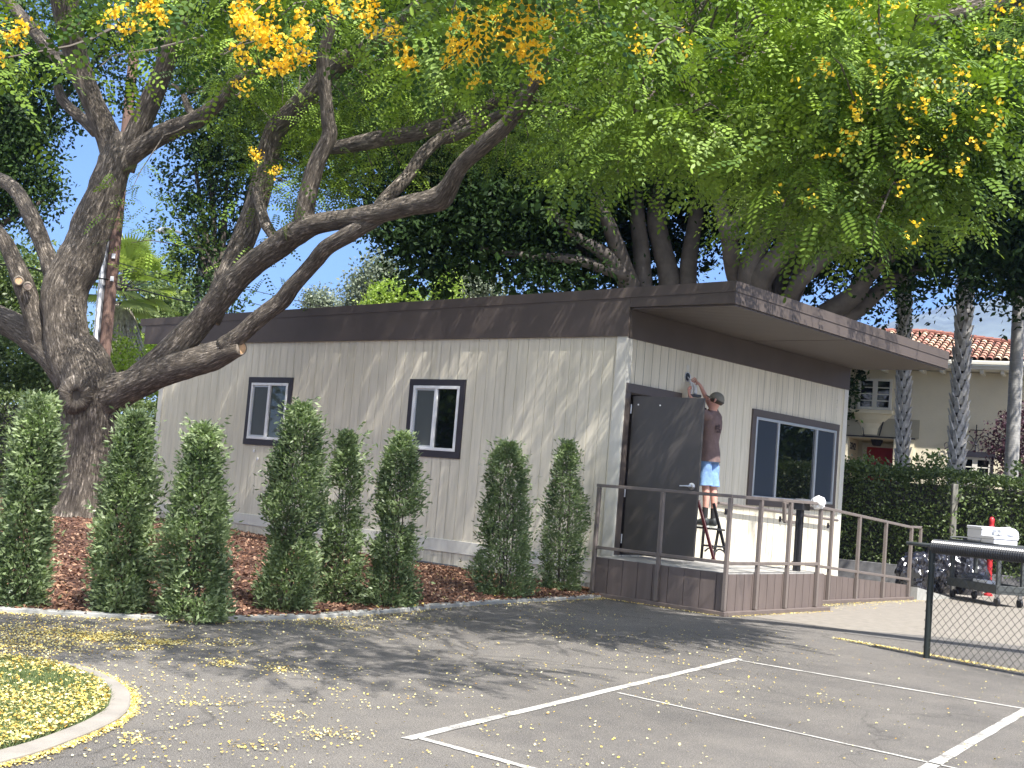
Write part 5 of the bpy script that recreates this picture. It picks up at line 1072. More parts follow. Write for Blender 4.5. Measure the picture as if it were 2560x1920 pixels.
simple_tree('background_tree', 'round bright lime tree just above the roofline', 985, 52, [(985, 745, 52, 1.0, .9, .55), (960, 765, 52, .9, .8, .4), (1015, 750, 52, .7, .7, .45)], 8000, .15, 'leaf_lime', .12, per=20, spread=.2)
simple_tree('background_tree', 'slim yellow green tree showing between two dark fig lobes', 1120, 54, [(1115, 720, 54, .55, .5, .6), (1110, 750, 54, .6, .5, .4), (1120, 690, 54, .35, .35, .4)], 5000, .15, 'leaf_lime', .1, per=20, spread=.18)
simple_tree('background_tree', 'pale olive tree over the roofline right of the slim yellow green one', 1180, 57, [(1170, 720, 57, .9, .9, .8), (1210, 730, 57, .9, .9, .6), (1245, 735, 57, .6, .6, .35), (1150, 700, 57, .8, .8, .5), (1180, 690, 58, .7, .7, .5)], 5600, .18, 'leaf_grey', .12, per=16, spread=.24)

# ------------------------------------------------------------------ hedges
def hedge(name, label, a, b_, w_, h, n, size, mat, z0=0.0, bumpy=.18, top=.12):
    a, b_ = np.array(a, float), np.array(b_, float); d = b_-a; Ln = np.linalg.norm(d); d /= Ln; nn = np.array([-d[1], d[0]])
    t = thing(name, label, 'hedge', (*((a+b_)/2), 0))
    core = MB(); core.obox((*((a+b_)/2), z0+(h-z0-.25)/2), (*d, 0), (*nn, 0), (0, 0, 1), (Ln-.2, w_-.45, h-z0-.25)); core.build('branches', 'bracket_dark', t)
    s = rng.uniform(0, Ln, n); u = rng.random(n); face = rng.random(n)
    pz = np.where(face < .75, z0+(h-z0)*u, h); pn = np.where(face < .45, -w_/2, np.where(face < .75, w_/2, rng.uniform(-w_/2, w_/2, n)))
    P = np.stack([a[0]+d[0]*s+nn[0]*pn, a[1]+d[1]*s+nn[1]*pn, pz], 1)
    nz = np.array([mn.noise(Vector(p)) for p in P*.9])+.6*np.array([mn.noise(Vector(p)) for p in P*2.6])
    P[:, :2] += np.outer(np.sign(pn)*nz*bumpy, nn); P[:, 2] += np.where(face >= .75, nz*top, 0)
    P += rng.normal(size=P.shape)*.05; foliage('foliage', P, size, mat, t, .5, .1); return t
hA = atD(1700, 1442, 31.0)[:2]; hB = atD(2110, 1442, 29.0)[:2]; hC = atD(2760, 1442, 26.6)[:2]; hE = hC+(hC-hB)*1.9
hA = hB+(hB-hC)*.75
hedge('hedge', 'long clipped dark hedge between the classroom and the cream house', hA+FH[:2]*.6, hE+FH[:2]*.6, 1.4, 2.52, 95000, .085, 'leaf_hedge', .30)
bd = unit(hC-hA); bw = thing('block_kerb', 'low dark concrete block wall running along the foot of the hedge', 'wall', (*((hA+hC)/2), 0)); Lw = np.linalg.norm(hC-hA); k = 0; s_ = 0.0
b = MB(); nrm = np.array([-bd[1], bd[0]])
while s_ < Lw:
    e_ = min(s_+.62, Lw); c = hA+bd*(s_+e_)/2-nrm*.17; b.obox((*c, .20), (*bd, 0), (*nrm, 0), (0, 0, 1), (e_-s_-.012, .2, .42), .008); s_ = e_
b.build('blocks', 'block_wall', bw)
b = MB(); c = (hA+hC)/2-nrm*.15; b.obox((*c, .19), (*bd, 0), (*nrm, 0), (0, 0, 1), (Lw, .17, .38)); b.build('mortar', 'bracket_dark', bw)
# taller sprays on top of the hedge
hedge('hedge', 'dark hedge behind the big trunk at the far left beyond the mulch', atD(-500, 1200, 33)[:2], atD(470, 1200, 34)[:2], 1.6, 2.75, 34000, .10, 'leaf_hedge', 0.0, .22)
hedge('hedge', 'boundary hedge along the playground on the right', (22, -30), (16, 22), 1.6, 2.6, 24000, .16, 'leaf_hedge', 0.0)
hq = [(2140, 1160, .9), (2172, 1158, .6), (2215, 1160, .6), (2270, 1158, .6), (2320, 1150, .7), (2340, 1155, .6), (2550, 1170, .6)]
gs = thing('flowering_shrub', 'taller leafy shrub sprays sticking up over the hedge before the red door', 'shrub', tuple(atD(2180, 1200, 29.2)*[1, 1, 0]))
Pq = np.concatenate([clumped(150, [(atD(a, b_+12, 29.0), (.35*s_, .3, .22))], 13, .09) for a, b_, s_ in hq]); foliage('foliage', Pq, .11, 'leaf_far', gs)
b = MB()
for a, b_, s_ in hq: MB().tube([atD(a, b_+70, 29.3), atD(a+2, b_+10, 29.1)], [.012, .006], 5).build('stem', 'branch_bark', gs)

# ------------------------------------------------------------------ shrubs along the kerb
def shrub(px, py, topx, topy, wpx, lab, seed, gaps=(), n=7000, z0=0.0, tone=0.0, prof=None):
    base = atz(px, py, .04); D = (base-CAM)@FH; T = atD(topx, topy, D); h = T[2]; w_ = wpx*D/F_PX/2; lean = (T-base); lean[2] = 0
    t = thing('columnar_shrub', lab, 'shrub', (base[0], base[1], .02), 'columnar shrubs planted in the mulch bed')
    r2 = np.random.default_rng(seed); n = int(n*1.05); m_ = int(n*2.2)
    u = r2.random(m_)**1.1; th = r2.uniform(0, 2*math.pi, m_)
    pf = prof or [(0, .80), (.08, .98), (.2, .92), (.35, .86), (.5, .95), (.62, .9), (.75, .72), (.87, .5), (.95, .3), (1.0, .06)]
    R_ = np.interp(u, [p[0] for p in pf], [p[1] for p in pf])*w_
    nz = np.array([mn.noise(Vector((math.cos(a)*1.3+seed, math.sin(a)*1.3, v_*h*2.1))) for a, v_ in zip(th, u)])
    nz2 = np.array([mn.noise(Vector((math.cos(a)*3+seed, math.sin(a)*3, v_*h*5.5))) for a, v_ in zip(th, u)])
    R_ = .84*R_*(1+.52*nz+.40*nz2)*(1.06-.22*u); rr = R_*np.sqrt(r2.uniform(.30, 1, m_))
    P = np.stack([base[0]+lean[0]*u+np.cos(th)*rr, base[1]+lean[1]*u+np.sin(th)*rr, .03+u*h], 1)
    keep = nz2*.8+nz*.5 > -.33
    for gu, gs_, side in gaps:
        lat = (P-base-np.outer(u, lean))@RT; keep &= ~((np.abs(u-gu) < gs_) & (lat*side > .12*w_))
    P = P[keep][:n]; P[:, :] += r2.normal(size=P.shape)*.02
    sprig = r2.random(len(P)) < .10; P[sprig] += np.stack([np.cos(th[keep][:n][sprig])*.07, np.sin(th[keep][:n][sprig])*.07, np.full(sprig.sum(), .05)], 1)*r2.random((sprig.sum(), 1))*1.6
    sh_ = []
    for k in range(26):   # stray shoots
        z_ = r2.uniform(.12, 1.0); a = r2.uniform(0, 6.28); r0 = np.interp(z_, [p[0] for p in pf], [p[1] for p in pf])*w_*.8; ln2 = r2.uniform(.10, .26); o_ = base+lean*z_+np.array([math.cos(a)*r0, math.sin(a)*r0, h*z_*.97])
        d_ = np.array([math.cos(a)*.7, math.sin(a)*.7, .9]); q_ = r2.random((11, 1)); sh_.append(o_+d_*q_*ln2+r2.normal(size=(11, 3))*.012)
    P = np.concatenate([P]+sh_)
    ax = base+np.outer((P[:, 2]-.03)/h, lean); out = unit(P-np.stack([ax[:, 0], ax[:, 1], P[:, 2]], 1)); out[:, 2] += .55
    tn = np.array([.5+.8*mn.noise(Vector(p)) for p in P*3.0])
    quads('foliage', leaves(P, .062, .36, 0, out), 'leaf_shrub', t, rnd=np.clip(tn*.75+r2.random(len(P))*.38+tone, 0, 1))
    b = MB()
    for k in range(4):
        a = 2*math.pi*k/4+seed; b.tube([base+np.array([math.cos(a)*.04, math.sin(a)*.04, -.05]), base+lean*.4+np.array([math.cos(a)*w_*.25, math.sin(a)*w_*.25, h*.4]), base+lean*.85+np.array([math.cos(a)*w_*.2, math.sin(a)*w_*.2, h*.85])], [.013, .009, .005], 6)
    for k in range(24):
        z_ = r2.uniform(.08, .85); a = r2.uniform(0, 6.28); c = base+lean*z_+np.array([0, 0, h*z_]); b.tube([c, c+np.array([math.cos(a)*w_*.7, math.sin(a)*w_*.7, .16])], [.006, .003], 4, False)
    b.build('stem', 'branch_bark', t)
SH = [(42, 1512, 102, 1005, 150, 'tall broad columnar shrub at the far left, left of the big trunk', 11, (), 13000, [(0, .95), (.1, 1.05), (.3, .85), (.5, .85), (.7, .8), (.85, .65), (.95, .4), (1, .1)]),
      (292, 1528, 340, 1045, 148, 'grey green columnar shrub directly in front of the big trunk', 23, (), 13000, [(0, .7), (.1, .9), (.3, .95), (.5, 1.02), (.7, .9), (.8, .65), (.93, .5), (1, .2)]),
      (478, 1542, 510, 1075, 185, 'wide based tapering shrub, third from the left, before the end of the classroom', 37, (), 14000, [(0, .95), (.1, 1.0), (.3, 1.02), (.45, 1.0), (.6, .85), (.75, .62), (.85, .5), (.95, .4), (1, .1)]),
      (715, 1524, 755, 1020, 165, 'tallest columnar shrub overlapping the small left window', 41, (), 14000, [(0, .85), (.1, .95), (.2, .75), (.35, .8), (.5, 1.0), (.6, .9), (.75, .88), (.88, .7), (.96, .35), (1, .1)]),
      (845, 1506, 870, 1090, 125, 'slim shrub with gaps standing close behind the tallest one', 53, ((.62, .05, -1),), 8000, [(0, .8), (.15, 1.0), (.35, .8), (.5, .7), (.62, .95), (.8, .7), (.9, .45), (1, .15)]),
      (975, 1513, 1008, 1095, 125, 'columnar shrub with a gap at mid height below the second small window', 67, ((.5, .035, 1),), 10000, [(0, 1.0), (.1, 1.0), (.2, .8), (.35, .95), (.5, .75), (.6, .95), (.75, .95), (.88, .8), (.95, .4), (1, .1)]),
      (1262, 1488, 1268, 1115, 150, 'bushy double topped shrub against the wall, second from the deck', 79, (), 11000, [(0, .85), (.1, .95), (.35, 1.0), (.6, .9), (.75, .75), (.85, .7), (.93, .55), (1, .2)]),
      (1402, 1476, 1420, 1112, 122, 'narrow pointed shrub nearest the deck corner', 83, (), 8500, [(0, .75), (.1, .85), (.35, .98), (.5, .95), (.65, .85), (.78, .6), (.9, .45), (1, .08)])]
for a in SH: shrub(a[0], a[1], a[2], a[3], a[4], a[5], a[6], a[7], a[8], prof=a[9])
# ------------------------------------------------------------------ mulch bed, kerbs, markings
kerb_px = [(1530, 1492), (1480, 1497), (1380, 1503), (1270, 1509), (1100, 1521), (950, 1536), (800, 1547), (640, 1553), (480, 1552), (350, 1550), (200, 1543), (100, 1538), (0, 1532), (-150, 1522), (-400, 1505)]
kp_ = [atz(*p)[:2] for p in kerb_px]
def ribbon(pts, off0, off1, z0, z1, name, mat, label=None, cat=None, kind=None, bev=.01):
    pts = [np.array(p) for p in pts]; T = [unit(pts[min(i+1, len(pts)-1)]-pts[max(i-1, 0)]) for i in range(len(pts))]; Nn = [np.array([-t[1], t[0]]) for t in T]
    b = MB(); V = []; 
    for p, n_ in zip(pts, Nn):
        o0, o1 = sorted((off0, off1))
        V += [(*(p+n_*o0), z0), (*(p+n_*o0), z1-bev), (*(p+n_*(o0+bev)), z1), (*(p+n_*(o1-bev)), z1), (*(p+n_*o1), z1-bev), (*(p+n_*o1), z0)]
    F = [(i*6+k, i*6+k+1, i*6+7+k, i*6+6+k) for i in range(len(pts)-1) for k in range(5)]+[(0, 1, 2, 3, 4, 5), tuple((len(pts)-1)*6+k for k in (5, 4, 3, 2, 1, 0))]
    o = b.add(V, F).build(name, mat, org=(*pts[0], 0)); return tag(o, label, cat, kind=kind)
ksp = [p[:2] for p in spline([np.array([*p, 0]) for p in kp_], 5)]
ribbon(ksp, -.14, .0, -.05, .045, 'kerb', 'concrete_grey', kind='structure')
# bed surface, gently mounded under the tree
MUL = []
def mz(x, y):
    dk = min(np.hypot(x-p[0], y-p[1]) for p in ksp[::2])
    e = .03+.03*min(1, dk/1.2)+.30*math.exp(-((x+10.3)**2+(y+3.0)**2)/9.0)*min(1, dk/2.5)
    return e+.018*mn.noise(Vector((x*2, y*2, 0)))+.008*mn.noise(Vector((x*9, y*9, 0)))
b = MB(); rows = []; nI = 70; nJ = 26
for i, t_ in enumerate(np.linspace(0, len(ksp)-1, nI)):
    k = int(min(len(ksp)-2, t_)); p = ksp[k]*(1-(t_-k))+ksp[k+1]*(t_-k)
    s_ = t_/(len(ksp)-1); e = np.array([-.2-22*s_**.9, -.03 if s_ < .72 else -.03+6*(s_-.72)])
    for j in range(nJ):
        q = p*(1-(j/(nJ-1))**1.3)+e*(j/(nJ-1))**1.3; rows.append((q[0], q[1], mz(q[0], q[1])))
b.add(rows, [(i*nJ+j, i*nJ+j+1, (i+1)*nJ+j+1, (i+1)*nJ+j) for i in range(nI-1) for j in range(nJ-1)]).build('mulch_bed', 'mulch', org=(0, -4, 0), smooth='all', kind='structure')
MR = np.array(rows).reshape(nI, nJ, 3)
def on_mulch(n):
    i = rng.uniform(0, nI-1.001, n); j = (rng.random(n)**.8)*(nJ-1.001); a, c = i.astype(int), j.astype(int); u, v_ = (i-a)[:, None], (j-c)[:, None]
    return MR[a, c]*(1-u)*(1-v_)+MR[a+1, c]*u*(1-v_)+MR[a, c+1]*(1-u)*v_+MR[a+1, c+1]*u*v_
def flat_bits(P, size, lift=.006, tilt=.35, asp=.5):
    n = len(P); D = np.stack([rng.normal(size=n), rng.normal(size=n), rng.normal(size=n)*tilt*.5], 1); Nn = np.stack([rng.normal(size=n)*tilt, rng.normal(size=n)*tilt, np.ones(n)], 1)
    X = unit(D); Y = unit(np.cross(Nn, X)); s = (size*rng.uniform(.6, 1.5, n))[:, None]; c = P+np.array([0, 0, lift])
    return np.stack([c-X*s*.5, c+Y*s*asp*.5+np.array([0, 0, .2])*s*rng.random((n, 1)), c+X*s*.5, c-Y*s*asp*.5], 1)
quads('bark_chips', flat_bits(on_mulch(42000), .055, .012, .8, .4), 'chips', kind='stuff', label='red brown bark chips strewn over the planting bed', cat='mulch', org=(0, -4, 0))
# lawn island with its curved kerb
out_px = [(-160, 1968), (0, 1916), (96, 1889), (174, 1860), (251, 1828), (299, 1802), (322, 1777), (326, 1750), (318, 1731), (289, 1710), (251, 1691), (193, 1673), (135, 1660), (77, 1652), (0, 1646), (-160, 1636)]
in_px = [(-160, 1935), (0, 1887), (67, 1868), (154, 1837), (212, 1812), (260, 1783), (272, 1760), (272, 1745), (258, 1723), (222, 1702), (174, 1683), (125, 1669), (77, 1660), (30, 1655), (0, 1653), (-160, 1645)]
O_ = spline([np.array([*atz(*p)[:2], 0]) for p in out_px], 4); I_ = spline([np.array([*atz(*p)[:2], 0]) for p in in_px], 4)
b = MB(); n_ = len(O_); V = []
for o_, i_ in zip(O_, I_): V += [(o_[0], o_[1], -.03), (o_[0], o_[1], .022), (*(o_[:2]*.94+i_[:2]*.06), .03), (*(o_[:2]*.06+i_[:2]*.94), .03), (i_[0], i_[1], .022), (i_[0], i_[1], -.03)]
b.add(V, [(i*6+k, i*6+k+1, i*6+7+k, i*6+6+k) for i in range(n_-1) for k in range(5)]).build('lawn_kerb', 'concrete', org=O_[20], kind='structure')
b = MB(); b.add([(p[0], p[1], .012) for p in I_], [tuple(range(len(I_)))]); b.build('lawn', 'lawn_soil', org=I_[20], kind='structure')
lawnp = [tuple(p[:2]) for p in I_]
def in_region(n, poly):
    P = np.array(poly); out = np.zeros((0, 2))
    while len(out) < n:
        q = rng.uniform(P.min(0), P.max(0), (n*2, 2)); out = np.concatenate([out, q[inpoly(q[:, 0], q[:, 1], poly)]])
    return out[:n]
g2 = in_region(52000, lawnp); P = np.concatenate([g2, np.full((len(g2), 1), .012)], 1); n_ = len(P)
dx = rng.normal(size=(n_, 3))*.35+np.array([0, 0, 1]); dx = unit(dx); side = unit(np.cross(dx, rng.normal(size=(n_, 3)))); hgt = rng.uniform(.025, .06, (n_, 1))
quads('grass', np.stack([P-side*.003, P+side*.003, P+dx*hgt+side*.001, P+dx*hgt-side*.001], 1), 'grass_blade', kind='stuff', label='short green grass on the curved lawn corner', cat='grass', org=I_[20])
# painted court lines
def line(p, q, w0, w1, name='court_line'):
    a, c = atz(*p), atz(*q); d = unit(c-a); n2 = np.array([-d[1], d[0], 0]); a[2] = c[2] = .005
    N_ = 24; V = []
    for k in range(N_+1):
        t_ = k/N_; w_ = w0*(1-t_)+w1*t_; c_ = a*(1-t_)+c*t_; e1, e2 = rng.normal()*.003, rng.normal()*.003; V += [c_+n2*(w_/2+e1), c_-n2*(w_/2+e2)]
    MB().add(V, [(2*k, 2*k+1, 2*k+3, 2*k+2) for k in range(N_)]).build(name, 'road_paint', org=a, kind='structure')
line((1848, 1648), (1016, 1849), .08, .08); line((1838, 1650), (2680, 1793), .055, .055); line((1050, 1846), (1480, 1965), .06, .06)
line((1545, 1733), (2400, 1925), .035, .035); line((2566, 1776), (2200, 1990), .085, .085)
sheet('asphalt_apron', [tuple(atz(*p)[:2]) for p in ((1880, 1542), (2060, 1520), (2290, 1492), (2900, 1492), (2900, 1650), (2700, 1632), (2340, 1592), (2120, 1575))], .003, 'asphalt_pale')
sheet('dark_band', [tuple(atz(*p)[:2]) for p in ((2120, 1575), (2340, 1592), (2700, 1632), (2700, 1656), (2330, 1610), (2110, 1584))], .004, 'asphalt_dark')
sheet('path', [tuple(atz(*p)[:2]) for p in ((2300, 1470), (2900, 1480), (2900, 1500), (2280, 1492))], .006, 'concrete')

# ------------------------------------------------------------------ fallen petals
def gp(px, py): return atz(px, py)[:2]
pts = []
def patch(n, px, py, sx, sy):
    a = rng.normal(px, sx, n); c = rng.normal(py, sy, n); pts.extend(gp(x, y) for x, y in zip(a, c) if y > 1500)
n_ = 15000
near = in_region(n_, [gp(-50, 1935), gp(2620, 1935), gp(2620, 1690), gp(2100, 1600), gp(1600, 1560), gp(1450, 1505), gp(900, 1550), gp(-50, 1545)])
nzv = np.array([mn.noise(Vector((a*.8, c*.8, 5)))+.6*mn.noise(Vector((a*3, c*3, 5))) for a, c in near]); pq = proj(np.concatenate([near, np.zeros((len(near), 1))], 1))
wl = np.clip(1.25-pq[:, 0]/1900, .16, 1.2); near = near[rng.random(len(near)) < wl*np.clip(.55+nzv*1.3, .06, 1)]; pts.extend(near)
for a in [(2600, 90, 1585, 120, 16), (1500, 60, 1620, 110, 14), (700, 250, 1590, 60, 5), (420, 250, 1600, 30, 3), (450, 390, 1607, 30, 3), (300, 330, 1622, 40, 4), (260, 420, 1610, 30, 3), (240, 560, 1660, 25, 6), (200, 700, 1675, 30, 6), (260, 830, 1560, 50, 4), (220, 900, 1572, 40, 4), (150, 1000, 1548, 60, 4), (200, 570, 1610, 40, 6), (160, 820, 1840, 50, 8), (110, 330, 1850, 20, 10), (100, 650, 1870, 60, 10), (90, 720, 1795, 30, 10), (120, 500, 1760, 60, 6), (110, 400, 1540, 40, 4),
          (20, 1215, 1830, 14, 8), (220, 1960, 1515, 50, 4), (260, 2080, 1517, 60, 6), (160, 1700, 1590, 200, 15), (40, 2060, 1755, 50, 12), (80, 1930, 1528, 40, 4)]: patch(*a)
for k in range(2600):   # against the fence
    t_ = rng.random()
    if mn.noise(Vector((t_*26, 1, 0))) < -.15 and rng.random() < .8: continue
    c = gp(2090, 1597)*(1-t_)+gp(2640, 1697)*t_; w_ = .05+.06*t_; pts.append(c+rng.normal(size=2)*[.05, .05])
Oa = np.array([p[:2] for p in O_]); 
for k in range(3600):
    i = rng.integers(0, len(Oa)-1); t_ = rng.random(); c = Oa[i]*(1-t_)+Oa[i+1]*t_; pts.append(c+unit(c-np.array([2.5, -11.6]))*abs(rng.normal()*.035+.012))
ka = np.array(ksp)
for k in range(2200):
    i = rng.integers(0, len(ka)-1); t_ = rng.random(); c = ka[i]*(1-t_)+ka[i+1]*t_; tg = unit(ka[i+1]-ka[i]); pts.append(c+np.array([-tg[1], tg[0]])*abs(rng.normal()*.12+.02))
for k in range(900):
    pts.append(np.array([rng.uniform(0, DKX), DKY0-.09-abs(rng.normal()*.06)]) if k % 2 else np.array([DKX+.09+abs(rng.normal()*.06), rng.uniform(DKY0, DKY1)]))
for k in range(900): pts.append(np.array([RPX+.1+abs(rng.normal()*.14), rng.uniform(DKY1+.1, RPY1)]))
pts = np.array(pts); z_ = np.full(len(pts), .006)
Pp = np.concatenate([pts, z_[:, None]], 1)
okk = ~((Pp[:, 0] < DKX+.08) & (Pp[:, 1] > DKY0-.08) & (Pp[:, 1] < DKY1) & (Pp[:, 0] > 0)); Pp = Pp[okk]
quads('fallen_petals', flat_bits(Pp, .015, .006, .35, .9), 'petals', kind='stuff', label='yellow petals scattered over the asphalt and piled along the kerbs and fence', cat='petals', org=(4, -6, 0))
# a ring of petals on the lawn, thick along the kerb
l2 = in_region(15000, lawnp); Ia = np.array([p[:2] for p in I_]); dd_ = np.min(np.linalg.norm(l2[:, None]-Ia[None], axis=2), 1)
nz = np.array([mn.noise(Vector((a*1.6, c*1.6, 9))) for a, c in l2]); l2 = l2[rng.random(len(l2)) < np.clip(.24+.8*np.exp(-dd_/.25)+nz*.5, .10, 1)]
quads('fallen_petals', flat_bits(np.concatenate([l2, rng.uniform(.03, .055, (len(l2), 1))], 1), .020, .006, .5, .9), 'petals', kind='stuff', label='yellow petals thickly covering the grass inside the curved lawn kerb', cat='petals', org=I_[20])
m2 = on_mulch(2600); m2 = m2[rng.random(len(m2)) < np.exp(-np.min(np.linalg.norm(m2[:, None, :2]-ka[None, ::3], axis=2), 1)/1.2)]
quads('fallen_petals', flat_bits(m2, .026, .02, .5, .9), 'petals', kind='stuff', label='scattered yellow petals lying on the bark mulch between the shrubs', cat='petals', org=(0, -5, 0))

# ------------------------------------------------------------------ chain link fence
fp = atz(2316, 1645); fq = atz(2600, 1699); fd = unit(fq-fp); fL = 3.4; FHt = 1.24
fence = thing('chain_link_fence', 'black chain link fence with corrugated pipe padding along its top rail', 'fence', fp)
MB().tube([fp+np.array([0, 0, -.05]), fp+np.array([0, 0, FHt])], .036, 14).build('post', 'fence_post', fence, smooth=True)
MB().tube([fp+fd*3.0+np.array([0, 0, -.05]), fp+fd*3.0+np.array([0, 0, FHt])], .036, 14).build('post', 'fence_post', fence, smooth=True)
MB().tube([fp-fd*.34+np.array([0, 0, FHt+.01]), fp+fd*fL+np.array([0, 0, FHt+.01])], .022, 12).build('top_rail', 'cart_grey', fence, smooth=True)
pr_ = []; rr = []; k = 0; s_ = .0
while s_ < fL-.02:
    pr_.append(fp+fd*s_+np.array([0, 0, FHt+.005])); rr.append(.082 if k % 2 == 0 else .070); s_ += .014; k += 1
rr[0] = .045; MB().tube(pr_, rr, 18).build('rail_padding', 'corrugated', fence)
b = MB(); dm = .092; vs_ = .050; wr = .0032; H_ = FHt-.06; nrow = int(H_/vs_); ncol = int(fL/dm)+1
side_ = np.array([-fd[1], fd[0], 0])
for c_ in range(2*ncol):
    pp_ = []
    for r_ in range(nrow+1):
        x_ = -.05+c_*dm/2+(dm/2 if (r_+c_) % 2 else -dm*.02); pp_.append(fp+fd*x_+side_*(.004 if r_ % 2 else -.004)+np.array([0, 0, .015+r_*vs_]))
    b.tube(pp_, wr, 4, False)
b.build('mesh', 'link_wire', fence)
b = MB()
for zz in (.12, .6, 1.05): b.tube([fp+side_*.04+np.array([0, 0, zz])+fd*a_*.03+side_*(-.04+.045*math.cos(a_*1.5)) for a_ in (-1.2, -.6, 0, .6, 1.2)], .003, 5)
b.build('tie', 'steel', fence)

# ------------------------------------------------------------------ utility cart with boxes, bags, riser, post
DC = 24.5
def cp(px, py, D=DC): return atD(px, py, D)
cA = atz(2370, 1500); cA = atD(2372, 1488, 24.2); cA[2] = 0
def gd(px, py, D): p = atD(px, py, D); p[2] = 0; return p
c0 = gd(2366, 1480, 25.0); c1 = gd(2490, 1490, 23.2); cd = unit(c1-c0); cn = np.array([-cd[1], cd[0], 0]); CL = np.linalg.norm(c1-c0); CW = .62
cart = thing('utility_cart', 'dark grey two shelf utility cart with black casters behind the chain link fence', 'cart', (c0+c1)/2+cn*CW/2)
def cbox(b, u0, u1, v0, v1, z0, z1, bev=.006): c = c0+cd*(u0+u1)/2+cn*(v0+v1)/2; b.obox((c[0], c[1], (z0+z1)/2), cd, cn, (0, 0, 1), (u1-u0, v1-v0, z1-z0), bev); return b
zt, zl = 1.02, .26
for z_, nm in ((zl, 'lower_shelf'), (zt, 'upper_shelf')):
    b = MB(); cbox(b, 0, CL, 0, CW, z_, z_+.03); cbox(b, 0, CL, -.001, .025, z_-.03, z_+.13); cbox(b, 0, CL, CW-.025, CW+.001, z_-.03, z_+.13); cbox(b, 0, .025, .026, CW-.026, z_-.03, z_+.13); cbox(b, CL-.025, CL, .026, CW-.026, z_-.03, z_+.13); b.build(nm, 'cart_grey', cart)
for u in (.03, CL-.10):
    for v_ in (.03, CW-.10): MB().box if False else cbox(MB(), u, u+.07, v_, v_+.07, zl+.03, zt).build('leg', 'cart_grey', cart)
for u in (.10, CL-.10):
    for v_ in (.08, CW-.08):
        c = c0+cd*u+cn*v_; b = MB(); b.cyl(c+np.array([0, 0, .085])-cn*.022, c+np.array([0, 0, .085])+cn*.022, .085, n=18); wh = b.build('caster', 'black_plastic', cart)
        b = MB(); b.obox((c[0], c[1], .18), cd, cn, (0, 0, 1), (.06, .07, .09), .004); b.build('fork', 'steel', wh)
b = MB(); b.tube(spline([c0+cd*(-.02)+cn*.08+np.array([0, 0, zt+.1]), c0+cd*(-.14)+cn*.12+np.array([0, 0, zt+.16]), c0+cd*(-.14)+cn*(CW-.12)+np.array([0, 0, zt+.16]), c0-cd*.02+cn*(CW-.08)+np.array([0, 0, zt+.1])], 4), .018, 8); b.build('handle', 'cart_grey', cart)
def cobj(name, lab, cat, mat, u0, u1, v0, v1, z0, z1, lid=True):
    c = c0+cd*(u0+u1)/2+cn*(v0+v1)/2; t = thing(name, lab, cat, (c[0], c[1], z0))
    cbox(MB(), u0, u1, v0, v1, z0, z1-(.06 if lid else 0), .012).build('body', mat, t)
    if lid: cbox(MB(), u0-.012, u1+.012, v0-.012, v1+.012, z1-.058, z1, .012).build('lid', mat, t)
zs = zt+.03
cobj('foam_box', 'white foam box under the tilted upper one on the cart', 'box', 'foam_white', .62, 1.08, .05, .55, zs, zs+.17)
cobj('foam_box', 'topmost white foam box, stacked highest on the cart', 'box', 'foam_white', .60, 1.14, .04, .56, zs+.172, zs+.40)
cobj('foam_box', 'white foam box at the right end of the cart top beside the crumpled wrapping', 'box', 'foam_white', 1.16, 1.62, .02, .5, zs+.02, zs+.24)
c = c0+cd*1.30+cn*.45+np.array([0, 0, zs+.30]); crumple(c, (.22, .18, .12), 3, .35, 3, 'wrapping', 'foam_white', 5, label='crumpled white wrapping heaped behind the right hand foam box', cat='wrapping')
c = c0+cd*.22+cn*.3
t = thing('foam_cup', 'white domed foam lid at the left end of the cart top', 'lid', (c[0], c[1], zs)); MB().lathe((c[0], c[1], zs), [(.12, 0), (.12, .08), (.09, .13), (.04, .15), (0, .152)], 16).build('dome', 'foam_white', t, smooth=True)
for k, (u, lab) in enumerate(((.38, 'smoky clear plastic tray on the cart beside the white dome'), (.56, 'second smoky plastic tray leaning against the foam boxes'))):
    c = c0+cd*u+cn*.2; t = thing('plastic_tray', lab, 'tray', (c[0], c[1], zs)); b = MB(); b.lathe((c[0], c[1], zs), [(0, .01), (.09, .01), (.11, .14), (.125, .145), (.12, .15), (.1, .14), (.08, .02)], 18); b.build('tray', 'grey_plastic', t, smooth=True)
cobj('cardboard_slab', 'thin white slab lying on the lower shelf of the cart', 'slab', 'foam_white', .88, 1.40, .05, .3, zl+.12, zl+.18, False)
c = c0+cd*.55+cn*.25+np.array([0, 0, zl+.16]); crumple(c, (.30, .16, .10), 3, .4, 3, 'plastic_sheet', 'grey_plastic', 9, label='crumpled grey blue plastic sheet spilling from the cart\'s lower shelf', cat='plastic')
for k, (px, py, D, rx_, rz_, lab) in enumerate([(2286, 1466, 25.4, .38, .44, 'shiny black bin bag standing nearest the ramp railing'), (2335, 1469, 26.0, .40, .52, 'shiny black bin bag in the middle behind the fence post'), (2405, 1466, 26.2, .50, .52, 'largest shiny black bin bag seen through the cart')]):
    p = gd(px, py, D); p[2] = rz_*.82
    o = crumple(p, (rx_, rx_*.9, rz_), 4, .30, 1.7, 'bin_bag', 'bag_plastic', 20+k*7, label=lab, cat='bin bag', group='black bin bags beside the cart', flat=.12)
    o.data.polygons.foreach_set('use_smooth', [False]*len(o.data.polygons))
p = gd(2472, 1450, 26.2)
ri = thing('standpipe', 'red painted standpipe with rounded cap standing before the hedge', 'standpipe', p)
b = MB(); b.lathe(p, [(.09, 0), (.09, .04), (.058, .06), (.058, 1.30), (.062, 1.32), (.062, 1.36)], 18); b.build('pipe', 'red_paint', ri, smooth=True)
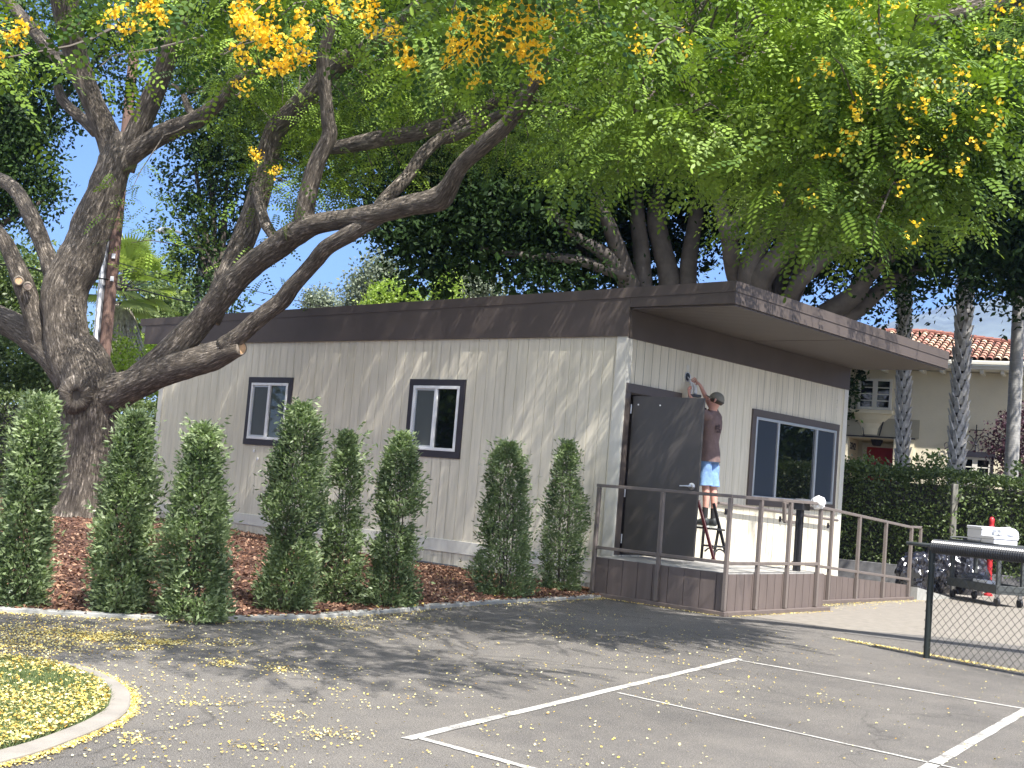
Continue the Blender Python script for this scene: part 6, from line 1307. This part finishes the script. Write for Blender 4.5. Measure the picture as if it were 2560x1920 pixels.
b = MB(); b.lathe(p, [(.062, 1.36), (.075, 1.38), (.078, 1.42), (.05, 1.46), (.048, 1.50), (.055, 1.53), (.055, 1.60), (.03, 1.64), (0, 1.65)], 18); b.build('cap', 'red_paint', ri, smooth=True)
p = gd(2378, 1390, 27.3)
po = thing('timber_post', 'weathered grey timber post rising in front of the hedge with a vine on it', 'post', p)
b = MB(); b.obox((p[0], p[1], 1.15), RT, FH, (0, 0, 1), (.12, .11, 2.3), .01); b.build('post', 'post_wood', po)
Pv = []; b = MB(); pth = spline([p+np.array([.0, -.08, .0]), p+RT*.05-FH*.1+np.array([0, 0, .7]), p-RT*.1-FH*.1+np.array([0, 0, 1.4]), p+RT*.12-FH*.1+np.array([0, 0, 2.1])], 6)
b.tube(pth, .008, 5); b.build('vine', 'branch_bark', po)
Pv = np.repeat(np.array(pth), 6, 0)+rng.normal(size=(len(pth)*6, 3))*.10; foliage('vine_leaves', Pv, .09, 'leaf_far', po, .7)

# ------------------------------------------------------------------ cream house across the road
HD = 37.0; HP = atD(2250, 1200, HD); HP[2] = 0; ya = math.radians(27)
HX = RT*math.cos(ya)-FH*math.sin(ya); HN = -(FH*math.cos(ya)+RT*math.sin(ya))      # along the facade, and out of it toward the road
def onh(px, py, out=0.0):
    r = ray(px, py); o = HP+HN*out; t_ = ((o-CAM)@HN)/(r@HN); q = CAM+r*t_-HP; return q@HX, q[2]
house = thing('cream_house', 'two storey cream stucco house with clay tile roof and red door behind the hedge', 'house', HP)
def hb_(b, u0, u1, z0, z1, d0, d1, bev=0.0): c = HP+HX*(u0+u1)/2+HN*(d0+d1)/2; b.obox((c[0], c[1], (z0+z1)/2), HX, HN, (0, 0, 1), (u1-u0, abs(d1-d0), z1-z0), bev); return b
def hpt(u, z, d=0.0): q = HP+HX*u+HN*d; return np.array([q[0], q[1], z])
uL = -5.0; uR = 6.5; eu, ez = onh(2450, 932); EZ = ez
e0 = onh(2120, 1092); e1 = onh(2234, 1098); e2 = onh(2300, 1100)
# walls with entrance recess
b = MB(); hb_(b, uL, e0[0], 0, EZ, -.25, 0); hb_(b, e1[0], uR, 0, EZ, -.25, 0); hb_(b, e0[0], e1[0], e0[1], EZ, -.25, 0); hb_(b, uL, uR, 0, EZ, -7, -1.6); b.build('wall', 'stucco', house)
b = MB(); hb_(b, e0[0]-.1, e0[0], 0, e0[1]+.1, -1.6, -.26); hb_(b, e1[0], e1[0]+.1, 0, e0[1]+.1, -1.6, -.26); hb_(b, e0[0], e1[0], e0[1], e0[1]+.1, -1.6, -.26); b.build('porch_recess', 'stucco_pale', house)
dl = onh(2167, 1117, -1.5); dr = onh(2236, 1121, -1.5)
b = MB(); hb_(b, dl[0], dr[0], .2, dl[1], -1.6, -1.55); dh = b.build('door', 'red_paint', house)
b = MB(); hb_(b, dl[0]-.14, dl[0]-.001, .2, dl[1]+.12, -1.6, -1.5); hb_(b, dr[0]+.001, dr[0]+.14, .2, dl[1]+.12, -1.6, -1.5); hb_(b, dl[0], dr[0], dl[1]+.001, dl[1]+.12, -1.6, -1.5); b.build('door_frame', 'house_frame', dh)
# lantern
lp = onh(2192, 1105, -.7); lt = hpt(lp[0], lp[1], -.7)
b = MB(); b.lathe(lt, [(.17, .12), (.20, .10), (.13, -.10), (.10, -.12)], 6); ln_ = b.build('porch_lantern', 'iron', house)
b = MB(); b.lathe(lt, [(.15, .085), (.10, -.09), (0, -.1)], 6); b.build('lantern_glass', 'stucco_grey', ln_)
# number on the side of the recess
tc = bpy.data.curves.new('n', 'FONT'); tc.body = "3242"; tc.size = .30; tc.extrude = .006; to = bpy.data.objects.new('n', tc); COL.objects.link(to)
bpy.context.view_layer.update(); me = bpy.data.meshes.new_from_object(to.evaluated_get(bpy.context.evaluated_depsgraph_get())); bpy.data.objects.remove(to)
na = hpt(e0[0]+.012, 0, -.30); nz_ = onh(2135, 1127, -.5)[1]
b = MB(); VV = []
for v_ in me.vertices: q = na-HN*(v_.co.x*1.45)+np.array([0, 0, nz_+.05+v_.co.y])+HX*(v_.co.z); VV.append(q)
b.add(VV, [tuple(p_.vertices) for p_ in me.polygons]); b.build('house_number', 'iron', house)
# grey band over the entrance with lines, pilaster
g0 = onh(2060, 1050); g1 = onh(2300, 1050); gz0, gz1 = onh(2290, 1098)[1], onh(2290, 1050)[1]
b = MB(); hb_(b, g0[0], g1[0], gz0+.02, gz1, .003, .035); b.build('entrance_band', 'stucco_grey', house)
b = MB(); hb_(b, g0[0], g1[0]-.1, gz0-.02, gz0+.019, .004, .06)
hb_(b, e2[0]-.45, g1[0]-.15, gz0-1.02, gz0-.98, .004, .05); b.build('entrance_trim', 'iron', house)
b = MB(); hb_(b, e1[0]+.02, g1[0]-.12, 0, gz0-.02, .003, .04); b.build('pilaster', 'stucco_pale', house)
b = MB()
for (a_, c_) in (((2156, 1048), (2161, 1090)), ((2210, 1050), (2199, 1090))):
    p_, q_ = onh(*a_), onh(*c_); b.bar(hpt(p_[0], p_[1], .05), hpt(q_[0], q_[1], .05), .03, .03, HX)
b.build('bracket_line', 'iron', house)
# upper window and its bracketed sill
def hwin(x0, yA, x1, yB, rows, name='window'):
    a_, c_ = onh(x0, yA), onh(x1, yB); u0, u1, z1, z0 = a_[0], c_[0], a_[1], c_[1]; fr_ = .07
    b = MB(); hb_(b, u0, u1, z1-fr_, z1, .002, .09); hb_(b, u0, u1, z0, z0+fr_, .002, .09); hb_(b, u0, u0+fr_, z0+fr_, z1-fr_, .002, .088); hb_(b, u1-fr_, u1, z0+fr_, z1-fr_, .002, .088); um = (u0+u1)/2
    hb_(b, um-.07, um+.07, z0+fr_, z1-fr_, .002, .085); wn = b.build(name, 'house_frame', house)
    b = MB()
    for k in range(1, rows): zz = z0+fr_+(z1-z0-2*fr_)*k/rows; hb_(b, u0+fr_, um-.07, zz-.014, zz+.014, .02, .07); hb_(b, um+.07, u1-fr_, zz-.014, zz+.014, .02, .07)
    b.build('glazing_bar', 'house_frame', wn)
    for (p_, q_) in ((u0+fr_, um-.07), (um+.07, u1-fr_)): hb_(MB(), p_, q_, z0+fr_, z1-fr_, .002, .04).build('pane', 'glass_dark', wn)
    return u0, u1, z0, z1
u0, u1, z0, z1 = hwin(2149, 946, 2228, 1026, 4)
b = MB(); s0 = onh(2122, 1033)[0]; s1 = onh(2234, 1033)[0]; sz = z0-.02
hb_(b, s0, s1, sz-.12, sz, .002, .26, .01)
prof = [(0, 1.0), (.25, .80), (.45, .55), (.7, .42), (1.0, .38)]; n2 = 14; um = (s0+s1)/2; hw = (s1-s0)/2
rows_ = []
for t_, k_ in prof:
    zz = sz-.12-t_*.62; rows_.append([hpt(um+hw*k_*math.cos(a_)*.95, zz, .002+.22*k_*math.sin(a_)) for a_ in np.linspace(0, math.pi, n2)])
V = [p_ for r_ in rows_ for p_ in r_]; b.add(V, [(i*n2+k, i*n2+k+1, (i+1)*n2+k+1, (i+1)*n2+k) for i in range(len(rows_)-1) for k in range(n2-1)]); b.build('window_sill', 'stucco_pale', house)
u0, u1, z0, z1 = hwin(2398, 1141, 2476, 1215, 3)
b = MB(); hb_(b, u0-.05, u1+.1, z1+.002, z1+.16, .002, .16); hb_(b, u1+.01, u1+.06, z0, z1, .01, .12); b.build('window_lintel', 'iron', house)
b = MB(); um = (u0+u1)/2; zb = z1+.16; ir = .012
b.tube([hpt(um, zb, .1), hpt(um, zb+.78, .1)], .016, 6); b.tube([hpt(um-.17, zb+.62, .1), hpt(um+.17, zb+.62, .1)], .014, 6); b.lathe(hpt(um, zb+.2, .1), [(0, -.05), (.05, 0), (0, .05)], 8)
for s_ in (-1, 1):
    b.tube(spline([hpt(um, zb+.18, .1), hpt(um+s_*.10, zb+.40, .1), hpt(um+s_*.28, zb+.46, .1), hpt(um+s_*.55, zb+.25, .1), hpt(um+s_*.85, zb+.02, .1)], 5), .014, 6)
    b.tube([hpt(um+s_*(.24+.13*math.cos(a_)*(1-a_/9)), zb+.17+.15*math.sin(a_)*(1-a_/9), .1) for a_ in np.linspace(math.pi*.9, -math.pi*1.1, 14)], .012, 5)
    b.tube([hpt(um+s_*(.78+.08*math.cos(a_)), zb+.14+.08*math.sin(a_), .1) for a_ in np.linspace(-1.2, 2.8, 9)], .012, 5)
b.build('iron_scrollwork', 'iron', house)
# eave, gutter and hipped roof of barrel tiles
b = MB(); hb_(b, uL-.6, uR+.8, EZ+.02, EZ+.12, -7.5, .82); b.build('eave', 'house_frame', house)
b = MB(); hb_(b, uL-.6, uR+.8, EZ+.13, EZ+.25, .78, .92, .02); b.build('gutter', 'house_frame', house)
ap = onh(2300, 838, -3.0); AZ = ap[1]; AU = ap[0]
hu = onh(2545, 882, -1.0)
z_e = EZ+.26; run = 3.6; pit = (AZ-z_e)/run*1.02
TV = []; tone = []
col_w = .21; u = uL-.5
while u < uR+.8:
    # the hip takes the roof down on the right
    vmax = run if u < AU+.2 else max(0, run-(u-AU-.2)*run/(7.0))
    v_ = 0.0
    while v_ < vmax:
        for k in range(5):
            a0, a1 = math.pi*k/5, math.pi*(k+1)/5; r_ = .092
            def tp(a_, vv, rr_): return hpt(u+col_w/2+rr_*math.cos(a_), z_e+vv*pit+rr_*math.sin(a_)*.9+.02, .75-vv)
            TV.append([tp(a0, v_, r_*1.25), tp(a1, v_, r_*1.25), tp(a1, v_+.36, r_*.8), tp(a0, v_+.36, r_*.8)]); tone.append(None)
        v_ += .31
    u += col_w
TV = np.array(TV); tn = np.repeat(rng.random(len(TV)//5), 5); quads('roof_tiles', TV, 'roof_tile', house, rnd=tn)
b = MB(); tpz = lambda vv: z_e+vv*pit-.03
b.add([hpt(uL-.6, tpz(0), .75), hpt(uR+.8, tpz(0), .75), hpt(AU+.2+7, tpz(0), .7), hpt(AU+.2, tpz(run), .75-run), hpt(uL-.6, tpz(run), .75-run)], [(0, 1, 3, 4), (1, 2, 3)]); b.build('roof_deck', 'palm_core', house)
b = MB(); Q0, Q1 = hpt(AU+.2, tpz(run)+.1, .75-run), hpt(AU+.2+6.8, tpz(0)+.12, .75); n3 = 26
for k in range(n3): a_, c_ = Q0+(Q1-Q0)*k/n3, Q0+(Q1-Q0)*(k+1.15)/n3; b.tube([a_, c_], [.075, .10], 8)
Q0 = hpt(uL-.6, tpz(run)+.1, .75-run); Q1 = hpt(AU+.2, tpz(run)+.1, .75-run)
for k in range(22): a_, c_ = Q0+(Q1-Q0)*k/22, Q0+(Q1-Q0)*(k+1.1)/22; b.tube([a_, c_], [.075, .10], 8)
b.build('ridge_tiles', 'roof_tile', house)
b = MB(); 
for k in range(22): hb_(b, uL+k*.55, uL+k*.55+.09, EZ-.10, EZ+.015, .0, .72)
b.build('rafter_tails', 'house_frame', house)
# creeper beside the upper window, plum tree at the right
cr = thing('creeper', 'thin leafy creeper hanging beside the upper window of the cream house', 'creeper', hpt(*onh(2118, 1040, .3), .3))
pth = [hpt(*onh(a_, c_, .3), .3) for a_, c_ in ((2150, 925), (2140, 950), (2120, 965), (2128, 990), (2112, 1015), (2118, 1045))]
MB().tube(spline(pth, 4), .012, 5).build('stem', 'branch_bark', cr)
foliage('leaves', np.repeat(np.array(spline(pth, 5)), 12, 0)+rng.normal(size=(12*26, 3))*[.16, .16, .14], .17, 'leaf_dark', cr, .5)
simple_tree('plum_tree', 'small purple leaved plum tree against the cream house behind the smooth palm trunk', 2560, 33.5, [(2545, 1100, 33.5, .7, .5, .9), (2505, 1070, 33.5, .45, .4, .35), (2485, 1110, 33.5, .4, .3, .3), (2570, 1160, 33.5, .9, .5, .6), (2500, 1150, 33.5, .35, .3, .3), (2580, 1060, 33.5, .6, .5, .5)], 3600, .11, 'leaf_plum', .05, per=12, spread=.14)

# ------------------------------------------------------------------ palms
def boot_palm(px0, py0, px1, py1, D, rpx, lab, ivy=False):
    p0 = atD(px0, py0, D); base = p0.copy(); p1 = atD(px1, py1, D); dr_ = (p1-p0)/(p1[2]-p0[2]); base = p0-dr_*p0[2]; top = p0+dr_*(13.5-p0[2]); r = rpx*D/F_PX
    t = thing('palm_tree', lab, 'palm tree', base, 'tall palms in front of the cream house')
    MB().tube(spline([base-np.array([0, 0, .2]), (base+top)/2, top], 6), r*.78, 14, True, .08, 3).build('trunk', 'palm_core', t, smooth='all')
    b = MB(); z_ = .1; k = 0
    while z_ < 12.8:
        for j_ in range(7):
            a_ = 2*math.pi*j_/7+k*.45; o = base+dr_*z_; d = RT*math.cos(a_)+FH*math.sin(a_); s_ = RT*-math.sin(a_)+FH*math.cos(a_); up = np.array([0, 0, 1.0]); L_ = .30+.12*rng.random()
            c = o+d*r*.72; e = c+d*r*(.30+.35*rng.random())+up*L_; w_ = r*.55
            b.add([c-s_*w_, c+s_*w_, e+s_*w_*.28+d*.01, e-s_*w_*.28+d*.01, c-s_*w_*.8+d*r*.2, c+s_*w_*.8+d*r*.2, e+s_*w_*.2+d*.05, e-s_*w_*.2+d*.05], [(0, 1, 2, 3), (4, 7, 6, 5), (0, 4, 5, 1), (2, 6, 7, 3), (1, 5, 6, 2), (0, 3, 7, 4)])
        z_ += .22; k += 1
    b.build('leaf_bases', 'palm_boot', t)
    if ivy:
        P = np.array([base+dr_*h_ for h_ in rng.uniform(6.3, 9.5, 1500)]); a_ = rng.uniform(0, 6.28, 1500); P += np.outer(np.cos(a_), RT)*r*1.1+np.outer(np.sin(a_), FH)*r*1.1; foliage('ivy', P, .09, 'leaf_dark', t, .7)
    palm_crown(t, top, 1.9, 26); return t
def fan(b, c, d, L_, n=22, spread=2.2, stalk=.5):
    d = unit(d); s_ = unit(np.cross(d, [0, 0, 1.0])+1e-6); u_ = np.cross(s_, d); o = c+d*L_*stalk; out = []
    for k in range(n):
        a_ = -spread/2+spread*k/(n-1); dd_ = d*math.cos(a_)+s_*math.sin(a_); ee = o+dd_*L_*.62*(1-.15*abs(a_))+np.array([0, 0, -.10*L_*(abs(a_)+.4)]); w_ = s_*math.cos(a_)-d*math.sin(a_)
        m_ = o+dd_*L_*.34; out.append([o, m_+w_*L_*.028, ee, m_-w_*L_*.028])
    return out, (c, o)
def palm_crown(t, top, Lf, n, mat='leaf_palm', elev=(-.5, 1.2), per=22):
    V = []; b = MB()
    for k in range(n):
        a_ = k*2.4; el = elev[0]+(elev[1]-elev[0])*((k+.5)/n); d = np.array([math.cos(a_)*math.cos(el), math.sin(a_)*math.cos(el), math.sin(el)]); q, (c, o) = fan(b, top, d, Lf*(.85+.3*rng.random()), per)
        V += q; b.tube([c, o], [.025, .012], 5, False)
    V = np.array(V); quads('fronds', V, mat, t, rnd=np.repeat(rng.random(n), per)); b.build('stalks', 'branch_bark', t)
boot_palm(2256, 1100, 2261, 700, 33.5, 14, 'slimmest palm trunk, leftmost of the three before the cream house, shaggy with old leaf bases', True)
boot_palm(2392, 1130, 2409, 800, 32.5, 17.5, 'middle palm trunk with pale criss cross leaf bases before the cream house')
p0 = atD(2530, 1140, 32); p1 = atD(2546, 800, 32); dr_ = (p1-p0)/(p1[2]-p0[2]); base = p0-dr_*p0[2]; top = p0+dr_*(13.5-p0[2])
t = thing('palm_tree', 'smooth grey ringed palm trunk at the right edge before the cream house', 'palm tree', base, 'tall palms in front of the cream house')
P_ = spline([base-np.array([0, 0, .2]), (base+top)/2, top], 60); MB().tube(P_, [(.178-.03*i/len(P_))*(1.0 if i % 2 else 1.025) for i in range(len(P_))], 16).build('trunk', 'palm_smooth', t, smooth='all'); palm_crown(t, top, 1.9, 24)
# fan palm with its dead skirt, behind the utility pole
D_ = 46; c = atD(305, 745, D_); base = c.copy(); base[2] = 0
t = thing('fan_palm', 'fan palm with yellow green fronds over a shaggy pale skirt of dead leaves', 'palm tree', base)
MB().tube([base, c+np.array([0, 0, -.2])], .32, 12, True, .1).build('trunk', 'palm_core', t)
palm_crown(t, c+np.array([0, 0, .3]), 2.1, 34, 'leaf_palm', (-.45, 1.35), 26)
V = []
for k in range(1300):
    a_ = rng.uniform(0, 6.28); h_ = rng.random(); rr_ = .45+.75*math.sin(min(1, h_*1.25)*math.pi*.5); o = c+np.array([math.cos(a_)*rr_*.6, math.sin(a_)*rr_*.6, -.2-h_*1.7]); e = o+np.array([math.cos(a_)*rng.uniform(.1, .5), math.sin(a_)*rng.uniform(.1, .5), -.8]); s_ = np.array([-math.sin(a_), math.cos(a_), rng.normal()*.4])*.03
    V.append([o-s_, o+s_, e+s_*.3, e-s_*.3])
quads('dead_skirt', np.array(V), 'palm_skirt', t)

# ------------------------------------------------------------------ utility pole, wires, street lamp
D_ = 36; pa, pb = atD(258, 918, D_), atD(293, 560, D_); dr_ = (pb-pa)/(pb[2]-pa[2]); base = pa-dr_*pa[2]; top = pa+dr_*(14.5-pa[2])
pole = thing('utility_pole', 'brown wooden utility pole with white conduit running up behind the big trunk', 'utility pole', base)
MB().tube([base-dr_*.3, (base+top)/2, top], [.185, .165, .14], 14).build('pole', 'pole_wood', pole, smooth=True)
o = -RT*.20-FH*.08; MB().tube([base+o, base+dr_*9+o], .055, 8).build('riser_guard', 'pole_grey', pole, smooth=True)
o = -RT*.235-FH*.16; MB().tube([base+o+dr_*.2, base+dr_*9+o], .052, 8).build('conduit', 'conduit', pole, smooth=True)
o = -RT*.34-FH*.05; MB().tube([base+o, base+dr_*8+o], .022, 8).build('conduit', 'conduit', pole, smooth=True)
for py_ in (640, 697): 
    q = atD(284 if py_ == 640 else 280, py_, D_-.2); MB().obox(q, RT, (0, 0, 1), FH, (.10, .14, .02), .004).build('pole_tag', 'conduit', pole)
b = MB(); b.bar(top-dr_*.8-RT*1.1, top-dr_*.8+RT*1.1, .1, .12); b.build('crossarm', 'pole_wood', pole)
for i, (ps, lab) in enumerate([([(288, 655, 36), (430, 692, 40), (620, 724, 46), (815, 768, 55), (1100, 830, 70)], 'upper thin overhead wire running right from the utility pole'),
                               ([(283, 705, 36), (430, 745, 39), (560, 772, 43), (640, 792, 46), (800, 830, 55)], 'lower thick overhead cable sagging right from the utility pole'),
                               ([(300, 668, 36), (430, 705, 40), (620, 755, 46), (800, 800, 55)], 'middle thin overhead wire right of the utility pole'),
                               ([(283, 700, 36), (120, 680, 34), (60, 668, 33), (-200, 640, 30)], 'overhead wire running left from the utility pole')]):
    q = [atD(*p_) for p_ in ps]; o = MB().tube(spline(q, 6), .022 if i in (1, 3) else .013, 5).build('overhead_wire', 'wire', org=q[0], label=lab, cat='wire', group='overhead wires on the utility pole')
D_ = 42; q = atD(508, 640, D_); base = q.copy(); base[2] = 0
t = thing('street_lamp', 'white cobra head street lamp poking out left of the dark feathery tree', 'street lamp', base)
a_, c_ = atD(500, 605, D_), atD(432, 576, D_); MB().tube([base, atD(505, 625, D_)], [.11, .08], 10).build('pole', 'pole_grey', t, smooth=True)
MB().tube(spline([atD(505, 625, D_), a_, atD(470, 588, D_), c_], 4), .045, 8).build('arm', 'conduit', t, smooth=True)
e_ = atD(388, 577, D_); MB().tube([c_, c_*.75+e_*.25, c_*.4+e_*.6, e_], [.06, .11, .12, .03], 12).build('lamp_head', 'conduit', t, smooth=True)
# trees beyond the picture that the windows mirror
for i, (x_, y_, lab) in enumerate([(12, 30, 'rounded dark tree beyond the hedge, reflected in the front window'), (17, 27, 'rounded dark tree beyond the playground hedge, middle one'), (7, 33, 'rounded dark tree beyond the hedge, farthest one'), (-22, -19, 'rounded dark tree across the playground, nearer one'), (-29, -22, 'rounded dark tree across the playground, middle one'), (-33, -13, 'rounded dark tree across the playground, farther one'), (-15, -22, 'rounded dark tree across the playground, nearest one')]):
    t = thing('street_tree', lab, 'tree', (x_, y_, 0), 'trees beyond the playground')
    MB().tube([(x_, y_, -.2), (x_+.1, y_, 2), (x_, y_+.1, 4)], [.3, .24, .2], 10, True, .1).build('trunk', 'branch_bark', t)
    foliage('crown', clumped(6000, [((x_, y_, 5.5), (3.6, 3.6, 3.2)), ((x_+1, y_-2, 4.2), (2.6, 2.6, 2.2)), ((x_-1.5, y_+1, 4), (2.4, 2.4, 2.2))], 20, .35), .36, 'leaf_dark', t)
# ------------------------------------------------------------------ the air: thin haze that only tells over kilometres
m, n, l, bs = new_mat('haze'); n.remove(bs); pv = n.new("ShaderNodeVolumePrincipled"); pv.inputs['Color'].default_value = (0.24, 0.42, 1.0, 1); pv.inputs['Density'].default_value = 0.00019; pv.inputs['Anisotropy'].default_value = 0.2
l.new(pv.outputs[0], n["Material Output"].inputs['Volume'])
hz_ = MB().box((-3900, -3900, -40), (3900, 3900, 640)).build('haze', 'haze', org=(0, 0, -40), kind='stuff');
